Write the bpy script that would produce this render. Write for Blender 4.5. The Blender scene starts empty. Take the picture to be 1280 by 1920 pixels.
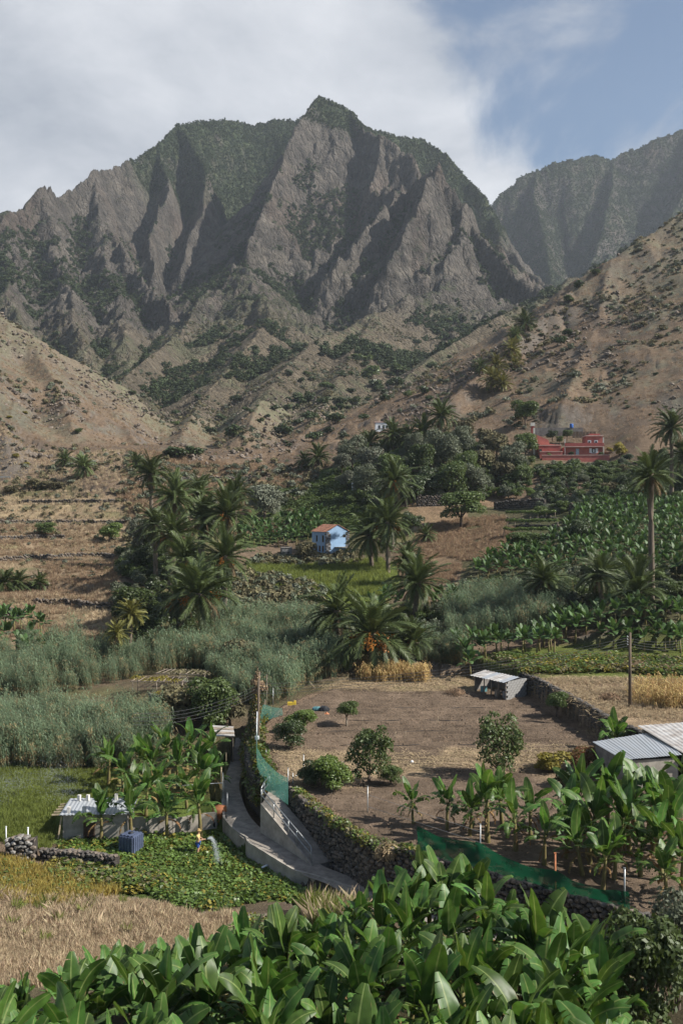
import bpy, bmesh, math, random
import numpy as np
from mathutils import Vector, Matrix, Euler
R = math.radians
random.seed(7)
rng = np.random.default_rng(7)
scene = bpy.context.scene
col = scene.collection

# ------------------------------------------------------------------ camera, sky, sun, exposure
F = 1920 / 36 * 35                      # focal length in photo pixels; photo is 1280 x 1920
cam_d = bpy.data.cameras.new('camera')
cam = bpy.data.objects.new('camera', cam_d)
col.objects.link(cam)
cam_d.sensor_fit = 'VERTICAL'; cam_d.sensor_height = 36; cam_d.sensor_width = 24; cam_d.lens = 35
cam_d.clip_end = 20000; cam_d.clip_start = 0.5
cam.location = (0, 0, 0); cam.rotation_euler = (R(90), 0, 0)
scene.camera = cam

HAZE = 0.00008
SUN_AZ = R(102)      # clockwise from +Y (view direction) towards +X
SUN_EL = R(39)
world = bpy.data.worlds.new('World'); scene.world = world; world.use_nodes = True
wn, wl = world.node_tree.nodes, world.node_tree.links
wn.clear()
def wnode(t, **kw):
    n = wn.new(t)
    for k, v in kw.items(): setattr(n, k, v)
    return n
w_out = wnode('ShaderNodeOutputWorld'); w_bg = wnode('ShaderNodeBackground')
w_bg.inputs['Strength'].default_value = 0.062
sky = wnode('ShaderNodeTexSky', sky_type='NISHITA', sun_disc=False, sun_elevation=SUN_EL, sun_rotation=SUN_AZ,
            air_density=1.0, dust_density=0.5, ozone_density=1.0)
# a real cloud deck: direction projected on a plane overhead, noise for the clouds
w_tc = wnode('ShaderNodeTexCoord'); w_sep = wnode('ShaderNodeSeparateXYZ')
wl.new(w_tc.outputs['Generated'], w_sep.inputs[0])
w_z = wnode('ShaderNodeMath', operation='MAXIMUM'); wl.new(w_sep.outputs['Z'], w_z.inputs[0]); w_z.inputs[1].default_value = 0.0
w_za = wnode('ShaderNodeMath', operation='ADD'); wl.new(w_z.outputs[0], w_za.inputs[0]); w_za.inputs[1].default_value = 0.22
w_dx = wnode('ShaderNodeMath', operation='DIVIDE'); wl.new(w_sep.outputs['X'], w_dx.inputs[0]); wl.new(w_za.outputs[0], w_dx.inputs[1])
w_dy = wnode('ShaderNodeMath', operation='DIVIDE'); wl.new(w_sep.outputs['Y'], w_dy.inputs[0]); wl.new(w_za.outputs[0], w_dy.inputs[1])
w_cmb = wnode('ShaderNodeCombineXYZ'); wl.new(w_dx.outputs[0], w_cmb.inputs[0]); wl.new(w_dy.outputs[0], w_cmb.inputs[1])
w_map = wnode('ShaderNodeMapping'); wl.new(w_cmb.outputs[0], w_map.inputs[0])
w_map.inputs['Location'].default_value = (4.9, 12.6, 0.0)
w_map.inputs['Scale'].default_value = (1.0, 1.0, 1.0)
w_n1 = wnode('ShaderNodeTexNoise'); w_n1.inputs['Scale'].default_value = 2.1; w_n1.inputs['Detail'].default_value = 9
w_n1.inputs['Roughness'].default_value = 0.56; w_n1.inputs['Distortion'].default_value = 0.6
wl.new(w_map.outputs[0], w_n1.inputs['Vector'])
# the cloud bank thins out towards the sun's side of the valley
w_cl = wnode('ShaderNodeMath', operation='MAXIMUM'); wl.new(w_dx.outputs[0], w_cl.inputs[0]); w_cl.inputs[1].default_value = -0.2
w_thin = wnode('ShaderNodeMath', operation='MULTIPLY_ADD'); wl.new(w_cl.outputs[0], w_thin.inputs[0])
w_thin.inputs[1].default_value = -0.43; wl.new(w_n1.outputs['Fac'], w_thin.inputs[2])
w_fwd = wnode('ShaderNodeMath', operation='MULTIPLY_ADD'); wl.new(w_dy.outputs[0], w_fwd.inputs[0]); w_fwd.inputs[1].default_value = 0.20   # the bank hangs over the mountains
w_off = wnode('ShaderNodeMath', operation='SUBTRACT'); wl.new(w_thin.outputs[0], w_off.inputs[0]); w_off.inputs[1].default_value = 0.235; wl.new(w_off.outputs[0], w_fwd.inputs[2])
w_cov = wnode('ShaderNodeMapRange'); wl.new(w_fwd.outputs[0], w_cov.inputs['Value'])
w_cov.inputs['From Min'].default_value = 0.31; w_cov.inputs['From Max'].default_value = 0.50
w_cov.interpolation_type = 'SMOOTHSTEP'
w_n2 = wnode('ShaderNodeTexNoise'); w_n2.inputs['Scale'].default_value = 1.9; w_n2.inputs['Detail'].default_value = 9
w_n2.inputs['Roughness'].default_value = 0.6; w_n2.inputs['Distortion'].default_value = 0.2
wl.new(w_map.outputs[0], w_n2.inputs['Vector'])
w_ccol = wnode('ShaderNodeValToRGB'); wl.new(w_n2.outputs['Fac'], w_ccol.inputs['Fac'])
w_ccol.color_ramp.elements[0].position = 0.36; w_ccol.color_ramp.elements[0].color = (3.6, 3.9, 4.45, 1)
w_ccol.color_ramp.elements[1].position = 0.66; w_ccol.color_ramp.elements[1].color = (7.1, 7.25, 7.6, 1)
w_mix = wnode('ShaderNodeMix', data_type='RGBA')
w_cf = wnode('ShaderNodeMath', operation='MULTIPLY'); wl.new(w_cov.outputs[0], w_cf.inputs[0]); w_cf.inputs[1].default_value = 0.93
wl.new(w_cf.outputs[0], w_mix.inputs['Factor']); wl.new(sky.outputs[0], w_mix.inputs['A']); wl.new(w_ccol.outputs[0], w_mix.inputs['B'])
wl.new(w_mix.outputs['Result'], w_bg.inputs['Color']); wl.new(w_bg.outputs[0], w_out.inputs['Surface'])

sun_d = bpy.data.lights.new('sun', 'SUN'); sun_d.energy = 5.0; sun_d.angle = R(0.55); sun_d.color = (1.0, 0.95, 0.87)
sun = bpy.data.objects.new('sun', sun_d); col.objects.link(sun)
to_sun = Vector((math.sin(SUN_AZ) * math.cos(SUN_EL), math.cos(SUN_AZ) * math.cos(SUN_EL), math.sin(SUN_EL)))
sun.rotation_euler = to_sun.to_track_quat('Z', 'Y').to_euler()

scene.view_settings.view_transform = 'Standard'; scene.view_settings.look = 'None'
scene.view_settings.exposure = 0.85; scene.view_settings.gamma = 1.0; scene.view_settings.use_curve_mapping = False
scene.render.engine = 'CYCLES'
cy = scene.cycles
cy.use_denoising = True; cy.denoiser = 'OPENIMAGEDENOISE'
cy.max_bounces = 5; cy.diffuse_bounces = 2; cy.glossy_bounces = 2; cy.transmission_bounces = 3
cy.volume_bounces = 1; cy.transparent_max_bounces = 8; cy.use_fast_gi = False
cy.sample_clamp_indirect = 6

# ------------------------------------------------------------------ numeric helpers
def P(px, py, Y):
    """world point seen at photo pixel (px, py) at distance Y"""
    return Vector(((px - 640) / F * Y, Y, (960 - py) / F * Y))

def _hash(ix, iy, seed):
    h = (ix.astype(np.int64) * 374761393 + iy.astype(np.int64) * 668265263 + seed * 1442695041) & 0xffffffff
    h = ((h ^ (h >> 13)) * 1274126177) & 0xffffffff
    return ((h ^ (h >> 16)) & 0xffffff) / float(0xffffff)

def vnoise(x, y, seed=0):
    x = np.asarray(x, float); y = np.asarray(y, float)
    ix = np.floor(x); iy = np.floor(y); fx = x - ix; fy = y - iy
    ix = ix.astype(np.int64); iy = iy.astype(np.int64)
    ux = fx * fx * fx * (fx * (fx * 6 - 15) + 10); uy = fy * fy * fy * (fy * (fy * 6 - 15) + 10)
    a = _hash(ix, iy, seed); b = _hash(ix + 1, iy, seed); c = _hash(ix, iy + 1, seed); d = _hash(ix + 1, iy + 1, seed)
    return (a * (1 - ux) + b * ux) * (1 - uy) + (c * (1 - ux) + d * ux) * uy * 1.0

def fbm(x, y, oct=4, seed=0, gain=0.5):
    s = 0; a = 1; t = 0
    for k in range(oct):
        s = s + a * vnoise(x * 2 ** k + 17.3 * k, y * 2 ** k - 9.1 * k, seed + k); t += a; a *= gain
    return s / t * 2 - 1           # -1..1

def ridged(x, y, oct=3, seed=0, gain=0.5):
    s = 0; a = 1; t = 0
    for k in range(oct):
        n = 1 - np.abs(vnoise(x * 2 ** k + 5.7 * k, y * 2 ** k + 3.3 * k, seed + 31 * k) * 2 - 1)
        s = s + a * n * n; t += a; a *= gain
    return s / t                   # 0..1

def worley(x, y, seed=0):
    """distances to the nearest and second nearest scattered point, and a random value per cell"""
    ix = np.floor(x).astype(np.int64); iy = np.floor(y).astype(np.int64)
    f1 = np.full(np.shape(x), 9.); f2 = np.full(np.shape(x), 9.); c = np.zeros(np.shape(x))
    for a in (-1, 0, 1):
        for b in (-1, 0, 1):
            jx, jy = ix + a, iy + b
            d = np.hypot(jx + _hash(jx, jy, seed) - x, jy + _hash(jx, jy, seed + 1) - y)
            m = d < f1; f2 = np.where(m, f1, np.minimum(f2, d)); c = np.where(m, _hash(jx, jy, seed + 2), c); f1 = np.where(m, d, f1)
    return f1, f2, c
def sstep(a, b, x):
    t = np.clip((x - a) / (b - a), 0, 1)
    return t * t * (3 - 2 * t)

def in_poly(X, Y, poly):
    ins = np.zeros(np.shape(X), bool); n = len(poly)
    for i in range(n):
        x1, y1 = poly[i]; x2, y2 = poly[(i + 1) % n]
        c = ((y1 > Y) != (y2 > Y)) & (X < (x2 - x1) * (Y - y1) / ((y2 - y1) if y2 != y1 else 1e-9) + x1)
        ins ^= c
    return ins

def dist_line(X, Y, pts):
    """distance to a polyline, fraction along it, signed side of the nearest segment"""
    best = np.full(np.shape(X), 1e9); arc = np.zeros(np.shape(X)); s0 = 0
    for (x1, y1), (x2, y2) in zip(pts[:-1], pts[1:]):
        dx, dy = x2 - x1, y2 - y1; L = math.hypot(dx, dy)
        t = np.clip(((X - x1) * dx + (Y - y1) * dy) / (L * L), 0, 1)
        d = np.hypot(X - x1 - t * dx, Y - y1 - t * dy)
        m = d < best; best = np.where(m, d, best); arc = np.where(m, s0 + t * L, arc); s0 += L
    return best, arc
# ------------------------------------------------------------------ terrain
def XY(px, py, z):
    """ground point (x, y) seen at pixel (px, py) when it lies at height z (below or above the camera)"""
    Y = z * F / (960 - py)
    return ((px - 640) / F * Y, Y)

# points on the valley floor: (photo x, photo y, height)
FLOOR = [
 (0,1830,-21.8),(50,1830,-21.9),(150,1750,-22.3),(-200,1750,-22),(300,1720,-22.5),(470,1720,-22.5),(400,1680,-22.8),
 (80,1660,-22.6),(371,1607,-22.5),(480,1620,-22.5),(620,1680,-22.2),(75,1612,-22.3),(200,1585,-22.3),(-150,1600,-22),
 (800,1740,-21.9),(980,1790,-21.8),(1140,1900,-21.5),(1300,1850,-20.9),(1500,1850,-20.5),
 (60,1520,-21.2),(0,1480,-20.9),(100,1450,-20.7),(-200,1450,-20.5),(330,1490,-21.3),(380,1440,-20.8),
 (250,1420,-20.3),(100,1400,-20.2),(430,1400,-20.4),(380,1345,-19.2),(330,1300,-18),(150,1320,-18.8),(0,1330,-19.0),(-200,1320,-18.6),
 (500,1300,-18.3),(450,1250,-17.6),(200,1230,-17.3),(600,1220,-16.8),(300,1200,-16.2),
 (40,1220,-16.4),(100,1190,-15.5),(100,1130,-13),(100,1060,-9),(100,1000,-4.5),(100,960,-0.01),(-150,1000,-4),(-150,1100,-11),
 (100,935,3.1),(60,893,9.2),(-100,890,10),(220,900,7.6),(230,1000,-4.5),(230,1100,-11.0),
 (380,1150,-14.2),(380,1060,-9.3),(380,990,-3.2),(380,930,3.8),
 (560,1080,-10.5),(600,1130,-13),(620,1037,-7.8),(480,1010,-5.5),(500,1160,-14.4),(560,958,0.25),(560,900,8),(420,880,11.4),(330,870,13),
 (500,830,22),(300,850,16.5),(700,1000,-4.2),(720,1060,-9.2),(690,1255,-16.6),(780,1175,-14.2),
 (850,1080,-10),(870,1010,-5),(930,952,0.9),(950,1000,-3.8),(1050,1060,-8),(1150,1080,-8.8),(1150,1150,-12.2),(1150,1210,-14.2),(1150,1000,-3.5),
 (1150,952,0.8),(1290,1000,-3.5),(1290,1150,-12),(1480,1000,-3.3),(1480,1150,-12),(1480,1250,-15.5),
 (1070,880,9.7),(1070,862,12.5),(1010,862,12.5),(1140,862,12.5),(1070,800,22.0),(850,880,10),(790,805,24),(1200,810,19.5),(1300,870,11),(1480,860,13),(1000,1240,-16.2),(900,1176,-14.5),(700,860,13.5),(640,880,10.6),
 (1200,1260,-16.0),(1290,1270,-16.0),(1480,1300,-16.5),
]
_c = np.array([(XY(a, b, c)[0], XY(a, b, c)[1], c) for a, b, c in FLOOR if abs(960 - b) > 3] +
              [((100 - 640) / F * 222, 222, 0.0)] +
              [((a - 640) / F * b, b, z) for a, b, z in ((690, 43, -20.0), (780, 43, -19.5), (870, 43, -19.4), (950, 42, -19.7), (700, 37, -19.9), (850, 37, -19.5), (960, 37, -19.8))] +
              [(x * y / 40., y, z) for y, z in ((9, -13.5), (16, -15.8), (24, -18.0), (32, -20.0)) for x in (-28, -14, 0, 14, 28)] +
              [((px - 640) / F * 42., 42., z) for px, z in ((100, -21.7), (350, -21.6), (560, -21.4))])
def _uv(X, Y): return np.stack([X / Y * F / 170., np.log(Y) * 5.5], -1)
_cu = _uv(_c[:, 0], _c[:, 1])
def _k(r): return r * r * np.log(r + 1e-9)
_A = _k(np.linalg.norm(_cu[:, None] - _cu[None], axis=-1)) + 0.02 * np.eye(len(_cu))
_Q = np.concatenate([np.ones((len(_cu), 1)), _cu], 1)
_M = np.block([[_A, _Q], [_Q.T, np.zeros((3, 3))]])
_w = np.linalg.solve(_M, np.concatenate([_c[:, 2], np.zeros(3)]))
def floor_z(X, Y):
    sh = np.shape(X); X = np.ravel(X); Y = np.ravel(Y); out = np.empty(len(X))
    for i in range(0, len(X), 60000):
        q = _uv(X[i:i + 60000], Y[i:i + 60000])
        r = np.linalg.norm(q[:, None] - _cu[None], axis=-1)
        out[i:i + 60000] = _k(r) @ _w[:-3] + _w[-3] + q @ _w[-2:]
    return out.reshape(sh)

# ridges: lists of (photo x, photo y, distance); k1/d1/k2: upper slope, its reach, lower slope; fl: depth of the gullies
RIDGES = [
 # the right-hand dry hill
 dict(p=[(1600,230,470),(1420,320,450),(1280,392,425),(1215,440,412),(1150,487,400),(1085,530,385),(1030,575,370),(960,640,345),(870,725,310),(800,780,285),(750,800,270)], k1=.80, d1=60, k2=.50, fl=3.0, lam=22),
 dict(p=[(1600,420,380),(1420,560,350),(1300,660,320),(1220,740,285),(1190,790,250)], k1=.62, d1=50, k2=.45, fl=2.4, lam=18),
 dict(p=[(1150,487,400),(1120,600,350),(1080,700,300),(1050,770,255)], k1=.55, d1=40, k2=.5, fl=2.4, lam=16),
 # the left dry hill
 dict(p=[(-260,430,440),(-100,520,430),(0,590,420),(60,642,412),(130,700,396),(185,748,375),(235,795,345),(262,835,315)], k1=.75, d1=60, k2=.6, fl=3, lam=20),
 dict(p=[(-100,520,430),(-60,640,360),(-20,740,300),(20,830,262)], k1=.6, d1=40, k2=.5, fl=2.5, lam=16),
 dict(p=[(60,642,412),(110,730,345),(140,800,300)], k1=.6, d1=40, k2=.5, fl=2.5, lam=16),
 # low spurs in the middle
 dict(p=[(1180,470,830),(1040,540,740),(960,582,670),(900,612,620),(850,640,580),(800,672,540),(760,706,490),(720,745,430),(690,790,370),(660,830,310)], k1=.62, d1=60, k2=.5, fl=3.5, lam=22),
 dict(p=[(880,520,930),(780,556,850),(700,590,770),(620,622,680),(570,655,610),(520,705,530),(490,755,450),(460,812,370)], k1=.60, d1=60, k2=.48, fl=3.5, lam=22),
 dict(p=[(700,590,770),(665,640,650),(640,690,560),(615,740,480),(590,790,400),(560,830,330)], k1=.5, d1=50, k2=.45, fl=3, lam=18),
 # the middle spur falling from the peak
 dict(p=[(604,172,1250),(585,198,1228),(560,232,1200),(540,280,1165),(525,330,1120),(505,375,1075),(480,425,1030),(450,485,960),(410,530,900)], k1=2.1, d1=95, k2=1.0, fl=11, lam=62, ks=(1.7,.88)),
 dict(p=[(410,530,900),(360,570,850),(345,600,800),(320,640,720),(285,665,660),(245,700,600),(215,740,530),(205,775,450),(230,810,370)], k1=.8, d1=60, k2=.6, fl=5, lam=24),
 dict(p=[(450,485,960),(490,540,860),(500,590,770),(470,645,670),(400,720,560),(370,770,470),(340,820,370)], k1=.6, d1=60, k2=.5, fl=5, lam=24),
# dict(p=[(540,280,1165),(560,360,1110),(555,440,1040),(540,510,960),(530,570,880)], k1=1.46, d1=50, k2=1.04, fl=9, lam=26),
 # skyline to the right of the peak
 dict(p=[(604,172,1250),(628,182,1252),(655,201,1265),(700,238,1330),(745,252,1360),(795,258,1370),(840,289,1350),(880,334,1330),(912,364,1310),(932,398,1290),(945,450,1240),(985,500,1160),(1040,550,1060)], k1=1.68, d1=90, k2=0.99, fl=11, lam=64),
 dict(p=[(655,203,1265),(690,240,1215),(712,247,1190),(714,290,1165),(700,335,1140),(690,380,1110),(665,430,1060)], k1=2.35, d1=60, k2=1.04, fl=11, lam=28),
 dict(p=[(712,247,1190),(770,285,1160),(790,320,1140)], k1=2.35, d1=60, k2=1.04, fl=10, lam=28),
 # the rock horn in front, right of the gully
 dict(p=[(690,350,1130),(745,345,1080),(785,325,1050),(805,305,1030),(830,340,1020),(865,385,1005),(900,430,985),(940,480,960),(985,520,930),(1030,548,900),(1075,575,860)], k1=2.24, d1=55, k2=0.94, fl=12, lam=30),
 dict(p=[(805,305,1030),(790,360,990),(775,420,950),(755,460,925),(735,500,895)], k1=1.68, d1=40, k2=0.94, fl=10, lam=26),
 dict(p=[(865,385,1005),(860,440,960),(852,485,920)], k1=1.57, d1=40, k2=0.89, fl=9, lam=26),
 dict(p=[(745,345,1080),(700,400,1030),(662,446,985),(640,490,940)], k1=1.46, d1=40, k2=0.94, fl=9, lam=26),
 # the long back ridge on the left
 dict(p=[(-260,330,1000),(-120,400,1020),(-40,390,1040),(10,386,1050),(45,386,1070),(60,365,1090),(85,350,1110),(125,353,1140),(160,335,1170),(188,318,1200),(215,310,1230),(250,293,1270),(290,262,1320),(335,232,1370),(370,226,1400),(440,222,1450),(470,232,1455),(515,226,1460),(570,222,1460),(640,235,1500)], k1=1.90, d1=120, k2=0.94, fl=14, lam=60),
 dict(p=[(85,356,1110),(95,440,1050),(105,490,990),(120,530,920),(140,590,820),(160,640,720)], k1=1.12, d1=45, k2=0.89, fl=10, lam=28),
 dict(p=[(10,386,1050),(0,450,980),(10,520,900),(40,590,790),(80,640,690)], k1=1.01, d1=45, k2=0.84, fl=9, lam=28),
 dict(p=[(188,330,1200),(195,405,1120),(225,458,1060),(262,505,1000),(300,540,930),(320,575,880)], k1=1.46, d1=50, k2=0.94, fl=10, lam=28),
 dict(p=[(195,405,1120),(190,465,1040),(205,520,950),(225,580,860),(230,640,740)], k1=1.01, d1=45, k2=0.89, fl=9, lam=28),
 dict(p=[(290,268,1320),(318,352,1230),(310,405,1180),(290,450,1120),(300,500,1060)], k1=2.24, d1=60, k2=1.04, fl=11, lam=28),
 dict(p=[(335,231,1370),(385,305,1290),(395,350,1250),(375,420,1180),(345,500,1090)], k1=2.24, d1=60, k2=1.04, fl=11, lam=28),
 # the mountain far right
 dict(p=[(820,500,1800),(880,440,1820),(930,370,1850),(960,345,1860),(1005,313,1880),(1060,296,1890),(1105,288,1900),(1150,292,1910),(1190,275,1920),(1245,254,1940),(1285,238,1950),(1400,200,1980),(1560,210,2000)], k1=1.68, d1=130, k2=1.04, fl=18, lam=55),
 dict(p=[(1150,292,1910),(1148,340,1840),(1135,400,1760),(1120,470,1660),(1090,530,1540)], k1=1.79, d1=90, k2=1.04, fl=15, lam=45),
 dict(p=[(1005,313,1880),(1000,380,1790),(1015,440,1700),(1030,510,1560),(1045,560,1440)], k1=1.79, d1=80, k2=1.04, fl=15, lam=45),
 dict(p=[(1285,238,1950),(1290,330,1820),(1260,400,1720),(1240,480,1600)], k1=1.68, d1=90, k2=1.04, fl=15, lam=45),
]
def ridge_z(X, Y):
    far = sstep(640, 900, Y)
    wx = fbm(X / 130, Y / 130, 3, 11) * (2 + 9 * far) + fbm(X / 38, Y / 38, 3, 14) * (1 + 3.5 * far)
    wy = fbm(X / 130 + 40, Y / 130 - 7, 3, 12) * (2 + 9 * far) + fbm(X / 38 + 3, Y / 38 + 9, 3, 15) * (1 + 3.5 * far)
    Xw, Yw = X + wx, Y + wy
    best = np.full(X.shape, -1e9)
    for ri, r in enumerate(RIDGES):
        pts = np.array([P(*q) for q in r['p']]); s0 = ri * 977.0
        best_r = np.full(X.shape, -1e9); s_r = np.zeros(X.shape); d_r = np.full(X.shape, 1e9)
        reach = 60 + (pts[:, 2].max() + 40) / max(r['k2'], .3)
        bx = (X > pts[:, 0].min() - reach) & (X < pts[:, 0].max() + reach) & (Y > pts[:, 1].min() - reach) & (Y < pts[:, 1].max() + reach)
        if not bx.any(): continue
        Xb, Yb = Xw[bx], Yw[bx]
        zb = np.full(Xb.shape, -1e9); sb = np.zeros(Xb.shape); db = np.zeros(Xb.shape)
        for a, b in zip(pts[:-1], pts[1:]):
            dx, dy = b[0] - a[0], b[1] - a[1]; L = math.hypot(dx, dy) + 1e-6
            t = np.clip(((Xb - a[0]) * dx + (Yb - a[1]) * dy) / (L * L), 0, 1)
            d = np.hypot(Xb - a[0] - t * dx, Yb - a[1] - t * dy)
            if 'ks' in r: d = d * np.where(dx * (Yb - a[1]) - dy * (Xb - a[0]) < 0, r['ks'][0], r['ks'][1])
            h = a[2] + (b[2] - a[2]) * t - (r['k1'] * np.minimum(d, r['d1']) + r['k2'] * np.maximum(d - r['d1'], 0))
            m = h > zb; zb = np.where(m, h, zb); sb = np.where(m, s0 + t * L, sb); db = np.where(m, d, db); s0 += L
        fl = ridged(sb / r['lam'], db / (r['lam'] * 6), 3, 50 + ri) - .5
        zb = zb + r['fl'] * fl * sstep(0, r['lam'] * .8, db)
        cur = best[bx]
        # smooth union keeps the junctions from creasing like paper
        kk = 3.0
        m = np.maximum(cur, zb); dlt = np.abs(cur - zb)
        best[bx] = m + np.where(dlt < kk, (kk - dlt) ** 2 / (4 * kk), 0)
    rough = fbm(X / 22, Y / 22, 4, 21) * (1.2 + 2.5 * far) + (ridged(X / 64, Y / 64, 3, 33) - .5) * (1.0 + 6 * far)
    rough = rough + (ridged(X / 19, Y / 24, 3, 34) - .5) * (1.6 + 6.5 * far) + (ridged(X / 7.5, Y / 9, 2, 35) - .5) * (.7 + 2.4 * far)
    # jointed rock: blocks standing at different heights, cracks between them
    fm = far > 0
    xf, yf = X[fm] + 5 * fbm(X[fm] / 15, Y[fm] / 15, 2, 41), Y[fm] + 5 * fbm(X[fm] / 15, Y[fm] / 15, 2, 42)
    jr = np.zeros(X.shape); q = 0
    for lam, cr, bl in ((34, 5.5, 7.0), (14, 3.0, 4.2), (6.5, 1.2, 2.2)):
        f1, f2, c = worley(xf / lam, yf / (lam * 1.25), int(lam * 7))
        q = q + (c - .5) * bl - cr * (1 - np.clip((f2 - f1) / .2, 0, 1))
    jr[fm] = q
    rough = rough + jr * far * (.35 + .65 * sstep(-.35, .25, fbm(X / 90, Y / 90, 2, 44)))
    led = np.sin((best + fbm(X / 70, Y / 70, 2, 5) * 14) / 5.2) * 1.3 * far
    n3_ = fbm(X / 60, Y / 60, 4, 103)
    wood = np.maximum(sstep(455, 500, best + 40 * n3_), sstep(1235, 1290, Y + 40 * n3_) * sstep(300, 380, best + 60 * n3_)) * (Y < 1600)
    return best + (rough + led) * (1 - .7 * np.maximum(wood, .5 * sstep(1500, 1600, Y)))

# the cultivated field on its own terrace, and the higher terrace beyond its right wall
FIELD = [(-3.4,67.6),(-6.4,74.7),(-6.9,84),(-5.6,93),(-1.1,101.8),(3.5,107.7),(13.8,106.5),(17.4,99.5),(18.7,96),(21.8,79),(24.7,71.5),(33,60),(36,40),(22,42),(16.2,47.2),(14,48.5),(9.9,51.5),(4.3,55.7),(1.5,57.5)]
FIELD2 = [(17.4,99.5),(18.7,96),(21.8,79),(24.7,71.5),(33,60),(60,60),(60,112),(20,112),(14.2,107)]
GARDEN_TERR = [(-30,70.2),(-14.2,67.9),(-11.5,68.6),(-8.9,69.9),(-10.1,76),(-10.6,83),(-12,92),(-30,93),(-60,90),(-60,69.3)]
PATH = [(-8.75,88.5),(-8.6,85.2),(-8.5,81.8),(-8.45,76.5),(-7.95,72.8),(-7.07,68.8),(-5.7,65.6),(-3.7,63.0),(-1.8,60.3),(0,58.6),(2.2,55.4),(5.6,52.2),(9.2,48.6),(11.4,42.5),(13,34),(13,24)]
PATH_Z = [-20.1,-20.3,-20.6,-20.9,-21.05,-21.2,-21.35,-21.5,-21.7,-21.8,-21.9,-21.9,-21.8,-21.5,-20.3,-18]
_pl = np.array(PATH); _ps = np.concatenate([[0], np.cumsum(np.hypot(*np.diff(_pl, axis=0).T))])
def field_z(X, Y): return -19.55 + (Y - 55) * 0.04 + 0 * X
def path_z(arc): return np.interp(arc, _ps, PATH_Z)

TERR_LEFT = [(-120,118),(-38,118),(-36,135),(-37,160),(-42,185),(-46,215),(-52,240),(-120,240)]
def terr_smooth(X, Y, z):
    """stepped dry-stone terraces on the left flank"""
    st = 1.55
    q = z / st + fbm(X / 26, Y / 26, 2, 71) * .18
    fl = np.floor(q); fr = q - fl
    return (fl + .16 * fr + .84 * sstep(.78, .95, fr)) * st
def height_raw(X, Y):
    X = np.asarray(X, float); Y = np.asarray(Y, float)
    near = Y < 460
    zf = np.where(near, floor_z(X, np.minimum(Y, 330)), 0)
    zlow = np.interp(Y, [0, 250, 330, 460, 600, 900, 1400, 2400], [-30, -30, 10, 28, 48, 95, 120, 150])
    t = sstep(255, 330, Y)
    zv = zf * (1 - t) + np.minimum(zf, zlow) * t if near.any() else zlow
    zv = np.where(near, zv, zlow) * 1.0
    zv = np.where(Y > 300, np.where(near, zf * (1 - sstep(300, 330, Y)) + zlow * sstep(300, 330, Y), zlow), zf)
    zv = zv + fbm(X / 9, Y / 9, 3, 3) * .25 * sstep(100, 140, Y)
    zr = ridge_z(X, Y)
    w = sstep(215, 265, Y)
    zr = zr - (1 - w) * 60
    k = 4.0
    d = np.abs(zv - zr)
    z = np.maximum(zv, zr) + np.where(d < k, (k - d) ** 2 / (4 * k), 0)
    hl = sstep(235, 275, Y) * sstep(520, 460, Y); q = hl > 0
    if q.any():
        xq, yq = X[q] + 2 * fbm(X[q] / 8, Y[q] / 8, 2, 45), Y[q] + 2 * fbm(X[q] / 8, Y[q] / 8, 2, 46); aq = 0
        for lam, cr, bl in ((17, .9, 1.3), (6, .45, .7)):
            f1, f2, c = worley(xq / lam, yq / lam, int(lam * 9)); aq = aq + (c - .5) * bl - cr * (1 - np.clip((f2 - f1) / .18, 0, 1))
        z[q] = z[q] + aq * hl[q] * sstep(-.15, .35, fbm(X[q] / 45, Y[q] / 45, 3, 47))
    # terraces
    m = in_poly(X, Y, TERR_LEFT)
    z = np.where(m & (z < 6), terr_smooth(X, Y, z), z)
    # field terraces
    m2 = in_poly(X, Y, FIELD2); z = np.where(m2, field_z(X, Y) + 1.65 + (Y - 75) * .012, z)
    m1 = in_poly(X, Y, FIELD); z = np.where(m1, field_z(X, Y) + fbm(X / 5, Y / 5, 2, 4) * .06, z)
    mg = in_poly(X, Y, GARDEN_TERR); z = np.where(mg, np.maximum(z, -21.35 + (Y - 69) * .05), z)
    # path cut
    d0, a0 = dist_line(X, Y, PATH); z = np.where((Y > 55) & (Y < 71) & (np.abs(X) < 30) & ~m1 & (d0 < 3.2), np.minimum(z, path_z(a0) - .85), z)
    inreg = (Y < 110) & (np.abs(X) < 30) & ~m1 & ~m2
    d, a = dist_line(X, Y, PATH)
    pz = path_z(a)
    t = sstep(.72, .95, d)
    z = np.where(inreg & (d < .95), (pz - .05) * (1 - t) + np.minimum(z, pz + .6) * t, z)
    return z

U0, U1, NU = -330, 1610, 690
us = (np.linspace(U0, U1, NU) - 640) / F
v_near = np.exp(np.linspace(math.log(10), math.log(460), 620))
v_far = np.concatenate([np.linspace(462, 1520, 450), np.linspace(1525, 2150, 130)])
vs = np.concatenate([v_near, v_far])
GU, GY = np.meshgrid(us, vs)
GX = GU * GY
GZ = height_raw(GX, GY)
NV = len(vs)
def ground(X, Y):
    """terrain height by lookup in the built grid"""
    X = np.asarray(X, float); Y = np.asarray(Y, float)
    u = np.clip((X / Y - us[0]) / (us[1] - us[0]), 0, NU - 1.001)
    v = np.clip(np.interp(Y, vs, np.arange(NV)), 0, NV - 1.001)
    i = u.astype(int); j = v.astype(int); fu = u - i; fv = v - j
    return (GZ[j, i] * (1 - fu) + GZ[j, i + 1] * fu) * (1 - fv) + (GZ[j + 1, i] * (1 - fu) + GZ[j + 1, i + 1] * fu) * fv
_hor = np.maximum.accumulate(GZ / GY, axis=0)
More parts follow.
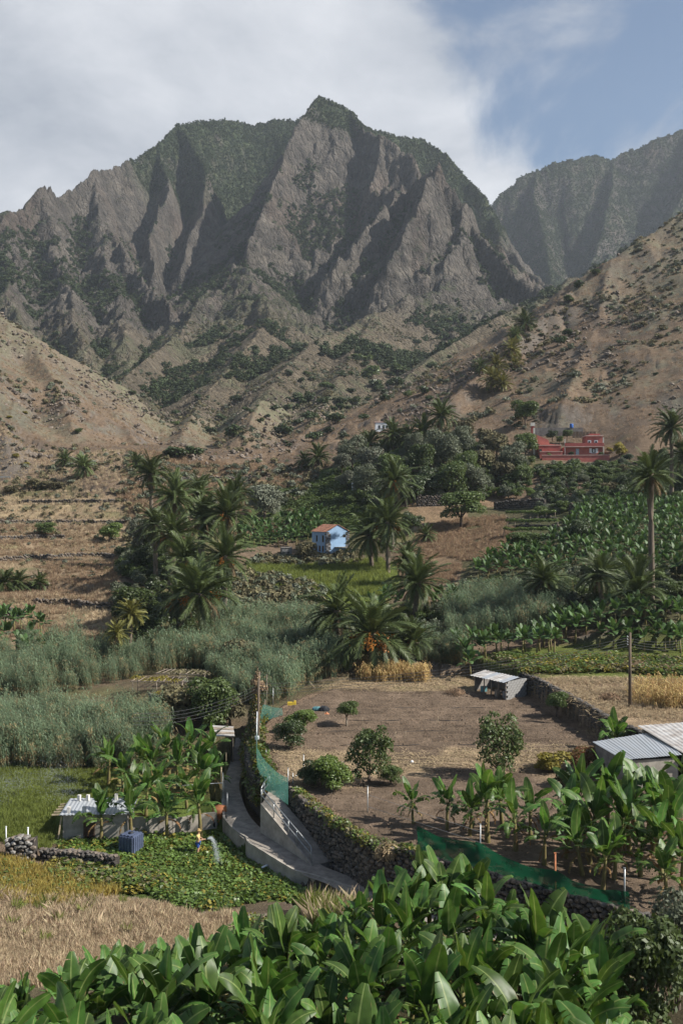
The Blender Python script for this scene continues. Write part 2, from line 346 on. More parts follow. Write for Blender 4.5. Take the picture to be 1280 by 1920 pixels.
def seen(X, Y, Z, margin):
    """terrain that is not hidden behind nearer ridges (with a margin in metres)"""
    u = np.clip((X / Y - us[0]) / (us[1] - us[0]), 0, NU - 1.001).astype(int); v = np.clip(np.interp(Y, vs, np.arange(NV)), 1, NV - 1).astype(int)
    return (Z + margin) / Y >= _hor[v - 1, u]
def gz(x, y): return float(ground(np.array([x]), np.array([y]))[0])
def hit(px, py, ymin=12):
    """first terrain point met by the ray through a photo pixel"""
    Yl = vs[vs >= ymin]; u = (px - 640) / F; s = (960 - py) / F
    g = ground(u * Yl, Yl); d = s * Yl - g
    k = np.where(d < 0)[0]
    if len(k) == 0: return None
    k = k[0]
    if k == 0: Y = Yl[0]
    else: Y = Yl[k - 1] + (Yl[k] - Yl[k - 1]) * d[k - 1] / (d[k - 1] - d[k] + 1e-9)
    return Vector((u * Y, Y, gz(u * Y, Y)))

def sheet(name, j0, j1, mat):
    n = j1 - j0
    co = np.stack([GX[j0:j1], GY[j0:j1], GZ[j0:j1]], -1).reshape(-1, 3)
    idx = np.arange(n * NU).reshape(n, NU)
    q = np.stack([idx[:-1, :-1], idx[:-1, 1:], idx[1:, 1:], idx[1:, :-1]], -1).reshape(-1, 4)
    me = bpy.data.meshes.new(name)
    me.vertices.add(len(co)); me.vertices.foreach_set('co', co.ravel())
    me.loops.add(q.size); me.loops.foreach_set('vertex_index', q.ravel().astype(np.int32))
    me.polygons.add(len(q)); me.polygons.foreach_set('loop_start', np.arange(0, q.size, 4, dtype=np.int32))
    me.polygons.foreach_set('loop_total', np.full(len(q), 4, np.int32)) if hasattr(me.polygons[0], 'loop_total') and False else None
    me.update(calc_edges=True)
    me.polygons.foreach_set('use_smooth', np.ones(len(q), bool))
    o = bpy.data.objects.new(name, me); col.objects.link(o)
    o['kind'] = 'structure'
    if mat: me.materials.append(mat)
    return o
# ------------------------------------------------------------------ materials
MATS = {}
def new_mat(name):
    m = bpy.data.materials.new(name); m.use_nodes = True
    MATS[name] = m
    return m, m.node_tree.nodes, m.node_tree.links
def N(nt, t, **kw):
    n = nt.new(t)
    for k, v in kw.items(): setattr(n, k, v)
    return n
def c4(c): return (c[0], c[1], c[2], 1)

def plain(name, colr, rough=.85, scale=3.0, amt=.25, col2=None, bump=.25, bscale=None, metal=0, spec=.3, island=0.0, stretch=(1,1,1)):
    """a surface with blotchy procedural colour and fine relief"""
    m, n, l = new_mat(name); b = n['Principled BSDF']
    tc = N(n, 'ShaderNodeTexCoord'); mp = N(n, 'ShaderNodeMapping'); mp.inputs['Scale'].default_value = stretch
    l.new(tc.outputs['Object'], mp.inputs[0])
    ns = N(n, 'ShaderNodeTexNoise'); ns.inputs['Scale'].default_value = scale; ns.inputs['Detail'].default_value = 7; ns.inputs['Roughness'].default_value = .65
    l.new(mp.outputs[0], ns.inputs['Vector'])
    rp = N(n, 'ShaderNodeValToRGB'); l.new(ns.outputs['Fac'], rp.inputs[0])
    c2 = col2 or tuple(x * (1 - 2 * amt) for x in colr)
    rp.color_ramp.elements[0].position = .32; rp.color_ramp.elements[0].color = c4(c2)
    rp.color_ramp.elements[1].position = .66; rp.color_ramp.elements[1].color = c4(tuple(min(1, x * (1 + amt * .5)) for x in colr))
    out = rp.outputs[0]
    if island:
        g = N(n, 'ShaderNodeNewGeometry'); oi = N(n, 'ShaderNodeObjectInfo')
        ad = N(n, 'ShaderNodeMath', operation='ADD'); l.new(g.outputs['Random Per Island'], ad.inputs[0]); l.new(oi.outputs['Random'], ad.inputs[1])
        fr = N(n, 'ShaderNodeMath', operation='FRACT'); l.new(ad.outputs[0], fr.inputs[0])
        mr = N(n, 'ShaderNodeMapRange'); l.new(fr.outputs[0], mr.inputs[0]); mr.inputs[3].default_value = 1 - island; mr.inputs[4].default_value = 1 + island
        hs = N(n, 'ShaderNodeHueSaturation'); l.new(out, hs.inputs['Color']); l.new(mr.outputs[0], hs.inputs['Value']); out = hs.outputs[0]
    l.new(out, b.inputs['Base Color'])
    b.inputs['Roughness'].default_value = rough; b.inputs['Metallic'].default_value = metal; b.inputs['Specular IOR Level'].default_value = spec
    if bump:
        nb = N(n, 'ShaderNodeTexNoise'); nb.inputs['Scale'].default_value = bscale or scale * 4; nb.inputs['Detail'].default_value = 5
        l.new(mp.outputs[0], nb.inputs['Vector'])
        bp = N(n, 'ShaderNodeBump'); bp.inputs['Strength'].default_value = bump; bp.inputs['Distance'].default_value = .05
        l.new(nb.outputs['Fac'], bp.inputs['Height']); l.new(bp.outputs[0], b.inputs['Normal'])
    return m

def leafy(name, a, b_, trans=.3, rough=.5, spec=.35, var=.3, rib=None, hue=.02, big=0):
    """leaves: colour between a and b_ leaf by leaf, light shining through"""
    m, n, l = new_mat(name); b = n['Principled BSDF']
    g = N(n, 'ShaderNodeNewGeometry'); oi = N(n, 'ShaderNodeObjectInfo')
    ad = N(n, 'ShaderNodeMath', operation='ADD'); l.new(g.outputs['Random Per Island'], ad.inputs[0]); l.new(oi.outputs['Random'], ad.inputs[1])
    fr = N(n, 'ShaderNodeMath', operation='FRACT'); l.new(ad.outputs[0], fr.inputs[0])
    mx = N(n, 'ShaderNodeMix', data_type='RGBA'); l.new(fr.outputs[0], mx.inputs['Factor']); mx.inputs['A'].default_value = c4(a); mx.inputs['B'].default_value = c4(b_)
    hs = N(n, 'ShaderNodeHueSaturation'); l.new(mx.outputs['Result'], hs.inputs['Color'])
    mr = N(n, 'ShaderNodeMapRange'); l.new(oi.outputs['Random'], mr.inputs[0]); mr.inputs[3].default_value = 1 - var; mr.inputs[4].default_value = 1 + var
    l.new(mr.outputs[0], hs.inputs['Value'])
    mh = N(n, 'ShaderNodeMapRange'); l.new(fr.outputs[0], mh.inputs[0]); mh.inputs[3].default_value = .5 - hue; mh.inputs[4].default_value = .5 + hue
    l.new(mh.outputs[0], hs.inputs['Hue'])
    out = hs.outputs[0]
    if rib:
        uv = N(n, 'ShaderNodeUVMap'); sp = N(n, 'ShaderNodeSeparateXYZ'); l.new(uv.outputs[0], sp.inputs[0])
        s = N(n, 'ShaderNodeMath', operation='SUBTRACT'); l.new(sp.outputs['X'], s.inputs[0]); s.inputs[1].default_value = .5
        ab = N(n, 'ShaderNodeMath', operation='ABSOLUTE'); l.new(s.outputs[0], ab.inputs[0])
        r1 = N(n, 'ShaderNodeMapRange'); l.new(ab.outputs[0], r1.inputs[0]); r1.inputs[1].default_value = .015; r1.inputs[2].default_value = .06; r1.inputs[3].default_value = 1; r1.inputs[4].default_value = 0
        m2 = N(n, 'ShaderNodeMix', data_type='RGBA'); l.new(r1.outputs[0], m2.inputs['Factor']); l.new(out, m2.inputs['A']); m2.inputs['B'].default_value = c4(rib)
        # side veins
        vv = N(n, 'ShaderNodeMath', operation='MULTIPLY_ADD'); l.new(ab.outputs[0], vv.inputs[0]); vv.inputs[1].default_value = -.22; l.new(sp.outputs['Y'], vv.inputs[2])
        wv = N(n, 'ShaderNodeMath', operation='MULTIPLY'); l.new(vv.outputs[0], wv.inputs[0]); wv.inputs[1].default_value = 330
        sn = N(n, 'ShaderNodeMath', operation='SINE'); l.new(wv.outputs[0], sn.inputs[0])
        ns = N(n, 'ShaderNodeTexNoise'); ns.inputs['Scale'].default_value = 3.5; l.new(N(n, 'ShaderNodeTexCoord').outputs['Object'], ns.inputs['Vector'])
        hv = N(n, 'ShaderNodeHueSaturation'); l.new(m2.outputs['Result'], hv.inputs['Color'])
        mv = N(n, 'ShaderNodeMapRange'); l.new(ns.outputs['Fac'], mv.inputs[0]); mv.inputs[1].default_value = .3; mv.inputs[2].default_value = .7; mv.inputs[3].default_value = .72; mv.inputs[4].default_value = 1.25
        l.new(mv.outputs[0], hv.inputs['Value']); out = hv.outputs[0]
        bp = N(n, 'ShaderNodeBump'); bp.inputs['Strength'].default_value = .10; bp.inputs['Distance'].default_value = .01; l.new(sn.outputs[0], bp.inputs['Height'])
        l.new(bp.outputs[0], b.inputs['Normal'])
        # ragged dry edge towards the rim
        nd = N(n, 'ShaderNodeTexNoise'); nd.inputs['Scale'].default_value = 5
        l.new(uv.outputs[0], nd.inputs['Vector'])
        e1 = N(n, 'ShaderNodeMath', operation='MULTIPLY_ADD'); l.new(nd.outputs['Fac'], e1.inputs[0]); e1.inputs[1].default_value = .28; l.new(ab.outputs[0], e1.inputs[2])
        e2 = N(n, 'ShaderNodeMapRange'); l.new(e1.outputs[0], e2.inputs[0]); e2.inputs[1].default_value = .635; e2.inputs[2].default_value = .66
        m3 = N(n, 'ShaderNodeMix', data_type='RGBA'); l.new(e2.outputs[0], m3.inputs['Factor']); l.new(out, m3.inputs['A']); m3.inputs['B'].default_value = (.2, .15, .06, 1); out = m3.outputs['Result']
    l.new(out, b.inputs['Base Color']); b.inputs['Roughness'].default_value = rough; b.inputs['Specular IOR Level'].default_value = spec
    tr = N(n, 'ShaderNodeBsdfTranslucent'); th = N(n, 'ShaderNodeHueSaturation'); l.new(out, th.inputs['Color']); th.inputs['Value'].default_value = 1.5; th.inputs['Saturation'].default_value = 1.1
    th.inputs['Hue'].default_value = .485
    l.new(th.outputs[0], tr.inputs['Color'])
    ms = N(n, 'ShaderNodeMixShader'); ms.inputs[0].default_value = trans
    l.new(b.outputs[0], ms.inputs[1]); l.new(tr.outputs[0], ms.inputs[2]); l.new(ms.outputs[0], n['Material Output'].inputs['Surface'])
    return m

# ------------------------------------------------------------------ mesh building
class MB:
    def __init__(s): s.v = []; s.f = []; s.m = []; s.uv = []; s.smooth = []
    def add(s, verts, faces, mi=0, uvs=None, smooth=False):
        o = len(s.v); s.v.extend([tuple(p) for p in verts])
        for f in faces:
            s.f.append(tuple(i + o for i in f)); s.m.append(mi); s.smooth.append(smooth)
            s.uv.extend([uvs[i] for i in f] if uvs is not None else [(0, 0)] * len(f))
        return s
    def box(s, c, d, rz=0, mi=0, taper=1.0, rx=0, ry=0):
        M = Euler((rx, ry, rz)).to_matrix(); c = Vector(c)
        vs_ = []
        for z in (-.5, .5):
            t = taper if z > 0 else 1
            for x, y in ((-.5, -.5), (.5, -.5), (.5, .5), (-.5, .5)):
                vs_.append(c + M @ Vector((x * d[0] * t, y * d[1] * t, z * d[2])))
        return s.add(vs_, [(3, 2, 1, 0), (4, 5, 6, 7), (0, 1, 5, 4), (1, 2, 6, 5), (2, 3, 7, 6), (3, 0, 4, 7)], mi)
    def beam(s, a, b, w, h=None, mi=0):
        """square bar from a to b"""
        a, b = Vector(a), Vector(b); d = (b - a); L = d.length
        q = d.to_track_quat('X', 'Z').to_matrix(); h = h or w
        vs_ = [a + q @ Vector((x * L, y * w / 2, z * h / 2)) for x in (0, 1) for y, z in ((-1, -1), (1, -1), (1, 1), (-1, 1))]
        return s.add(vs_, [(0, 1, 2, 3), (7, 6, 5, 4), (0, 4, 5, 1), (1, 5, 6, 2), (2, 6, 7, 3), (3, 7, 4, 0)], mi)
    def tube(s, pts, rad, n=6, mi=0, cap=True, smooth=True):
        pts = [Vector(p) for p in pts]; k = len(pts)
        if not hasattr(rad, '__len__'): rad = [rad] * k
        vs_ = []; ref = Vector((0.123, 0.27, 0.95))
        for i, p in enumerate(pts):
            d = (pts[min(i + 1, k - 1)] - pts[max(i - 1, 0)]).normalized()
            if abs(d.dot(ref)) > .95: r2 = Vector((1, 0, 0))
            else: r2 = ref
            u = d.cross(r2).normalized(); w = d.cross(u)
            for j in range(n):
                a = 2 * math.pi * j / n
                vs_.append(p + (u * math.cos(a) + w * math.sin(a)) * rad[i])
        fs = [(i * n + j, i * n + (j + 1) % n, (i + 1) * n + (j + 1) % n, (i + 1) * n + j) for i in range(k - 1) for j in range(n)]
        if cap: fs += [tuple(range(n))[::-1], tuple((k - 1) * n + j for j in range(n))]
        return s.add(vs_, fs, mi, smooth=smooth)
    def mesh(s, name, mats):
        me = bpy.data.meshes.new(name); me.from_pydata(s.v, [], s.f)
        for m in mats: me.materials.append(MATS[m] if isinstance(m, str) else m)
        if len(mats) > 1: me.polygons.foreach_set('material_index', s.m)
        me.polygons.foreach_set('use_smooth', s.smooth)
        if any(u != (0, 0) for u in s.uv):
            uvl = me.uv_layers.new(name='UVMap'); uvl.data.foreach_set('uv', np.array(s.uv, np.float32).ravel())
        me.update(); return me
    def build(s, name, mats, parent=None, loc=(0, 0, 0), **tags):
        return put(name, s.mesh(name, mats if isinstance(mats, (list, tuple)) else [mats]), loc, parent=parent, **tags)

def tag(o, label=None, cat=None, group=None, kind=None):
    if label: o['label'] = label
    if cat: o['category'] = cat
    if group: o['group'] = group
    if kind: o['kind'] = kind
    elif cat: o['kind'] = 'thing'
    return o
def put(name, data, loc=(0, 0, 0), rot=(0, 0, 0), scale=1, parent=None, **t):
    o = bpy.data.objects.new(name, data); col.objects.link(o)
    o.location = loc; o.rotation_euler = rot; o.scale = (scale,) * 3 if not hasattr(scale, '__len__') else scale
    if parent: o.parent = parent
    return tag(o, **t)
def empty(name, loc, rz=0, **t):
    o = put(name, None, loc, (0, 0, rz), **t); o.empty_display_size = .2
    return o

# numpy mesh for leaf clouds
def quads_mesh(name, co, mats, mi=None, smooth=False, tri=False):
    """co: (n, 4, 3) quads (or (n, 3, 3) triangles)"""
    k = co.shape[1]; n = len(co)
    me = bpy.data.meshes.new(name)
    me.vertices.add(n * k); me.vertices.foreach_set('co', co.reshape(-1).astype(np.float32))
    me.loops.add(n * k); me.loops.foreach_set('vertex_index', np.arange(n * k, dtype=np.int32))
    me.polygons.add(n); me.polygons.foreach_set('loop_start', np.arange(0, n * k, k, dtype=np.int32))
    me.update(calc_edges=True)
    for m in mats: me.materials.append(MATS[m])
    if mi is not None: me.polygons.foreach_set('material_index', np.asarray(mi, np.int32))
    return me

# scattered masses (grass, canes, ground cover): points with instances, a single object of kind stuff
SRC = {}
def scatter_tree(nvar, colls):
    ng = bpy.data.node_groups.new('scatter', 'GeometryNodeTree')
    ng.interface.new_socket('Geometry', in_out='INPUT', socket_type='NodeSocketGeometry')
    ng.interface.new_socket('Geometry', in_out='OUTPUT', socket_type='NodeSocketGeometry')
    n, l = ng.nodes, ng.links
    gi = n.new('NodeGroupInput'); go = n.new('NodeGroupOutput')
    ci = n.new('GeometryNodeCollectionInfo'); ci.inputs['Collection'].default_value = colls
    ci.inputs['Separate Children'].default_value = True; ci.inputs['Reset Children'].default_value = True
    ip = n.new('GeometryNodeInstanceOnPoints'); l.new(gi.outputs[0], ip.inputs['Points']); l.new(ci.outputs[0], ip.inputs['Instance'])
    ip.inputs['Pick Instance'].default_value = True
    for nm, typ, sock in (('var', 'INT', 'Instance Index'), ('rot', 'FLOAT_VECTOR', 'Rotation'), ('scl', 'FLOAT_VECTOR', 'Scale')):
        at = n.new('GeometryNodeInputNamedAttribute'); at.data_type = typ; at.inputs['Name'].default_value = nm
        l.new(at.outputs[0], ip.inputs[sock])
    l.new(ip.outputs[0], go.inputs[0])
    return ng
def source_set(key, meshes):
    c = bpy.data.collections.new('source_' + key)
    for i, me in enumerate(meshes):
        c.objects.link(bpy.data.objects.new('%s_%d' % (key, i), me))
    SRC[key] = (c, len(meshes), scatter_tree(len(meshes), c))
def scatter(name, key, pts, yaw, scl, tilt=0.0, **t):
    pts = np.asarray(pts, float); k = len(pts); c, nv, ng = SRC[key]
    me = bpy.data.meshes.new(name); me.vertices.add(k); me.vertices.foreach_set('co', pts.ravel())
    a = me.attributes.new('var', 'INT', 'POINT'); a.data.foreach_set('value', rng.integers(0, nv, k).astype(np.int32))
    a = me.attributes.new('rot', 'FLOAT_VECTOR', 'POINT')
    rt = np.stack([rng.normal(0, 1, k) * tilt, rng.normal(0, 1, k) * tilt, np.broadcast_to(yaw, k)], -1) if yaw is not None else np.stack([rng.normal(0, 1, k) * tilt, rng.normal(0, 1, k) * tilt, rng.uniform(0, 6.283, k)], -1)
    a.data.foreach_set('vector', rt.ravel().astype(np.float32))
    a = me.attributes.new('scl', 'FLOAT_VECTOR', 'POINT'); s = np.asarray(scl, float)
    if s.ndim == 1: s = np.repeat(s[:, None], 3, 1)
    a.data.foreach_set('vector', s.ravel().astype(np.float32))
    me.update()
    o = bpy.data.objects.new(name, me); col.objects.link(o)
    md = o.modifiers.new('scatter', 'NODES'); md.node_group = ng
    t.setdefault('kind', 'stuff')
    return tag(o, **t)
def pts_px(px0, px1, Y0, Y1, n):
    """n random ground points between two photo columns and two distances"""
    px = rng.uniform(px0, px1, n); Y = np.sqrt(rng.uniform(Y0 ** 2, Y1 ** 2, n)); X = (px - 640) / F * Y
    return X, Y
def ground_pts(X, Y, dz=0):
    return np.stack([X, Y, ground(X, Y) + dz], -1)
# ------------------------------------------------------------------ the ground's cover, as base colours by place
def cover_colors():
    X, Y, Z = GX, GY, GZ
    PX = X / Y * F + 640
    gy, gx = np.gradient(Z); dyy = np.gradient(Y, axis=0); dxx = np.gradient(X, axis=1)
    sy = gy / dyy; sx = gx / dxx
    slope = np.hypot(sx, sy)
    PYv = 960 - Z / Y * F
    def C(r, g, b): return np.array([r, g, b])
    n1 = fbm(X / 14, Y / 14, 4, 101); n2 = fbm(X / 4, Y / 4, 3, 102); n3 = fbm(X / 60, Y / 60, 4, 103); n4 = fbm(X / 1.2, Y / 1.2, 2, 104)
    def mix(a, b, t): return a * (1 - t[..., None]) + b * t[..., None]
    base = np.zeros(X.shape + (3,)) + C(.150, .108, .073)
    # dry hills: tan grass, brown earth, grey rock on steep bits
    base = mix(base, C(.098, .074, .055), sstep(-.25, .45, n1 + .4 * n2))
    base = mix(base, C(.118, .103, .089), sstep(.62, 1.0, slope + .25 * n2) * .85)
    base = mix(base, C(.118, .118, .08), sstep(.15, .55, n3 + .5 * n2) * .55 * (Y > 240))
    mid = sstep(330, 480, Y)
    base = mix(base, C(.150, .125, .088), mid * .8); base = mix(base, C(.115, .118, .07), mid * sstep(-.05, .4, n3 + .6 * n2) * .75)
    # mountains
    mt = sstep(690, 900, Y + 60 * n3)
    rock = np.zeros(X.shape + (3,)) + C(.105, .093, .080)
    rock = mix(rock, C(.068, .061, .054), sstep(-.2, .5, n1))
    rock = mix(rock, C(.138, .122, .10), sstep(.2, .6, fbm(X / 30, Z / 12, 3, 105)) * .6)
    rock = mix(rock, C(.112, .083, .066), sstep(.1, .5, n3) * .45)
    nf = fbm(X / 6, Z / 6 + Y / 9, 3, 106)
    rock = rock * (1 + .38 * nf[..., None])
    veg = np.zeros(X.shape + (3,)) + C(.034, .048, .023)  # forest green, darkened to carry the cloud shadow on the heights
    veg = mix(veg, C(.055, .066, .033), sstep(-.1, .5, n2))
    top = np.maximum(sstep(455, 500, Z + 40 * n3 + 20 * n1), sstep(1235, 1290, Y + 40 * n3) * sstep(300, 380, Z + 60 * n3 + 30 * n1)) * (Y < 1600)                      # cloud forest on the summits, its dark green also standing in for cloud shadow
    vegm = sstep(.05, .35, n1 * .6 + n3 * .7 + .55 * (1.05 - slope) + .2 * n2) * .75
    vegm = np.maximum(vegm * sstep(1.9, 1.0, slope), top * sstep(3.6, 2.2, slope))
    vegm = np.maximum(vegm, sstep(1450, 1600, Y) * sstep(2.3, 1.5, slope + .5 * n1) * .9)
    mcol = mix(rock, veg, vegm)
    mcol = mix(mcol, C(.105, .105, .064), sstep(1.25, .85, slope + .3 * n2) * sstep(1000, 700, Y) * sstep(-.3, .2, n1 + n3) * .7)
    base = mix(base, mcol, mt)
    nr = Y < 255
    # valley floor, by region
    def reg(poly_px, c, soft=.0, thr=None, noise=None, amt=1.0):
        """poly in photo pixels on the ground as seen"""
        nonlocal base
        m = in_poly(PX + n2 * 6, PYv + n2 * 4, poly_px) & nr
        t = m.astype(float) * amt
        if thr is not None: t = t * sstep(thr - .25, thr + .25, noise)
        base = mix(base, C(*c), t)
    def regxy(poly, c, amt=1.0, noise=None, thr=0):
        nonlocal base
        t = in_poly(X, Y, poly).astype(float) * amt
        if noise is not None: t = t * sstep(thr - .25, thr + .25, noise)
        base = mix(base, C(*c), t)
    # whole near valley: mixed dry and green scrub
    base = mix(base, C(.12, .115, .05), (nr & (Y < 245)) * sstep(-.1, .4, n1) * .8)
    reg([(-330, 930), (240, 925), (230, 1180), (180, 1230), (-330, 1260)], (.235, .175, .115), amt=.9)
    reg([(-330, 930), (240, 925), (230, 1180), (180, 1230), (-330, 1260)], (.31, .235, .145), amt=.9, thr=.12, noise=n1)
    reg([(-330, 930), (240, 925), (230, 1180), (180, 1230), (-330, 1260)], (.13, .125, .06), amt=.7, thr=.3, noise=n2 + n3)
    reg([(240, 850), (600, 860), (580, 905), (240, 925)], (.24, .17, .10), amt=.9)
    reg([(470, 1060), (790, 1050), (700, 1150), (480, 1140)], (.11, .14, .03), amt=.95)
    reg([(760, 930), (960, 930), (930, 1060), (800, 1080)], (.21, .145, .09), amt=.9)
    reg([(920, 940), (1000, 930), (950, 1040), (900, 1060)], (.22, .15, .10), amt=.9)
    reg([(440, 925), (700, 850), (720, 990), (440, 1030)], (.055, .085, .025), amt=.9)
    reg([(880, 950), (1620, 940), (1620, 1180), (850, 1180)], (.06, .065, .03), amt=.8)
    # green watered field lower left, garden, dry meadow, near slope
    regxy([(-60, 66), (-8, 66), (-8, 80), (-60, 80)], (.11, .15, .035))
    regxy([(-60, 66), (-8, 66), (-8, 80), (-60, 80)], (.20, .17, .07), noise=n1 + n2 * .6, thr=.2)
    regxy([(-12, 58), (-3, 57.5), (-5, 64), (-8, 69), (-16, 69), (-17, 61.5)], (.07, .10, .025))
    reg([(-330, 1600), (140, 1640), (230, 1690), (100, 1720), (-330, 1720)], (.22, .18, .05))
    reg([(-330, 1705), (200, 1680), (420, 1720), (520, 1745), (300, 1860), (-330, 1930)], (.31, .24, .155))
    reg([(230, 1680), (420, 1712), (640, 1725), (640, 1755), (420, 1735)], (.22, .18, .145))
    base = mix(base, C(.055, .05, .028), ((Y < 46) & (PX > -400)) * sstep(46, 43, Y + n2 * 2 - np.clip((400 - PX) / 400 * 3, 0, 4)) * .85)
    # ploughed field with trodden straw at both ends
    fm = in_poly(X, Y, FIELD).astype(float)
    base = mix(base, C(.185, .130, .088), fm)
    base = mix(base, C(.27, .20, .13), fm * sstep(.0, .35, n2 * .6 + n1 * .5 - .9 + 1.25 * sstep(96, 101, Y) + .8 * sstep(82, 76, Y) * sstep(68, 72, Y)))
    base = mix(base, C(.16, .15, .06), fm * sstep(97, 102, Y) * sstep(.1, .4, n1) * .7)
    f2 = in_poly(X, Y, FIELD2).astype(float)
    base = mix(base, C(.30, .22, .14), f2); base = mix(base, C(.20, .14, .09), f2 * sstep(.0, .4, n2))
    base = mix(base, C(.10, .12, .03), f2 * sstep(95, 98, Y + n2 * 2))
    # fine mottling that belongs to soil and grass
    base = base * (1 + .16 * n4[..., None] + .12 * n2[..., None])
    return np.clip(base, .01, .8)

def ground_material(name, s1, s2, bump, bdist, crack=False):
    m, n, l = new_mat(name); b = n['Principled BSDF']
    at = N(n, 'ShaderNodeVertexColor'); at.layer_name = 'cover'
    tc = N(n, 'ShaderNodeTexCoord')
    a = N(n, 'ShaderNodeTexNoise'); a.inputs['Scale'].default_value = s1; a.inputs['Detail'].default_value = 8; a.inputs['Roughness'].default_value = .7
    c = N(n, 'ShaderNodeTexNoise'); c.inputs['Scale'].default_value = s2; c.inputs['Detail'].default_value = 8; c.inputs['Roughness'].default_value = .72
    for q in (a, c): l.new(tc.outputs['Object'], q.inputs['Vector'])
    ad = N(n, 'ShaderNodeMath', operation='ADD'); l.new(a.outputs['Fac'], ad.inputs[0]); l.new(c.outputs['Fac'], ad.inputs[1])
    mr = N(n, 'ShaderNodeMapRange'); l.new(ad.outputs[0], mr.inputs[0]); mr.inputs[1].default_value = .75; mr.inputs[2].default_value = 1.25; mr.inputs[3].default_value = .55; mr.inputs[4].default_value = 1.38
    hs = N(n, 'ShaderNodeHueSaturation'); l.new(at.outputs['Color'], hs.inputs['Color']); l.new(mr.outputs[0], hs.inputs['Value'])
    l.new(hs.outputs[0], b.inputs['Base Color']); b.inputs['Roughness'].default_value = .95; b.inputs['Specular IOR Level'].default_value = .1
    bp = N(n, 'ShaderNodeBump'); bp.inputs['Strength'].default_value = bump; bp.inputs['Distance'].default_value = bdist
    if crack:
        mp = N(n, 'ShaderNodeMapping'); mp.inputs['Scale'].default_value = (1, 1, .45); l.new(tc.outputs['Object'], mp.inputs[0])
        nw = N(n, 'ShaderNodeTexNoise'); nw.inputs['Scale'].default_value = .12; nw.inputs['Detail'].default_value = 4; l.new(mp.outputs[0], nw.inputs['Vector'])
        mxv = N(n, 'ShaderNodeMix', data_type='VECTOR'); mxv.inputs['Factor'].default_value = .04; l.new(mp.outputs[0], mxv.inputs['A']); 
        sc = N(n, 'ShaderNodeVectorMath', operation='SCALE'); l.new(nw.outputs['Color'], sc.inputs[0]); sc.inputs['Scale'].default_value = 160; l.new(sc.outputs[0], mxv.inputs['B'])
        tot = ad.outputs[0]
        for scl, amp in ((.09, .55), (.28, .3)):
            vo = N(n, 'ShaderNodeTexVoronoi', feature='DISTANCE_TO_EDGE'); vo.inputs['Scale'].default_value = scl; l.new(mxv.outputs['Result'], vo.inputs['Vector'])
            r_ = N(n, 'ShaderNodeMapRange'); l.new(vo.outputs['Distance'], r_.inputs[0]); r_.inputs[2].default_value = .16; r_.inputs[4].default_value = amp
            a2 = N(n, 'ShaderNodeMath', operation='ADD'); l.new(tot, a2.inputs[0]); l.new(r_.outputs[0], a2.inputs[1]); tot = a2.outputs[0]
        l.new(tot, bp.inputs['Height'])
    else: l.new(ad.outputs[0], bp.inputs['Height'])
    l.new(bp.outputs[0], b.inputs['Normal'])
    return m
ground_material('valley_soil', .9, 6.0, .9, .25)
ground_material('mountain_rock', .05, .3, 1.0, 4.5, True)
_cov = cover_colors()
def paint(o, j0, j1):
    a = o.data.color_attributes.new('cover', 'FLOAT_COLOR', 'POINT')
    cc = _cov[j0:j1].reshape(-1, 3); cc = np.concatenate([cc, np.ones((len(cc), 1))], 1)
    a.data.foreach_set('color', cc.ravel().astype(np.float32))
_jn = len(v_near)
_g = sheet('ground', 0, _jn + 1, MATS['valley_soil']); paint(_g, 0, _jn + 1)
_g = sheet('mountains', _jn, NV, MATS['mountain_rock']); paint(_g, _jn, NV)
# ------------------------------------------------------------------ the materials in use
leafy('banana_leaf', (.036, .088, .016), (.085, .150, .030), trans=.30, rough=.42, spec=.32, var=.28, rib=(.17, .22, .07), hue=.03)
leafy('banana_far', (.038, .078, .022), (.075, .125, .038), trans=.22, rough=.5, spec=.3, var=.3)
leafy('banana_dry', (.16, .10, .045), (.26, .17, .08), trans=.2, rough=.8, spec=.1)
plain('banana_stem', (.16, .15, .05), .7, 4, .3, (.10, .065, .03), .3, 12)
leafy('palm_frond', (.046, .070, .020), (.088, .110, .038), trans=.16, rough=.5, spec=.3, var=.3)
leafy('palm_frond_yellow', (.10, .105, .025), (.17, .155, .045), trans=.2, rough=.5, spec=.35, var=.2)
leafy('palm_dead', (.14, .10, .055), (.23, .17, .10), trans=.1, rough=.8, spec=.1)
plain('palm_trunk', (.17, .135, .10), .9, 6, .35, None, .8, 9, stretch=(1, 1, 2.2))
plain('date_fruit', (.36, .135, .02), .6, 9, .2, None, .2, island=.3)
leafy('leaf_dark', (.028, .045, .014), (.055, .078, .026), trans=.18, rough=.45, spec=.4, var=.25)
leafy('leaf_mid', (.050, .078, .022), (.092, .122, .038), trans=.24, rough=.5, spec=.3, var=.3)
leafy('leaf_bright', (.075, .120, .022), (.125, .170, .045), trans=.28, rough=.45, spec=.4, var=.22)
leafy('leaf_olive', (.085, .10, .060), (.145, .16, .105), trans=.18, rough=.6, spec=.25, var=.22)
leafy('leaf_grey', (.105, .115, .080), (.16, .17, .125), trans=.12, rough=.7, spec=.2, var=.25)
leafy('leaf_red', (.14, .045, .025), (.12, .105, .03), trans=.25, rough=.5, spec=.3, var=.2)
leafy('leaf_garden', (.060, .115, .020), (.135, .190, .045), trans=.28, rough=.42, spec=.45, var=.35)
leafy('leaf_yellowgreen', (.15, .15, .030), (.26, .20, .045), trans=.28, rough=.6, spec=.2, var=.35)
leafy('leaf_scrub', (.105, .10, .055), (.165, .14, .08), trans=.15, rough=.75, spec=.12, var=.35)
leafy('leaf_forest', (.026, .041, .016), (.050, .066, .026), trans=.1, rough=.7, spec=.2, var=.35)  # leaf colour kept extra dark, cloud shadow over the mountains included
leafy('cane_leaf', (.090, .140, .075), (.185, .235, .140), trans=.3, rough=.5, spec=.3, var=.3)
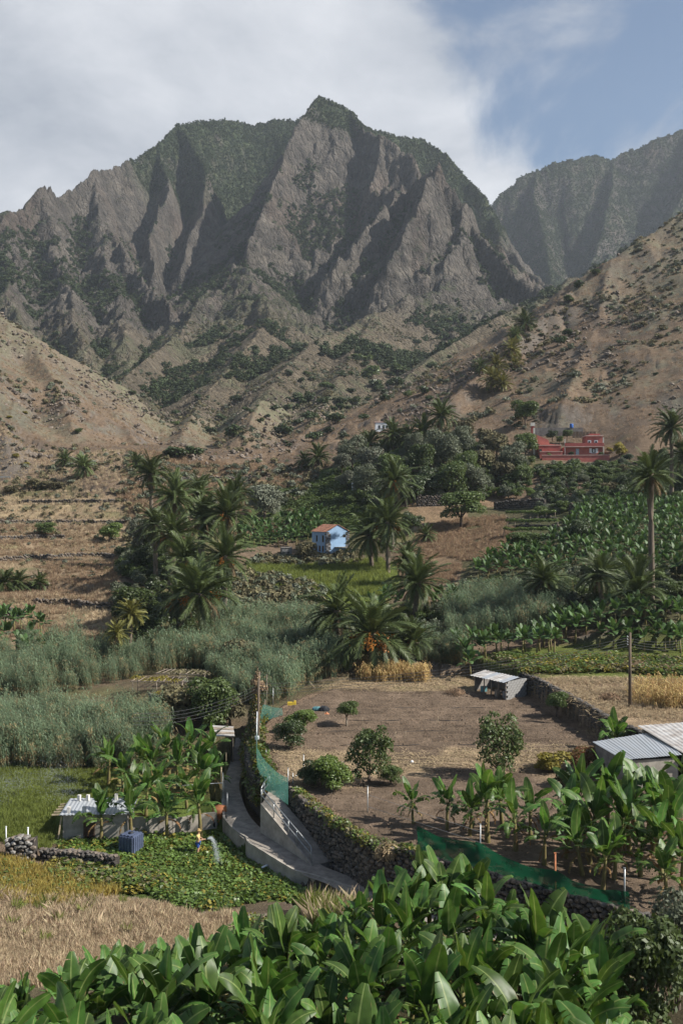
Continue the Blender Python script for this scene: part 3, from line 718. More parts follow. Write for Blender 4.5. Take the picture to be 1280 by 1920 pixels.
leafy('cane_brown', (.20, .155, .075), (.27, .21, .11), trans=.2, rough=.7, spec=.2, var=.25)
leafy('grass_dry', (.35, .275, .18), (.48, .39, .265), trans=.25, rough=.8, spec=.1, var=.22)
leafy('grass_brown', (.22, .155, .10), (.33, .245, .16), trans=.25, rough=.8, spec=.1, var=.25)
leafy('grass_green', (.115, .160, .035), (.21, .23, .07), trans=.35, rough=.6, spec=.15, var=.3)
leafy('grass_yellow', (.30, .25, .06), (.40, .32, .11), trans=.35, rough=.7, spec=.15, var=.25)
leafy('corn_dry', (.36, .26, .11), (.50, .37, .17), trans=.25, rough=.75, spec=.15, var=.15)
plain('bark', (.14, .105, .08), .95, 8, .35, None, .7, 20)
plain('bark_pale', (.32, .27, .21), .9, 8, .3, None, .5, 20)
plain('stone_dark', (.125, .112, .10), .95, 5, .4, None, .6, 14, island=.42)
plain('stone_brown', (.19, .155, .125), .95, 5, .35, None, .6, 14, island=.35)
plain('stone_grey', (.27, .255, .235), .95, 5, .3, None, .6, 14, island=.3)
plain('wall_core', (.05, .043, .037), 1.0, 3, .3, None, .5)
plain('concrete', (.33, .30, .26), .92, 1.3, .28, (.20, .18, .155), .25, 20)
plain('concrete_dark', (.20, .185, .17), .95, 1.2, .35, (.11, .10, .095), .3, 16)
plain('path_concrete', (.27, .24, .205), .93, 1.6, .25, (.15, .132, .112), .4, 18)
plain('block_grey', (.25, .245, .235), .95, 2.0, .25, None, .35, 20)
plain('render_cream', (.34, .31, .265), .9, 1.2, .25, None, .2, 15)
plain('white_paint', (.74, .76, .78), .7, 1.5, .07, None, .1, 12)
plain('blue_white', (.25, .38, .55), .75, 1.0, .07, None, .1, 12)
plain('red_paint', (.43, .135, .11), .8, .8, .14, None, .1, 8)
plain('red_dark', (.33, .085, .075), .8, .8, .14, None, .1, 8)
plain('pink_cap', (.55, .38, .33), .85, 1.5, .15, None, .1)
plain('roof_tile', (.30, .145, .095), .85, 2.0, .3, None, .3, island=.2)
plain('window_dark', (.012, .013, .015), .25, 1, .1, None, 0, spec=.6)
plain('shutter_brown', (.06, .03, .02), .6, 3, .2, None, .1)
plain('shutter_blue', (.33, .42, .50), .6, 3, .15, None, .1)
plain('metal_roof', (.36, .385, .41), .5, 1.2, .16, (.36, .37, .38), .1, 6, metal=.35, spec=.5, stretch=(1, .3, 1))
plain('metal_roof_old', (.46, .455, .44), .6, 1.0, .25, (.27, .23, .20), .2, 6, metal=.2, spec=.4)
plain('galvanised', (.36, .37, .37), .4, 6, .15, None, .05, metal=.6, spec=.5)
plain('wood_grey', (.27, .22, .17), .9, 2, .35, None, .4, 10, stretch=(1, 1, .2))
plain('wood_pole', (.145, .11, .08), .85, 3, .35, None, .4, 14, stretch=(1, 1, .15))
plain('wood_pale', (.45, .36, .24), .85, 3, .25, None, .3)
plain('tank_blue', (.075, .095, .155), .45, 2, .15, None, .08, spec=.45)
plain('blue_barrel', (.03, .12, .42), .45, 2, .12, None, .05)
plain('cable', (.07, .07, .072), .6, 3, .1, None, 0)
plain('hose_black', (.025, .025, .025), .6, 3, .2, None, 0)
plain('skin', (.42, .24, .16), .6, 6, .1, None, 0)
plain('shirt_yellow', (.55, .44, .18), .85, 5, .12, None, .1)
plain('shorts_blue', (.035, .09, .33), .85, 5, .15, None, .1)
plain('straw_hat', (.36, .24, .10), .9, 20, .2, None, .3)
plain('hair_dark', (.03, .02, .015), .8, 5, .2, None, 0)
plain('orange_paint', (.52, .20, .085), .6, 3, .3, (.26, .09, .04), .2)
plain('yellow_plastic', (.70, .50, .06), .5, 3, .1, None, 0)
plain('black_plastic', (.03, .033, .038), .5, 3, .3, None, .1)
plain('teal_plastic', (.10, .24, .26), .6, 3, .2, None, .1)
plain('white_block', (.66, .63, .57), .9, 4, .15, None, .2)
plain('soil', (.175, .125, .085), 1, 6, .3, None, .5)
plain('straw', (.38, .29, .17), .95, 6, .25, None, .3, island=.3)
plain('brush', (.30, .20, .125), .95, 6, .3, None, .3, island=.35)
plain('terracotta', (.45, .20, .11), .85, 3, .2, None, .1)

def net_material(name, colr, alpha, mesh_scale):
    """woven shade net: threads with holes between them"""
    m, n, l = new_mat(name); b = n['Principled BSDF']
    b.inputs['Base Color'].default_value = c4(colr); b.inputs['Roughness'].default_value = .7; b.inputs['Specular IOR Level'].default_value = .2
    tl = N(n, 'ShaderNodeBsdfTranslucent'); tl.inputs[0].default_value = c4(tuple(min(1, x * 1.4) for x in colr))
    m1 = N(n, 'ShaderNodeMixShader'); m1.inputs[0].default_value = .45; l.new(b.outputs[0], m1.inputs[1]); l.new(tl.outputs[0], m1.inputs[2])
    tp = N(n, 'ShaderNodeBsdfTransparent')
    ns = N(n, 'ShaderNodeTexNoise'); ns.inputs['Scale'].default_value = mesh_scale; ns.inputs['Detail'].default_value = 2
    l.new(N(n, 'ShaderNodeTexCoord').outputs['Object'], ns.inputs['Vector'])
    mr = N(n, 'ShaderNodeMapRange'); l.new(ns.outputs['Fac'], mr.inputs[0]); mr.inputs[1].default_value = .3; mr.inputs[2].default_value = .7
    mr.inputs[3].default_value = max(0, alpha - .1); mr.inputs[4].default_value = min(1, alpha + .1)
    m2 = N(n, 'ShaderNodeMixShader'); l.new(mr.outputs[0], m2.inputs[0]); l.new(tp.outputs[0], m2.inputs[1]); l.new(m1.outputs[0], m2.inputs[2])
    l.new(m2.outputs[0], n['Material Output'].inputs['Surface'])
net_material('net_dark', (.006, .060, .028), .9, 2.0)
net_material('net_teal', (.075, .20, .165), .6, 2.0)
net_material('water_spray', (.75, .80, .84), .30, 9.0)
# ------------------------------------------------------------------ plants: banana
def banana_leaf(mb, L, W, el0, bend, torn, seed, segs=14, fold=.45, M=None, twist=0, mi=0, fine=True):
    r = random.Random(seed)
    pts = [Vector((0, 0, 0))]; dirs = []; n = segs + 3; st = L / n
    for i in range(n):
        s = i / n; e = el0 - bend * s ** 1.6
        d = Vector((math.cos(e), 0, math.sin(e))); dirs.append(d); pts.append(pts[-1] + d * st)
    dirs.append(dirs[-1])
    k0 = 3                                                     # the leaf stalk
    T = (lambda p: M @ p) if M is not None else (lambda p: p)
    pr = [.035, .03, .024, .02]
    if fine: mb.tube([T(pts[i]) for i in range(k0 + 1)], pr, 5, mi, cap=False)
    for side in (-1, 1):
        cuts = sorted(set([0, segs] + [c for c in range(1, segs) if r.random() < torn]))
        for a, b in zip(cuts[:-1], cuts[1:]):
            dro = r.gauss(0, .10 + .4 * torn) - .55 * torn
            for i in range(a, b):
                V = []; UV = []
                for q in (i, i + 1):
                    t = q / segs
                    w = W / 2 * (max(0, math.sin(math.pi * min(1, (t * .93 + .035)) ** .72)) ** .55)
                    gap = 0
                    if torn and (q == a and a > 0): gap = .16 * st * 1
                    if torn and (q == b and b < segs): gap = -.16 * st
                    p = pts[q + k0]; d = dirs[q + k0]; up = Vector((-d.z, 0, d.x)); lat = Vector((0, side, 0))
                    tw = twist * t; f = fold * (1 - .8 * t) + dro
                    for c, cu in ((0, 0), (.55, .0), (1, -.18)):
                        ang = f + cu + .05 * math.sin(t * 19 + seed)
                        off = (lat * math.cos(ang) + up * math.sin(ang)) * w * c
                        if tw:
                            off = Matrix.Rotation(tw, 3, d) @ off
                        V.append(T(p + off + d * gap * c)); UV.append((.5 + side * .5 * c, t))
                F_ = [(0, 1, 4, 3), (1, 2, 5, 4)] if side > 0 else [(3, 4, 1, 0), (4, 5, 2, 1)]
                mb.add(V, F_, mi, UV, smooth=True)
    return mb
def weld(me, d=.0004):
    bm = bmesh.new(); bm.from_mesh(me); bmesh.ops.remove_doubles(bm, verts=bm.verts, dist=d); bm.to_mesh(me); bm.free(); return me

BL = {'up': [], 'mid': [], 'old': [], 'dry': []}
for i in range(5): BL['up'].append(weld(banana_leaf(MB(), 2.3, .70, R(84 - 3 * i), R(18 + 14 * i), .04 + .05 * i, 10 + i, fold=.55, twist=R((-40, 25, 60, -70, 10)[i])).mesh('leaf', ['banana_leaf'])))
for i in range(6): BL['mid'].append(weld(banana_leaf(MB(), 2.4, .70, R(66 - 5 * i), R(55 + 14 * i), .2 + .09 * i, 30 + i, fold=.34, twist=R((-50, 35, 20, -25, 60, 0)[i])).mesh('leaf', ['banana_leaf'])))
for i in range(5): BL['old'].append(weld(banana_leaf(MB(), 2.2, .58, R(36 - 6 * i), R(80 + 12 * i), .55 + .09 * i, 50 + i, fold=.1, twist=R((20, -30, 10, 40, -15)[i])).mesh('leaf', ['banana_leaf'])))
for i in range(3): BL['dry'].append(weld(banana_leaf(MB(), 1.9, .38, R(5), R(105), .7, 70 + i, fold=-.5, segs=10).mesh('dry_leaf', ['banana_dry'])))
def _stem(h, seed):
    r = random.Random(seed); pts = []; rad = []
    for i in range(7):
        t = i / 6; pts.append((math.sin(t * 2 + seed) * .04, math.cos(t * 3 + seed) * .04, t)); rad.append(.15 - .075 * t + r.uniform(-.008, .008))
    return MB().tube(pts, rad, 8).mesh('stem', ['banana_stem'])
BSTEM = [_stem(1, s) for s in range(3)]
def _bunch():
    mb = MB(); r = random.Random(4)
    mb.tube([(0, 0, .35), (.12, 0, .42), (.22, 0, .3), (.24, 0, -.45)], .02, 5)
    for i in range(7):
        for j in range(7):
            a = j * .9 + i * .4; z = .15 - i * .085; q = .12 - .006 * i
            mb.tube([(.24 + math.cos(a) * .04, math.sin(a) * .04, z), (.24 + math.cos(a) * q, math.sin(a) * q, z + .02), (.24 + math.cos(a) * q * 1.1, math.sin(a) * q * 1.1, z + .1)], [.02, .022, .01], 4)
    return mb.mesh('fruit_bunch', ['leaf_bright'])
BUNCH = _bunch()
def banana_plant(loc, size, seed, label, group=None, nleaf=None, bunch=False, dry=2, lean=.05, leafk=1.0):
    """a banana plant: stem, each leaf its own mesh, dry leaves hanging down"""
    r = random.Random(seed)
    e = empty('banana_plant', loc, r.uniform(0, 6.28), label=label, cat='banana plant', group=group)
    e.rotation_euler.x = r.gauss(0, lean); e.rotation_euler.y = r.gauss(0, lean)
    h = (1.55 + (1 - leafk) * 1.9) * size * r.uniform(.85, 1.15)
    put('stem', r.choice(BSTEM), (0, 0, -.1), (0, 0, 0), (size, size, h + .15), parent=e)
    n = nleaf or r.randint(9, 13); a0 = r.uniform(0, 6.28)
    for k in range(n):
        t = k / (n - 1)
        kind = 'up' if t < .36 else ('mid' if t < .72 else 'old')
        a0 += 2.4 + r.gauss(0, .25)
        s = leafk * size * (.78 + .34 * math.sin(math.pi * min(1, t + .28))) * r.uniform(.85, 1.12)
        put('leaf', r.choice(BL[kind]), (.05 * math.cos(a0), .05 * math.sin(a0), h * (1 - .14 * t)), (r.gauss(0, .09), r.gauss(0, .09), a0), s, parent=e)
    for k in range(dry):
        a0 += 2 + r.random()
        put('dry_leaf', r.choice(BL['dry']), (.06 * math.cos(a0), .06 * math.sin(a0), h * r.uniform(.62, .85)), (r.gauss(0, .2), r.gauss(0, .2), a0), size * r.uniform(.55, .8), parent=e)
    if bunch: put('fruit_bunch', BUNCH, (0, 0, h * .93), (0, 0, a0 + 1), size * 1.2, parent=e)
    return e
def banana_simple(seed):
    r = random.Random(seed); mb = MB(); h = 1.5
    mb.tube([(0, 0, -.3), (0, 0, h)], [.13, .07], 5, 1)
    a = 0
    for k in range(10):
        t = k / 9; a += 2.4 + r.gauss(0, .2)
        el, be, to = (R(80 - 10 * t), R(30 + 40 * t), .05) if t < .45 else (R(62 - 40 * (t - .45)), R(60 + 40 * t), .3)
        M = Matrix.Translation((0, 0, h * (1 - .1 * t))) @ Matrix.Rotation(a, 4, 'Z')
        banana_leaf(mb, 2.0 * r.uniform(.8, 1.1), .62, el, be, to, seed * 31 + k, segs=6, fold=.35, M=M, twist=r.uniform(-.8, .8), fine=False)
    return mb.mesh('banana_plant', ['banana_far', 'banana_stem'])
BSIMPLE = [banana_simple(s) for s in range(5)]
source_set('banana', BSIMPLE)

# ------------------------------------------------------------------ plants: palm
def frond(L, bend, seed, mat, droop=.25, nl=34):
    r = random.Random(seed); mb = MB(); n = 9; pts = [Vector((0, 0, 0))]; dirs = []
    for i in range(n):
        e = R(8) - bend * ((i + .5) / n) ** 1.5; d = Vector((math.cos(e), 0, math.sin(e))); dirs.append(d); pts.append(pts[-1] + d * (L / n))
    mb.tube(pts, [.045 * (1 - i / (n + .6)) + .006 for i in range(n + 1)], 3, 1, cap=False)
    for i in range(nl):
        t = .1 + .9 * (i + .5) / nl; q = t * n; k = min(int(q), n - 1); f = q - k
        p = pts[k].lerp(pts[k + 1], f); d = dirs[k]; up = Vector((-d.z, 0, d.x))
        ll = .62 * (math.sin(math.pi * (t * .86 + .09)) ** .6) * L / 3.2 * r.uniform(.85, 1.1)
        for s in (-1, 1):
            v = (d * .62 + Vector((0, s, 0)) * .72 + up * r.uniform(.05, .38)).normalized()
            tip = p + v * ll + Vector((0, 0, -droop * ll * r.uniform(.4, 1.2)))
            w = d * .05
            mb.add([p - w, p + w, p.lerp(tip, .55) + Vector((0, 0, .05 * ll)) + w * .8, tip], [(0, 1, 2), (0, 2, 3)], 0)
    return mb.mesh('frond', [mat, mat])
FR = {'palm_frond': [frond(3.3, R(30 + 14 * i), i, 'palm_frond', .2 + .05 * i) for i in range(5)],
      'palm_frond_yellow': [frond(3.0, R(35 + 14 * i), 20 + i, 'palm_frond_yellow', .25) for i in range(4)],
      'palm_dead': [frond(2.6, R(50), 40 + i, 'palm_dead', .7, 18) for i in range(2)]}
def _trunk(seed):
    r = random.Random(seed); pts = []; rad = []
    for i in range(15):
        t = i / 14; pts.append((0.02 * math.sin(t * 5 + seed), .02 * math.cos(t * 4), t)); rad.append((.36 if i == 0 else .30) - .05 * t + (.03 if i % 2 else -.012))
    rad[-1] = .36; rad[-2] = .42; rad[-3] = .36
    return MB().tube(pts, rad, 10).mesh('trunk', ['palm_trunk'])
PTRUNK = [_trunk(s) for s in range(3)]
def _dates(seed):
    r = random.Random(seed); mb = MB()
    mb.tube([(0, 0, .1), (.45, 0, .15), (.8, 0, -.15)], .025, 4)
    for i in range(70):
        p = Vector((.85 + r.gauss(0, .16), r.gauss(0, .16), -.35 + r.gauss(0, .2))); s = .055
        mb.add([p + Vector(v) * s for v in ((1, 0, -.7), (-1, 0, -.7), (0, 1, .7), (0, -1, .7))], [(0, 1, 2), (0, 3, 1), (0, 2, 3), (1, 3, 2)])
    return mb.mesh('fruit_cluster', ['date_fruit'])
PDATES = [_dates(s) for s in range(3)]
def frond_places(n, seed, low=-55, hi=84):
    r = random.Random(seed); a = r.uniform(0, 6.28); out = []
    for k in range(n):
        t = (k + .5) / n; a += 2.39996 + r.gauss(0, .12)
        el = hi - (hi - low) * (t ** .9) + r.gauss(0, 5)
        out.append((a, R(el), r.uniform(.88, 1.08) * (1.0 if el > -20 else .9), el))
    return out
def merged_crown(seed, mat, n=60, dead=5):
    r = random.Random(seed); V = []; F_ = []; mi = []
    mb = MB()
    for a, el, s, eld in frond_places(n, seed):
        me = r.choice(FR[mat] if not (dead and eld < -38 and r.random() < .6) else FR['palm_dead'])
        M = Matrix.Rotation(a, 4, 'Z') @ Matrix.Rotation(-el, 4, 'Y') @ Matrix.Rotation(r.gauss(0, .3), 4, 'X') @ Matrix.Scale(s, 4)
        mb.add([M @ v.co for v in me.vertices], [tuple(p.vertices) for p in me.polygons], 1 if me in FR['palm_dead'] else 0)
    return mb.mesh('crown', [mat, 'palm_dead'])
PCROWN = {m: [merged_crown(s, m) for s in range(3)] for m in ('palm_frond', 'palm_frond_yellow')}
def palm(cx, cy, Y, rpx, label, near=False, fruit=0, mat='palm_frond', group=None, seed=None, sink=.25):
    """a date palm whose crown centre is seen at (cx, cy); the trunk goes down to the ground below it"""
    r = random.Random(seed if seed is not None else int(cx * 31 + cy))
    if Y is None: Y = hit(cx, cy + rpx * .8, 100).y
    c = P(cx, cy, Y); g = gz(c.x, Y); s = rpx / F * Y / 2.45
    h = max(c.z - g, .5)
    e = empty('palm_tree', (c.x, Y, g - sink), r.uniform(0, 6.28), label=label, cat='palm tree', group=group)
    e.rotation_euler.x = r.gauss(0, .035); e.rotation_euler.y = r.gauss(0, .035)
    fruit = (fruit + 1) // 2 if fruit < 5 else fruit
    hh = h + sink
    w = min(1.25, max(.8, s)) * (1 if hh > 2.5 else 1.3)
    put('trunk', r.choice(PTRUNK), (0, 0, 0), (0, 0, 0), (w, w, hh), parent=e)
    if near:
        for a, el, q, eld in frond_places(56, int(cx + cy)):
            me = r.choice(FR[mat]) if not (eld < -36 and r.random() < .75) else r.choice(FR['palm_dead'])
            o = put('frond', me, (0, 0, hh - .1), (0, 0, 0), s * q, parent=e)
            o.rotation_euler = (Matrix.Rotation(a, 3, 'Z') @ Matrix.Rotation(-el, 3, 'Y') @ Matrix.Rotation(r.gauss(0, .3), 3, 'X')).to_euler()
    else:
        put('crown', r.choice(PCROWN[mat]), (0, 0, hh - .1), (0, 0, r.uniform(0, 6.28)), s, parent=e)
    for k in range(fruit):
        a = k * 6.283 / fruit + r.uniform(-.3, .3)
        put('fruit_cluster', r.choice(PDATES), loc=(.15 * math.cos(a), .15 * math.sin(a), hh - .05), rot=(0, r.uniform(-.1, .25), a), scale=s * r.uniform(1.05, 1.4), parent=e, kind='stuff')
    return e

# ------------------------------------------------------------------ plants: trees, shrubs
def leaf_cloud(n, lumps, size, seed, flat=.35, aspect=.55):
    """n leaf faces on and inside a set of lumps (cx, cy, cz, rx, ry, rz)"""
    g = np.random.default_rng(seed); L = np.array(lumps, float)
    wts = (L[:, 3] * L[:, 5]); wts = wts / wts.sum()
    k = g.choice(len(L), n, p=wts); d = g.normal(size=(n, 3)); d /= np.linalg.norm(d, axis=1)[:, None]
    d[:, 2] = np.where(d[:, 2] < -.45, -d[:, 2], d[:, 2])
    rr = g.uniform(.55, 1.06, n) ** .7
    c = L[k, :3] + d * L[k, 3:6] * rr[:, None]
    c += g.normal(size=(n, 3)) * size * .35
    nr = d + g.normal(size=(n, 3)) * .75; nr[:, 2] += flat; nr /= np.linalg.norm(nr, axis=1)[:, None]
    t = np.cross(nr, g.normal(size=(n, 3))); t /= np.linalg.norm(t, axis=1)[:, None]; b = np.cross(nr, t)
    s = size * g.uniform(.65, 1.35, n)[:, None]
    bend = nr * s * -.12
    return np.stack([c - t * s, c - b * s * aspect + bend * -1, c + t * s, c + b * s * aspect - bend], 1)
def lumps_for(seed, n, rx, rz, spread=.62, lump=.42, base=.0):
    r = random.Random(seed); out = [(0, 0, base + rz * .95, rx * .62, rx * .62, rz * .62)]
    for i in range(n):
        a = r.uniform(0, 6.28); q = rx * spread * math.sqrt(r.uniform(.15, 1)); z = base + rz * r.uniform(.45, 1.55)
        s = r.uniform(.7, 1.2) * lump
        taper = 1 - .35 * abs((z - base) / rz - 1)
        out.append((math.cos(a) * q * taper, math.sin(a) * q * taper, z, rx * s, rx * s, rz * s * .9))
    return out
CROWNS = {}
def crown_set(key, mat, n, nl, size, rz=1.0, k=4, lump=.40, spread=.66, flat=.35, seed=0):
    CROWNS[key] = [quads_mesh('crown', leaf_cloud(n, lumps_for(seed + i * 7, nl, 1, rz, spread, lump), size, seed + i, flat), [mat]) for i in range(k)]
crown_set('dark', 'leaf_dark', 5200, 11, 0.051, .85, seed=1)
crown_set('mid', 'leaf_mid', 5200, 11, 0.053, .9, seed=20)
crown_set('bright', 'leaf_bright', 4800, 10, 0.058, .9, seed=40)
crown_set('olive', 'leaf_olive', 5600, 12, 0.046, .9, seed=60)
crown_set('grey', 'leaf_grey', 4800, 12, 0.051, .8, seed=80)
crown_set('open', 'leaf_mid', 3000, 18, .052, 1.25, lump=.24, spread=.75, seed=100)
crown_set('red', 'leaf_red', 4400, 10, 0.058, .8, seed=120)
crown_set('scrub', 'leaf_scrub', 1500, 9, .095, .7, seed=140)
crown_set('yellow', 'leaf_yellowgreen', 1500, 9, .10, .7, seed=160)
crown_set('fardark', 'leaf_dark', 700, 8, .13, .78, seed=180)
crown_set('farmid', 'leaf_mid', 700, 8, .13, .8, seed=200)
def _limbs(seed, n=6):
    r = random.Random(seed); mb = MB()
    mb.tube([(0, 0, -.15), (.02, .01, .25), (.0, .03, .55)], [.075, .06, .05], 7)
    for i in range(n):
        a = i * 6.28 / n + r.uniform(-.4, .4); q = r.uniform(.35, .6)
        mb.tube([(0, .02, .42 + .03 * i), (q * .45 * math.cos(a), q * .45 * math.sin(a), .75), (q * math.cos(a), q * math.sin(a), 1.15 + r.uniform(-.1, .3))], [.04, .028, .01], 5)
    return mb.mesh('trunk', ['bark'])
LIMBS = [_limbs(s) for s in range(3)]
def _limbs_pale():
    me = LIMBS[0].copy(); me.materials[0] = MATS['bark_pale']; return me
LIMB_PALE = _limbs_pale()
def tree(loc, rx, kind, label, rz=None, group=None, name='tree', cat='tree', lift=.25, seed=None, pale=False, trunk=True):
    """crown of radius rx on a trunk with limbs; rz is half the crown's height"""
    r = random.Random(seed if seed is not None else int(loc[0] * 91 + loc[1] * 37))
    rz = rz or rx
    e = empty(name, (loc[0], loc[1], loc[2] - .1), r.uniform(0, 6.28), label=label, cat=cat, group=group)
    if trunk: put('trunk', LIMB_PALE if pale else r.choice(LIMBS), (0, 0, 0), (0, 0, 0), (rx * .9, rx * .9, (lift + rz * .9)), parent=e)
    put('crown', r.choice(CROWNS[kind]), (0, 0, lift * (1 if trunk else 0)), (0, 0, r.uniform(0, 6.28)), (rx, rx, rz), parent=e)
    return e
def shrub(px, py, rpx, kind, label, group=None, squash=.8, name='shrub', cat='shrub', ymin=12, Y=None):
    """a shrub whose foot is on the terrain at photo pixel (px, py + part of its height)"""
    if Y is None:
        h = hit(px, py + rpx * .55, ymin)
        if h is None: return None
    else:
        X = (px - 640) / F * Y; h = Vector((X, Y, gz(X, Y)))
    rx = rpx / F * h.y
    return tree(h, rx, kind, label, rx * squash, group, name, cat, lift=0.02, trunk=True)

# ------------------------------------------------------------------ plants for the scattered masses
def _cane(seed, mat, h=4.0, n=17, rad=.85, brown=.12):
    r = random.Random(seed); mb = MB()
    for i in range(n):
        a = r.uniform(0, 6.28); q = rad * math.sqrt(r.random()); x, y = q * math.cos(a), q * math.sin(a); hh = h * r.uniform(.72, 1.05)
        lx, ly = r.gauss(-.35, .3), r.gauss(0, .3)
        pts = [Vector((x + lx * t * t, y + ly * t * t, hh * t)) for t in (0, .5, 1)]
        mb.tube(pts, [.02, .017, .006], 3, 1 if r.random() < .3 else 0, cap=False)
        for k in range(19):
            t = .2 + .8 * (k + r.random()) / 19; p = Vector((x + lx * t * t, y + ly * t * t, hh * t)); b = r.uniform(0, 6.28)
            v = Vector((math.cos(b), math.sin(b), 0)); ll = r.uniform(.35, .65); w = Vector((-v.y, v.x, 0)) * .032
            m = p + v * ll * .5 + Vector((0, 0, ll * .34)); e_ = p + v * ll + Vector((0, 0, ll * r.uniform(-.35, .35)))
            mb.add([p, m - w, e_, m + w], [(0, 1, 2, 3)], 1 if (r.random() < brown or t < .35) else 0)
    return mb.mesh('cane', [mat, 'cane_brown'])
source_set('cane', [_cane(s, 'cane_leaf', brown=(.06, .1, .12, .5, .08)[s], h=(4.0, 4.2, 3.8, 3.6, 4.6)[s], n=(17, 15, 18, 12, 13)[s]) for s in range(5)])
def _tuft(seed, mat, n=16, h=.55, spread=.22, w=.012, bend=.35):
    r = random.Random(seed); co = []
    for i in range(n):
        a = r.uniform(0, 6.28); q = spread * math.sqrt(r.random()); x, y = q * math.cos(a), q * math.sin(a); b = r.uniform(0, 6.28)
        hh = h * r.uniform(.5, 1.15); dx, dy = bend * hh * r.gauss(0, 1) * .7, bend * hh * r.gauss(0, 1) * .7
        wx, wy = w * math.cos(b), w * math.sin(b)
        co.append([(x - wx, y - wy, -.02), (x + wx, y + wy, -.02), (x + dx * .45 + wx * .8, y + dy * .45 + wy * .8, hh * .6), (x + dx, y + dy, hh)])
    return quads_mesh('tuft', np.array(co), [mat])
for k, m, h, w, n in (('dry', 'grass_dry', .5, .011, 26), ('brown', 'grass_brown', .45, .013, 22), ('green', 'grass_green', .42, .018, 18), ('gyellow', 'grass_yellow', .55, .018, 18)):
    source_set('tuft_' + k, [_tuft(s, m, n, h, .25, w) for s in range(3)])
source_set('reedgrass', [_tuft(s, 'grass_green', 30, 1.6, .35, .02, .45) for s in range(2)] + [_tuft(9, 'grass_dry', 30, 1.6, .35, .02, .45)])
def _cover(seed, mat, n=30, size=.085, rad=.55, h=.3, mat2=None):
    g = np.random.default_rng(seed); a = g.uniform(0, 6.28, n); q = rad * np.sqrt(g.random(n))
    c = np.stack([q * np.cos(a), q * np.sin(a), h * (1 - (q / rad) ** 2 * .6) * g.uniform(.35, 1.0, n)], -1)
    nr = np.stack([g.normal(0, .45, n), g.normal(0, .45, n), np.ones(n)], -1); nr /= np.linalg.norm(nr, axis=1)[:, None]
    t = np.cross(nr, g.normal(size=(n, 3))); t /= np.linalg.norm(t, axis=1)[:, None]; b = np.cross(nr, t); s = size * g.uniform(.6, 1.4, n)[:, None]
    return quads_mesh('cover', np.stack([c - t * s, c - b * s * .8, c + t * s, c + b * s * .8], 1), [mat])
source_set('garden', [_cover(s, 'leaf_garden') for s in range(4)] + [_cover(8, 'leaf_yellowgreen', 20)])
source_set('ivy', [_cover(s, 'leaf_bright', 34, .07, .45, .35) for s in range(2)] + [_cover(9, 'leaf_yellowgreen', 30, .07, .45, .35), _cover(12, 'leaf_scrub', 30, .07, .45, .35)])
source_set('vine', [_cover(s, 'leaf_mid', 30, .12, .6, .4) for s in range(3)])
source_set('scrub', [CROWNS_M for CROWNS_M in [quads_mesh('scrub', leaf_cloud(70, lumps_for(s, 4, 1, .6), .26, s), [m]) for s, m in ((1, 'leaf_scrub'), (2, 'leaf_grey'), (3, 'leaf_scrub'), (4, 'leaf_olive'))]])
source_set('forest', [quads_mesh('forest', leaf_cloud(90, lumps_for(s, 6, 1, .9), .26, s), ['leaf_forest']) for s in range(4)])
source_set('bushes', [quads_mesh('bushes', leaf_cloud(800, lumps_for(s, 7, 1, .8), .105, s), [m]) for s, m in ((1, 'leaf_mid'), (2, 'leaf_dark'), (3, 'leaf_olive'), (5, 'leaf_mid'))])
def _maize(seed):
    r = random.Random(seed); mb = MB()
    for i in range(5):
        x, y = r.gauss(0, .25), r.gauss(0, .25); h = r.uniform(1.2, 1.9)
        mb.tube([(x, y, 0), (x + r.gauss(0, .08), y, h)], [.018, .008], 4, cap=False)
        for k in range(8):
            z = h * (k + 1) / 8.5; b = r.uniform(0, 6.28); v = Vector((math.cos(b), math.sin(b), 0)); p = Vector((x, y, z)); w = Vector((-v.y, v.x, 0)) * .04
            m = p + v * .22 + Vector((0, 0, .14)); e_ = p + v * .42 + Vector((0, 0, r.uniform(-.35, 0)))
            mb.add([p, m - w, e_, m + w], [(0, 1, 2, 3)])
    return mb.mesh('maize', ['corn_dry'])
source_set('maize', [_maize(s) for s in range(3)])
def _clod(seed):
    r = random.Random(seed); mb = MB()
    for i in range(7):
        c = Vector((r.gauss(0, .35), r.gauss(0, .35), 0)); s = r.uniform(.03, .09)
        mb.add([c + Vector((a * s * r.uniform(.7, 1.3), b * s * r.uniform(.7, 1.3), d * s)) for a, b, d in ((1, 0, 0), (-.5, .9, 0), (-.5, -.9, 0), (0, 0, 1))], [(0, 1, 3), (1, 2, 3), (2, 0, 3)])
    return mb.mesh('clod', ['soil'])
source_set('clod', [_clod(s) for s in range(3)])
def _strawbits(seed):
    r = random.Random(seed); mb = MB()
    for i in range(14):
        c = Vector((r.gauss(0, .4), r.gauss(0, .4), r.uniform(.01, .06))); a = r.uniform(0, 6.28); v = Vector((math.cos(a), math.sin(a), r.gauss(0, .15))) * r.uniform(.08, .25); w = Vector((-v.y, v.x, 0)).normalized() * .014
        mb.add([c - v - w, c - v + w, c + v + w, c + v - w], [(0, 1, 2, 3)])
    return mb.mesh('straw', ['straw'])
source_set('strawbits', [_strawbits(s) for s in range(3)])

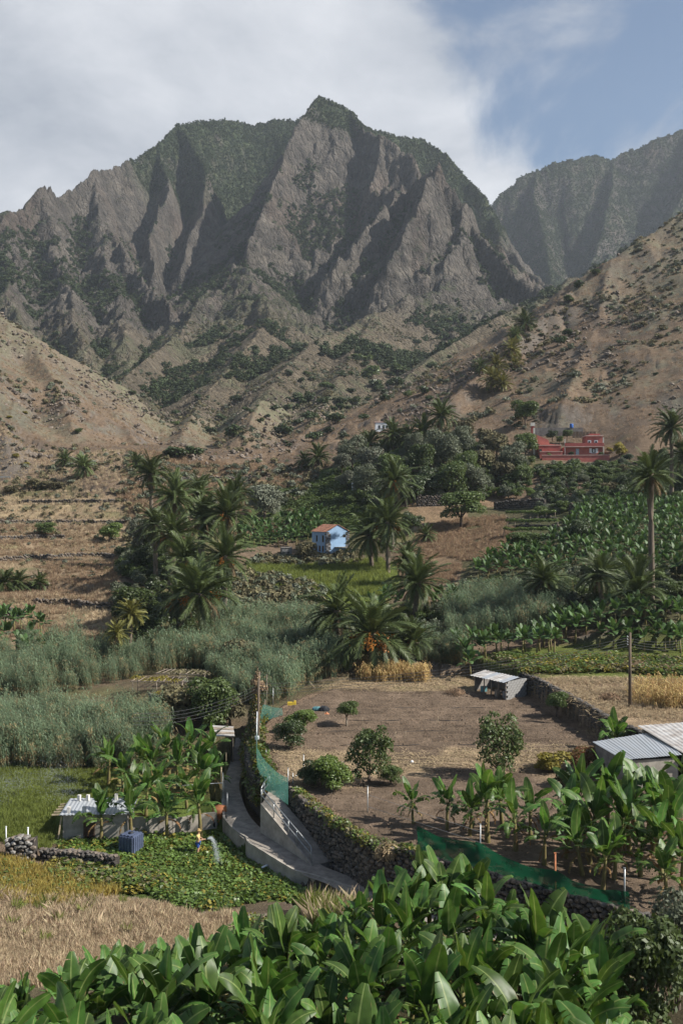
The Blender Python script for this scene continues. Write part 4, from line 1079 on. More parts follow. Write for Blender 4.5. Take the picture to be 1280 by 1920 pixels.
def _rocks(seed):
    r = random.Random(seed); mb = MB()
    for i in range(3):
        c = Vector((r.gauss(0, .6), r.gauss(0, .6), 0)); s = r.uniform(.3, .8)
        bm = bmesh.new(); bmesh.ops.create_icosphere(bm, subdivisions=1, radius=s)
        mb.add([c + Vector((v.co.x * r.uniform(.7, 1.2), v.co.y * r.uniform(.7, 1.2), v.co.z * r.uniform(.5, .9))) for v in bm.verts], [tuple(q.index for q in f.verts) for f in bm.faces]); bm.free()
    return mb.mesh('rocks', ['stone_brown'])
source_set('rocks', [_rocks(s) for s in range(4)])
# ------------------------------------------------------------------ placing: palms
L_ = 'palm in the cluster left of the blue-white house'
palm(325, 932, 165, 48, 'tallest palm of the left cluster, slim bare trunk showing beneath its crown')
palm(285, 888, 178, 34, 'palm at the upper left rim of the left palm cluster')
palm(376, 925, 176, 34, 'palm at the back of the left cluster, beside the tallest one')
palm(437, 922, 182, 30, 'palm at the upper right rim of the left cluster next to the silvery tree')
palm(418, 963, 152, 50, 'palm with orange fruit high at the right of the left cluster', True, 4)
palm(376, 972, 155, 42, 'palm with dark crown in the centre of the left cluster')
palm(320, 1002, 146, 46, 'palm with a little orange fruit left of centre in the left cluster', True, 2)
palm(292, 985, 152, 36, 'palm at the shaded left edge of the left cluster')
palm(348, 1050, 136, 48, 'palm with orange fruit in the middle row of the left cluster', True, 3)
palm(421, 1045, 136, 52, 'palm with drooping crown at the right of the middle row, left cluster', True, 3)
palm(381, 1112, 122, 66, 'largest lowest palm of the left cluster, heavy with orange fruit', True, 4)
palm(336, 1125, 126, 42, 'palm tucked behind the lowest left of the largest cluster palm', True, 2)
palm(155, 875, None, 24, 'round palm beside the road on the left slope')
palm(121, 862, None, 18, 'smaller palm beside the round one by the left road')
palm(255, 868, None, 20, 'small palm at the foot of the left hill')
for q, x in enumerate((8, 33, 74)): palm(x, 1092, None, (26, 24, 19)[q], 'trunkless young palm on the left terrace, ' + ('at the picture edge', 'middle of three', 'nearest the shrubs')[q])
palm(243, 1150, 117, 30, 'young palm rising in front of the dark tree', False, 0, 'palm_frond_yellow')
palm(217, 1186, 113, 26, 'young yellowish palm at the edge of the canes', False, 0, 'palm_frond_yellow')
palm(693, 1188, 107, 76, 'big palm with many orange fruit bunches behind the ploughed field', True, 6)
palm(634, 1146, 114, 58, 'dark palm standing left behind the big fruiting palm', True)
palm(778, 1203, 109, 44, 'low palm with orange fruit beside the dry maize', True, 3)
palm(778, 1092, 127, 52, 'full palm with short trunk below the blue-white house', True)
palm(735, 903, 182, 42, 'palm with orange fruit above the trees right of the blue-white house', False, 3)
palm(727, 980, 166, 46, 'tall fruiting palm with long trunk right beside the blue-white house', True, 4)
palm(697, 1003, 170, 44, 'dark shaggy palm against the blue-white house wall')
palm(762, 1048, 152, 32, 'low palm in front of the tall palm by the house')
palm(799, 1002, None, 20, 'small palm on the dry slope right of the house')
palm(1222, 893, 119, 46, 'very tall slender palm rising over the right banana field', True, 2)
palm(1258, 802, 190, 36, 'tall palm by the right picture edge level with the red house')
palm(1285, 852, 190, 32, 'palm cut by the right picture edge below the tall one')
palm(1198, 1108, 117, 62, 'shaggy low palm at the foot of the tall slender palm', True)
palm(1127, 1078, 124, 42, 'low palm between two others below the right banana field')
palm(1018, 1088, 127, 46, 'dark low palm left of the other palms below the banana field', True)
palm(1062, 1103, None, 26, 'small palm beside the dark low palm')
palm(599, 857, None, 25, 'small slim palm on the slope above the silvery tree')
palm(570, 864, None, 16, 'smallest palm beside the slim one on the slope')
for q, (x, y, r_, lb) in enumerate([(690, 830, 24, 'leftmost, below the white house'), (735, 815, 26, 'right beside the white house'), (765, 822, 26, 'in the middle'), (790, 808, 28, 'nearest the red house side'), (826, 778, 30, 'highest, at the foot of the dry hill')]):
    palm(x, y, 252, r_, 'palm in the row above the green slope, ' + lb)
for q, (x, y, r_, m, lb) in enumerate([(985, 605, 22, 'palm_frond', 'topmost dark one'), (965, 628, 16, 'palm_frond', 'beside the topmost'), (958, 655, 22, 'palm_frond_yellow', 'upper yellowish one'), (930, 685, 22, 'palm_frond_yellow', 'yellow one in the middle'), (965, 680, 16, 'palm_frond_yellow', 'right of the yellow middle one'), (922, 712, 26, 'palm_frond_yellow', 'large lower one'), (900, 688, 16, 'palm_frond', 'small left one'), (940, 718, 20, 'palm_frond_yellow', 'lower right one')]):
    h = hit(x, y + r_ * .8, 200)
    if h is not None: palm(x, y, h.y, r_, 'palm on the shaded flank of the right dry hill, ' + lb, False, 0, m)

# ------------------------------------------------------------------ placing: banana plants in the foreground
FG = []          # a dense plantation on the near slope; its upper edge runs from the lower left to the wall on the right
_r = random.Random(77)
def _edge(px): return float(np.interp(px, [-60, 60, 150, 210, 300, 450, 560, 640, 700, 860, 960, 1000, 1080, 1130, 1200], [1850, 1850, 1820, 1770, 1795, 1735, 1745, 1700, 1655, 1612, 1680, 1745, 1700, 1720, 1900]))
for row in range(10):
    Yr = 27 + row * 2.0
    for k in range(40):
        X = -14 + k * 1.5 + (.75 if row % 2 else 0) + _r.gauss(0, .3); Y = Yr + _r.gauss(0, .45)
        px = 640 + X / Y * F
        if px < -40 or px > 1165: continue
        d_, _ = dist_line(np.array([X]), np.array([Y]), PATH)
        if d_[0] < 1.6: continue
        ht = _r.uniform(3.2, 4.7); g = gz(X, Y); py = 960 - (g + ht) / Y * F
        if py < _edge(px): 
            ht2 = -(_edge(px) - 960) / F * Y - g
            if ht2 < 1.7: continue
            ht = min(ht, ht2)
        if py > 1990: continue
        FG.append((X, Y, g, ht))
for _px, _Y, _h in ((1072, 39, 5.0), (1035, 36.5, 4.6), (1112, 36, 4.3), (1085, 34, 4.2), (1000, 38.5, 4.6), (1120, 40, 4.4), (1140, 33, 4.0)):
    _X = (_px - 640) / F * _Y; FG.append((_X, _Y, gz(_X, _Y), _h))
for i, (X, Y, g, ht) in enumerate(FG):
    px = 640 + X / Y * F
    zone = 'at the lower left' if px < 330 else ('left of the middle' if px < 620 else ('right of the middle' if px < 900 else 'towards the lower right'))
    row = 'front' if Y < 33 else ('middle' if Y < 40 else 'back')
    banana_plant((X, Y, g), ht / 3.5, 300 + i, 'banana plant of the %s rows in the bottom plantation, %s' % (row, zone), 'bottom plantation, %s rows %s' % (row, zone), dry=2 if i % 2 else 1, bunch=i % 11 == 5, leafk=.80)
# garden plants by the corrugated shed
GB = [(190, 1540, 66.6, 3.0, 'banana plant right in front of the corrugated shed'), (248, 1530, 67.2, 3.4, 'leafy banana plant behind the blue tank'),
      (315, 1540, 67.6, 3.2, 'banana plant before the concrete wall, left of the man'), (375, 1530, 68.0, 3.3, 'banana plant beside the cement mixer'),
      (230, 1440, 74, 3.2, 'banana plant at the left end of the back row behind the wall'), (285, 1430, 75, 3.3, 'banana plant second in the back row behind the wall'),
      (335, 1420, 75.5, 3.4, 'banana plant in the middle of the back row behind the wall'), (300, 1460, 71.5, 3.0, 'banana plant close behind the concrete wall'),
      (350, 1400, 80, 3.6, 'tall banana plant at the back of the garden group'), (395, 1410, 79, 3.4, 'banana plant by the covered walkway'),
      (380, 1450, 73.5, 3.2, 'banana plant near the bend of the concrete path'), (250, 1470, 71, 3.0, 'small banana plant left behind the concrete wall')]
GB = [(a, b, c, d * 1.12, e) for a, b, c, d, e in GB] + [(205, 0, 76, 3.4, 'banana plant at the left rear of the garden group'), (262, 0, 77.5, 3.5, 'banana plant left of centre in the rear of the garden group'), (318, 0, 79, 3.6, 'banana plant in the middle rear of the garden group'), (372, 0, 77, 3.6, 'banana plant right of centre in the rear of the garden group'), (400, 0, 74.5, 3.2, 'banana plant squeezed against the path fence'), (350, 0, 71.2, 3.1, 'banana plant just behind the right half of the wall'), (275, 0, 69.8, 3.0, 'banana plant just behind the left half of the wall')]
for i, (px, py, Y, ht, lb) in enumerate(GB):
    X = (px - 640) / F * Y; banana_plant((X, Y, gz(X, Y)), ht / 3.4, 400 + i, lb, 'banana plants by the corrugated shed', dry=2, leafk=.85)
# plants on the field's front edge
FB = [(775, 1530, 61.5, 2.9, 'short banana plant with brown stem at the field edge, leftmost'), (838, 1530, 60.5, 3.0, 'banana plant with hanging brown leaves, second at the field edge'),
      (915, 1560, 58.5, 4.2, 'tall banana plant with upright leaves in front of the open tree'), (965, 1580, 57, 3.7, 'banana plant right of the tall upright one'),
      (1020, 1600, 55, 3.2, 'banana plant shaded behind the green net'), (1060, 1600, 56, 3.0, 'banana plant behind the net beside the orange stake'),
      (1110, 1580, 56.5, 4.2, 'large banana plant left of the metal roof'), (1160, 1590, 55.5, 4.3, 'largest banana plant below the metal roof'),
      (1200, 1610, 53.5, 3.6, 'banana plant half in shade under the largest one'), (1255, 1560, 57.5, 4.6, 'banana plant at the right edge before the metal roof'),
      (1275, 1640, 51, 4.0, 'banana plant cut by the right picture edge'), (1130, 1650, 51.5, 3.2, 'low banana plant at the right end of the net')]
FB = [(a, b, c, d * (1.0 if a > 880 else .95), e) for a, b, c, d, e in FB] + [(1085, 0, 60, 4.2, 'banana plant in the thick group, left rear'), (1135, 0, 60.5, 4.4, 'banana plant in the thick group, middle rear'), (1185, 0, 59, 4.2, 'banana plant in the thick group, under the pale wall'), (1225, 0, 57, 4.4, 'banana plant in the thick group, right rear'), (1240, 0, 53, 3.8, 'banana plant in the thick group, right front'), (1090, 0, 53.5, 3.4, 'banana plant in the thick group, left front'), (940, 0, 60.5, 3.8, 'banana plant behind the tall upright one'), (995, 0, 59.5, 3.2, 'banana plant in the gap right of the open tree'), (880, 0, 59.5, 3.0, 'banana plant left of the tall upright one'), (1290, 0, 60, 4.6, 'banana plant rising at the right edge over the roof')] + [(a, 0, b, c, 'further banana plant filling the thick grove behind the right end of the net') for a, b, c in ((1065, 58, 3.6), (1105, 55, 3.4), (1150, 53, 3.4), (1180, 56.5, 4.0), (1215, 60, 4.2), (1260, 55, 4.0), (1250, 50, 3.4))]
for i, (px, py, Y, ht, lb) in enumerate(FB):
    X = (px - 640) / F * Y; banana_plant((X, Y, gz(X, Y)), ht / 3.5, 500 + i, lb, 'banana plants at the field edge', dry=3, leafk=.85)
banana_plant((P(1150, 1380, 77).x, 77, gz(P(1150, 1380, 77).x, 77)), .85, 520, 'single banana plant beside the wall above the metal roof', 'banana plants at the field edge')
# further fields: whole plants without separate leaves
far_i = 0; far_stuff = []
def banana_field(poly_px_Y, n, label, group, size=(.8, 1.1), rows=None, budget=100):
    global far_i
    P_ = [((px - 640) / F * Y, Y) for px, Y in poly_px_Y]
    xs = [p[0] for p in P_]; ys = [p[1] for p in P_]; got = []
    tries = 0
    while len(got) < n and tries < n * 60:
        tries += 1
        x, y = random.uniform(min(xs), max(xs)), random.uniform(min(ys), max(ys))
        if rows: y = round(y / rows) * rows + random.gauss(0, .25)
        if not bool(in_poly(np.array([x]), np.array([y]), P_)[0]): continue
        if any(abs(x - q[0]) < 1.3 and abs(y - q[1]) < 1.3 for q in got): continue
        got.append((x, y))
    got.sort(key=lambda p: p[1])
    for x, y in got:
        z = gz(x, y)
        if far_i < budget:
            put('banana_plant', random.choice(BSIMPLE), (x, y, z), (random.gauss(0, .06), random.gauss(0, .06), random.uniform(0, 6.28)), random.uniform(*size), label=label, cat='banana plant', group=group)
            far_i += 1
        else: far_stuff.append((x, y, z))
banana_field([(1050, 112), (1290, 108), (1300, 116), (1040, 119)], 42, 'banana plant in the strip behind the dry terrace with the wooden pole', 'banana plants behind the dry terrace')
banana_field([(880, 105), (1050, 107), (1040, 114), (850, 112)], 26, 'banana plant in the row behind the small block shed', 'banana plants behind the block shed')
banana_field([(-60, 124), (80, 124), (90, 131), (-60, 131)], 12, 'banana plant on the far left terrace above the canes', 'banana plants on the left terrace')
banana_field([(-60, 112), (95, 113), (95, 119), (-60, 118)], 12, 'banana plant in the lower row left above the canes', 'banana plants in the lower left row')
banana_field([(700, 128), (880, 128), (860, 140), (690, 140)], 16, 'banana plant in the hollow around the short-trunked palm', 'banana plants in the hollow')
banana_field([(890, 148), (1110, 140), (1300, 132), (1300, 186), (1090, 186), (1060, 162), (900, 158)], 330, 'banana plant in the large plantation below the red house', 'banana plants below the red house', rows=2.9)
banana_field([(440, 196), (600, 200), (600, 216), (440, 212)], 70, 'banana plant in the rows beside the blue-white house', 'banana plants beside the blue-white house', (.9, 1.15), rows=3.2)
if far_stuff:
    scatter('banana_rows', 'banana', far_stuff, None, rng.uniform(.8, 1.1, len(far_stuff)), .06, label='further rows of banana plants reading as one mass')

# ------------------------------------------------------------------ placing: trees
def T(px, py, rpx, kind, label, squash=.9, Y=None, **k):
    if Y is None:
        h = hit(px, py + rpx * squash * .8, 100)
    else:
        X = (px - 640) / F * Y; h = Vector((X, Y, gz(X, Y)))
    rx = rpx / F * h.y
    return tree(h, rx, kind, label, rx * squash, lift=max(.1, (h.z * 0 + rx * .15)), **k)
T(497, 925, 46, 'grey', 'big silvery-grey tree above the rows of bananas', .95, Y=218)
T(275, 968, 40, 'grey', 'greyish tree half hidden behind the left palm cluster', 1.0, Y=185)
T(270, 1000, 34, 'dark', 'dark tree in shade at the left side of the palm cluster', 1.0, Y=160)
T(262, 1105, 58, 'mid', 'broad dark green tree left below the palm cluster', .85, Y=130)
T(270, 1150, 52, 'dark', 'dark shaded tree beneath the largest fruiting palm', .8, Y=121)
T(865, 965, 52, 'mid', 'large round dense green tree at the edge of the dry slope', .72, Y=196)
T(770, 975, 28, 'dark', 'small dark tree between the palms and the round tree', 1.0, Y=192)
T(575, 1010, 26, 'scrub', 'bushy tree in front of the blue-white house wall', 1.0, Y=183)
T(205, 978, 28, 'bright', 'bright green bush on the upper left terrace', .7, Y=205)
T(85, 975, 24, 'mid', 'low green bush on the upper left terrace wall', .6, Y=208)
HT = [(660, 850, 34, 'olive'), (700, 870, 40, 'grey'), (690, 905, 36, 'olive'), (740, 880, 36, 'mid'), (760, 920, 40, 'dark'), (790, 870, 36, 'mid'), (830, 850, 42, 'olive'), (860, 830, 34, 'olive'),
      (870, 880, 36, 'mid'), (905, 860, 34, 'scrub'), (845, 905, 42, 'mid'), (800, 905, 36, 'dark'), (890, 905, 34, 'olive'), (930, 835, 34, 'scrub'), (960, 860, 32, 'olive'), (940, 885, 30, 'scrub'),
      (985, 840, 28, 'mid'), (640, 870, 24, 'grey'), (720, 930, 30, 'dark'), (650, 900, 22, 'grey'), (975, 890, 24, 'mid'), (910, 815, 24, 'scrub'), (780, 840, 28, 'olive'), (870, 800, 22, 'scrub')]
for x, y, r_, k in HT:
    _w = (' upper' if y < 860 else ' lower') + (' left' if x < 770 else ' right')
    T(x, y, r_, k, {'olive': 'olive-green tree in the thicket between blue-white and red house', 'grey': 'silvery tree in the thicket between blue-white and red house', 'mid': 'green tree in the thicket between blue-white and red house', 'dark': 'dark tree in the shaded part of the hillside thicket', 'scrub': 'brownish shrub in the hillside thicket'}[k] + ',' + _w + ' part', 1.0, group='thicket on the middle hillside,%s: %s' % (_w, k))
for i in range(34):
    x = random.uniform(1025, 1300); y = random.uniform(872, 935); k = random.choice(['mid', 'dark', 'olive', 'mid', 'scrub'])
    T(x, y, random.uniform(11, 19), k, 'low orchard shrub on the terraces below the red house', .8, group='orchard shrubs below the red house', name='shrub', cat='shrub')
for x, y, r_ in ((940, 925, 14), (968, 925, 15), (995, 925, 14), (912, 928, 11)): T(x, y, r_, 'bright', 'bright green bush in the row above the vine terraces', .8, group='bushes above the vine terraces', name='shrub', cat='shrub')
T(984, 778, 32, 'mid', 'leafy tree at the foot of the dry hill left of the red house', .9)
T(1165, 905, 20, 'dark', 'dark tree right below the red house', 1.0); T(1230, 880, 34, 'dark', 'dark tree group by the tall right palms', 1.1); T(1275, 915, 30, 'dark', 'dark tree at the right edge under the palms', 1.1); T(1160, 840, 18, 'yellow', 'yellowish shrub beside the red house', 1.1)
T(1090, 1020, 34, 'dark', 'dark tree standing in the middle of the banana plantation', .9, Y=158); T(985, 1025, 40, 'mid', 'spreading dark shrub below the vine terraces', .5, Y=160)
# orchard trees in and round the ploughed field
def FT(px, py_base, rpx, kind, label, squash, lift, **k):
    h = hit(px, py_base, 45); rx = rpx / F * h.y
    return tree(h, rx, kind, label, rx * squash, lift=lift, **k)
FT(650, 1362, 27, 'mid', 'small tree with pale forked trunk in the ploughed field', .75, .9, pale=True)
FT(568, 1372, 34, 'bright', 'bright green shrubby tree near the teal net', .8, .2)
FT(545, 1405, 34, 'dark', 'dark round tree beside the teal net', .95, .2)
FT(1042, 1346, 27, 'mid', 'round little tree at the foot of the stone field wall', .85, .8)
FT(692, 1468, 56, 'open', 'upright open fruit tree behind the fence posts', 1.05, -.5)
FT(932, 1460, 58, 'open', 'airy olive-brown fruit tree at the field edge', 1.1, -.6)
FT(630, 1482, 46, 'bright', 'leafy bright bush inside the fence', .8, .1); FT(732, 1474, 28, 'mid', 'low bush right of the upright fruit tree', .8, .1); FT(590, 1474, 36, 'dark', 'dark bush behind the small gate', .9, .1)
FT(1035, 1448, 40, 'yellow', 'yellow-green bush left of the metal roof', .7, .2); FT(1095, 1446, 40, 'red', 'bush with reddish leaves beside the metal roof', .75, .2)
FT(1060, 1475, 30, 'dark', 'dark low bush below the yellow-green one', .7, .1)
FT(1165, 1395, 26, 'bright', 'leafy bush under the single banana plant', .7, .1)
for _px, _Y, _r, _k, _lb in ((345, 91, 2.5, 'scrub', 'brownish-green bush left above the covered walkway'), (395, 89, 2.9, 'mid', 'big dark green bush behind the covered walkway'), (432, 91, 2.3, 'scrub', 'bush between the creeper-covered pole and the walkway')):
    _X = (_px - 640) / F * _Y; tree((_X, _Y, gz(_X, _Y)), _r, _k, _lb, _r * 1.0, lift=.2)
FT(450, 1260, 46, 'scrub', 'pale brown shrub in the middle of the canes', 1.0, .2)
FT(1130, 1455, 22, 'mid', 'low shrub hidden behind the big banana plants', .8, .1)
FT(615, 1560, 16, 'mid', 'weeds overhanging the top of the stone wall', .6, .0, name='shrub', cat='shrub')
def NB(px, py, Y, rx, kind, label, squash=.9):
    X = (px - 640) / F * Y; tree((X, Y, gz(X, Y)), rx, kind, label, rx * squash, lift=.1, name='shrub', cat='shrub')
NB(1210, 1800, 40, 2.3, 'mid', 'large leafy shrub with divided leaves in the lower right corner', 1.25)
NB(1270, 1770, 42, 2.2, 'olive', 'greyish leafy shrub at the right edge below the net', 1.3)
NB(1235, 1880, 34, 1.9, 'bright', 'bright green shrub in the bottom right corner', .9)
NB(1290, 1880, 33, 1.8, 'bright', 'bright green shrub cut by the bottom right edge', 1.0)
NB(1150, 1800, 42, 1.2, 'dark', 'dark shaded shrub behind the leafy corner shrub', 1.0)
# shrubs dotted over the dry slopes
SL = [(442, 747, 15), (435, 808, 24), (395, 806, 14), (415, 781, 12), (372, 743, 12), (332, 773, 11), (329, 793, 9), (460, 766, 9), (430, 703, 13), (530, 806, 24), (537, 763, 13), (582, 779, 20), (606, 751, 16), (610, 722, 16),
      (590, 816, 20), (628, 783, 20), (636, 751, 15), (615, 806, 14), (147, 807, 11), (105, 626, 10), (70, 616, 7), (417, 615, 11), (452, 613, 9), (607, 661, 13), (445, 646, 10), (365, 676, 8), (345, 688, 9), (400, 690, 7),
      (695, 697, 24), (745, 692, 20), (740, 716, 22), (670, 668, 13), (810, 683, 12), (795, 731, 15), (665, 751, 15), (682, 781, 13), (705, 718, 18), (720, 745, 14), (640, 700, 9), (690, 672, 12), (725, 650, 14), (700, 655, 12),
      (1065, 561, 14), (1083, 533, 14), (1116, 510, 13), (1135, 481, 9), (1170, 458, 9), (1065, 622, 14), (1050, 637, 16), (330, 848, 26), (360, 845, 22), (315, 850, 14), (470, 770, 8), (500, 780, 8), (560, 742, 9), (575, 700, 9),
      (820, 690, 9), (805, 745, 10), (1045, 520, 8), (280, 700, 8), (250, 735, 8), (310, 735, 7), (545, 660, 9), (505, 690, 8), (480, 660, 9), (840, 600, 10), (870, 612, 9), (820, 620, 11), (780, 640, 10), (760, 660, 12)]
_rs = random.Random(3)
for _k in range(46): SL.append((_rs.uniform(470, 770), _rs.uniform(640, 835), _rs.uniform(5, 12)))
for _k in range(26): SL.append((_rs.uniform(830, 1270), _rs.uniform(520, 780), _rs.uniform(3, 7)))
for x, y, r_ in SL:
    zone = ('on the left dry hill' if x < 260 else 'on the slope left of centre' if x < 480 else 'on the middle slope above the valley' if x < 620 else 'on the slope above the white house' if x < 815 else 'on the right dry hill')
    zone += ', upper part' if y < 690 else ', lower part'
    sz = 'large' if r_ > 17 else 'mid-sized' if r_ > 10 else 'small'
    shrub(x, y, r_, 'fardark' if int(x * 7 + y) % 3 else 'farmid', sz + ' dark rounded shrub ' + zone, sz + ' shrubs ' + zone, .72, ymin=225)
for x, y, r_ in ((65, 905, 22), (110, 908, 16), (20, 915, 18), (30, 852, 9), (50, 868, 8), (90, 905, 18), (18, 780, 7), (48, 772, 6)):
    shrub(x, y, r_, 'yellow' if r_ < 12 else 'scrub', 'yellowish shrub on the bank by the left road', 'shrubs by the left road', .7, ymin=180)

# ------------------------------------------------------------------ placing: masses nobody could count
def cane_patch(label, poly, n, scl=(.85, 1.1)):
    P_ = [((px - 640) / F * Y, Y) for px, Y in poly]; xs = [p[0] for p in P_]; ys = [p[1] for p in P_]
    X = rng.uniform(min(xs), max(xs), n * 3); Y = rng.uniform(min(ys), max(ys), n * 3); m = in_poly(X + fbm(X / 3, Y / 3, 2, 61) * 1.6, Y + fbm(X / 3, Y / 3, 2, 62) * 1.6, P_); X, Y = X[m][:n], Y[m][:n]
    hv = 1 + .42 * fbm(X / 4.5, Y / 4.5, 3, 63)
    s = rng.uniform(*scl, len(X)) * hv * rng.choice([1, 1, 1, 1.14, .8], len(X))
    scatter('cane_thicket', 'cane', ground_pts(X, Y, -.1), rng.normal(0, .5, len(X)), s, .09, label=label)
cane_patch('grey-green giant canes leaning left above the watered field', [(-120, 79.5), (200, 79.5), (300, 83), (310, 90), (150, 92), (-120, 92)], 600, (.68, .9))
cane_patch('band of giant canes running up to the left palm cluster', [(-150, 98), (60, 100), (200, 105), (410, 114), (400, 124), (150, 118), (-150, 110)], 560, (.62, .9))
cane_patch('broad giant cane thicket left of the big fruiting palm', [(400, 103), (470, 95), (515, 96), (560, 101), (650, 107), (620, 124), (560, 132), (420, 134), (400, 122)], 760, (.62, .92))
cane_patch('canes beside the vine-covered pole at the field corner', [(500, 99), (560, 100), (560, 106), (490, 104)], 60, (.7, .9))
cane_patch('grey-green reed bed below the low palms on the right', [(830, 118), (1060, 118), (1060, 134), (850, 136)], 360, (.65, .95))
cane_patch('canes along the field behind the maize and block shed', [(780, 107), (880, 107), (880, 112), (780, 112)], 60, (.55, .75))
def mass(name, key, poly, n, label, scl, px=True, tilt=.1, noise=None, dz=0):
    """scatter inside a polygon; px: polygon of (photo x, distance)"""
    P_ = [((a - 640) / F * b, b) for a, b in poly] if px else poly
    xs = [p[0] for p in P_]; ys = [p[1] for p in P_]
    X = rng.uniform(min(xs) - 1, max(xs) + 1, n * 3); Y = rng.uniform(min(ys) - 1, max(ys) + 1, n * 3); wv = np.clip(Y / 60, .8, 3)
    m = in_poly(X + fbm(X / 4 / wv, Y / 4 / wv, 3, 64) * 1.8 * wv, Y + fbm(X / 4 / wv, Y / 4 / wv, 3, 65) * 1.8 * wv, P_)
    dp_, _ = dist_line(X, Y, PATH); m &= dp_ > (1.35 if px or 'creepers' not in name else .9)
    if noise: m &= fbm(X / noise[0], Y / noise[0], 3, noise[2]) > noise[1]
    X, Y = X[m][:n], Y[m][:n]
    return scatter(name, key, ground_pts(X, Y, dz), None, rng.uniform(*scl, len(X)), tilt, label=label)
mass('dry_grass', 'tuft_dry', [(-250, 44), (200, 46), (330, 50), (470, 55.2), (200, 57.5), (-250, 58)], 17000, 'pale dry meadow grass in the lower left corner', (.35, .85), noise=(5, -.35, 9))
mass('dry_grass', 'tuft_dry', [(-250, 44), (200, 46), (330, 50), (470, 55.2), (200, 57.5), (-250, 58)], 3500, 'taller tufts in the dry meadow', (.5, 1.3), noise=(2.5, .05, 12))
mass('weeds', 'reedgrass', [(-250, 50), (200, 51), (330, 54), (200, 58), (-250, 58.5)], 90, 'taller pale weeds dotted in the dry meadow', (.3, .6))
mass('weeds', 'tuft_gyellow', [(-250, 56), (160, 56.5), (235, 58.5), (150, 62), (-250, 63.5)], 3500, 'yellow-green weeds between meadow and garden wall', (.6, 1.2))
mass('weeds', 'ivy', [(-250, 56.5), (150, 57), (220, 59), (140, 62), (-250, 63)], 1200, 'yellowing creeping plants beside the garden wall', (.8, 1.5))
mass('garden_leaves', 'garden', [(180, 61.5), (330, 57.3), (470, 57), (640, 57.6), (560, 60.5), (480, 63.6), (440, 68), (270, 67.3), (150, 66)], 3600, 'green sweet-potato leaves covering the watered garden', (.8, 1.5))
mass('weeds', 'ivy', [(120, 61), (260, 58.5), (300, 60.5), (200, 63), (130, 63.5)], 500, 'mixed weeds spilling over the garden bank', (.9, 1.9))
mass('grass', 'tuft_green', [(-250, 64.5), (110, 65), (125, 70), (210, 70.5), (230, 79), (-250, 79.5)], 11000, 'green watered grass below the canes', (.45, 1.05))
mass('grass', 'reedgrass', [(600, 55), (690, 54), (720, 50), (600, 52)], 130, 'tall green grass beside the path bend', (.6, 1.0))
mass('undergrowth', 'ivy', [(300, 45), (1150, 36), (1150, 47), (640, 52), (480, 54)], 2200, 'weedy undergrowth among the front banana plants', (.7, 1.5), noise=(3, .05, 7))
mass('clods', 'clod', [p for p in FIELD], 6000, 'crumbly brown clods of the ploughed field', (.6, 1.3), px=False)
mass('straw', 'strawbits', [(-1, 99), (14, 99), (13, 106), (3, 107)], 1500, 'trodden straw at the far end of the field', (.8, 1.3), px=False)
mass('straw', 'strawbits', [(-3, 68), (19, 69), (20, 79), (-5, 77)], 1700, 'straw litter on the near part of the field', (.8, 1.3), px=False, noise=(5, -.05, 8))
mass('straw', 'strawbits', [(19, 95), (22, 80), (45, 80), (45, 95)], 2500, 'straw covering the higher dry terrace', (.8, 1.5), px=False)
mass('dry_grass', 'tuft_dry', [(19, 95), (22, 80), (45, 80), (45, 95)], 1600, 'dry stubble on the higher terrace', (.4, .8), px=False)
mass('creepers', 'ivy', [(17, 97), (50, 97), (50, 105), (15, 105)], 2200, 'green creepers overgrowing the bank behind the dry terrace', (1.0, 2.2), px=False)
mass('maize', 'maize', [(695, 103), (805, 104), (805, 106.5), (695, 106.5)], 130, 'dry standing maize at the back of the ploughed field', (.85, 1.1))
mass('maize', 'maize', [(1195, 84), (1330, 84), (1330, 90), (1195, 90)], 100, 'dry maize stalks on the higher terrace', (.8, 1.1))
mass('grass', 'tuft_brown', [(-200, 120), (225, 122), (230, 215), (-200, 220)], 20000, 'brown dry grass on the left terraces', (.5, 1.5), tilt=.2, noise=(11, -.25, 91))
mass('dry_grass', 'tuft_dry', [(-200, 120), (225, 122), (230, 215), (-200, 220)], 9000, 'straw-coloured grass on the left terraces', (.5, 1.3), noise=(14, .08, 101))
mass('scrub', 'scrub', [(-200, 120), (225, 122), (230, 225), (-200, 230)], 190, 'low dry scrub on the left terraces', (.3, .8), noise=(18, .0, 33))
mass('meadow', 'tuft_green', [(470, 146), (780, 146), (740, 178), (480, 172)], 5000, 'bright green slope below the blue-white house', (1.0, 2.4))
mass('scrub', 'scrub', [(440, 132), (640, 134), (620, 152), (440, 165)], 330, 'dry brown brush on the slope below the house', (.6, 1.4))
mass('scrub', 'scrub', [(470, 172), (700, 172), (700, 186), (500, 186)], 160, 'brownish brush in front of the blue-white house', (.5, 1.2))
mass('dry_grass', 'tuft_brown', [(770, 152), (930, 152), (950, 205), (780, 200)], 6500, 'dry reddish grass on the slope beside the vine terraces', (.5, 1.6), noise=(9, -.3, 92))
mass('vines', 'vine', [(520, 205), (720, 205), (740, 246), (560, 246)], 1400, 'dark green plants on the shaded slope behind the house', (1.0, 2.2))
mass('thicket', 'bushes', [(640, 215), (1000, 215), (1000, 262), (690, 262)], 420, 'dense undergrowth of the middle hillside thicket', (1.0, 2.2), noise=(20, -.15, 44))
mass('thicket', 'bushes', [(1010, 188), (1330, 188), (1330, 232), (1010, 232)], 620, 'green undergrowth on the terraces below the red house', (.6, 1.5))
mass('thicket', 'bushes', [(800, 128), (1300, 122), (1300, 136), (850, 146)], 260, 'dark undergrowth round the low palms on the right', (.6, 1.5))
mass('thicket', 'bushes', [(220, 116), (450, 124), (450, 175), (240, 190)], 330, 'undergrowth between the palms of the left cluster', (.7, 1.7))
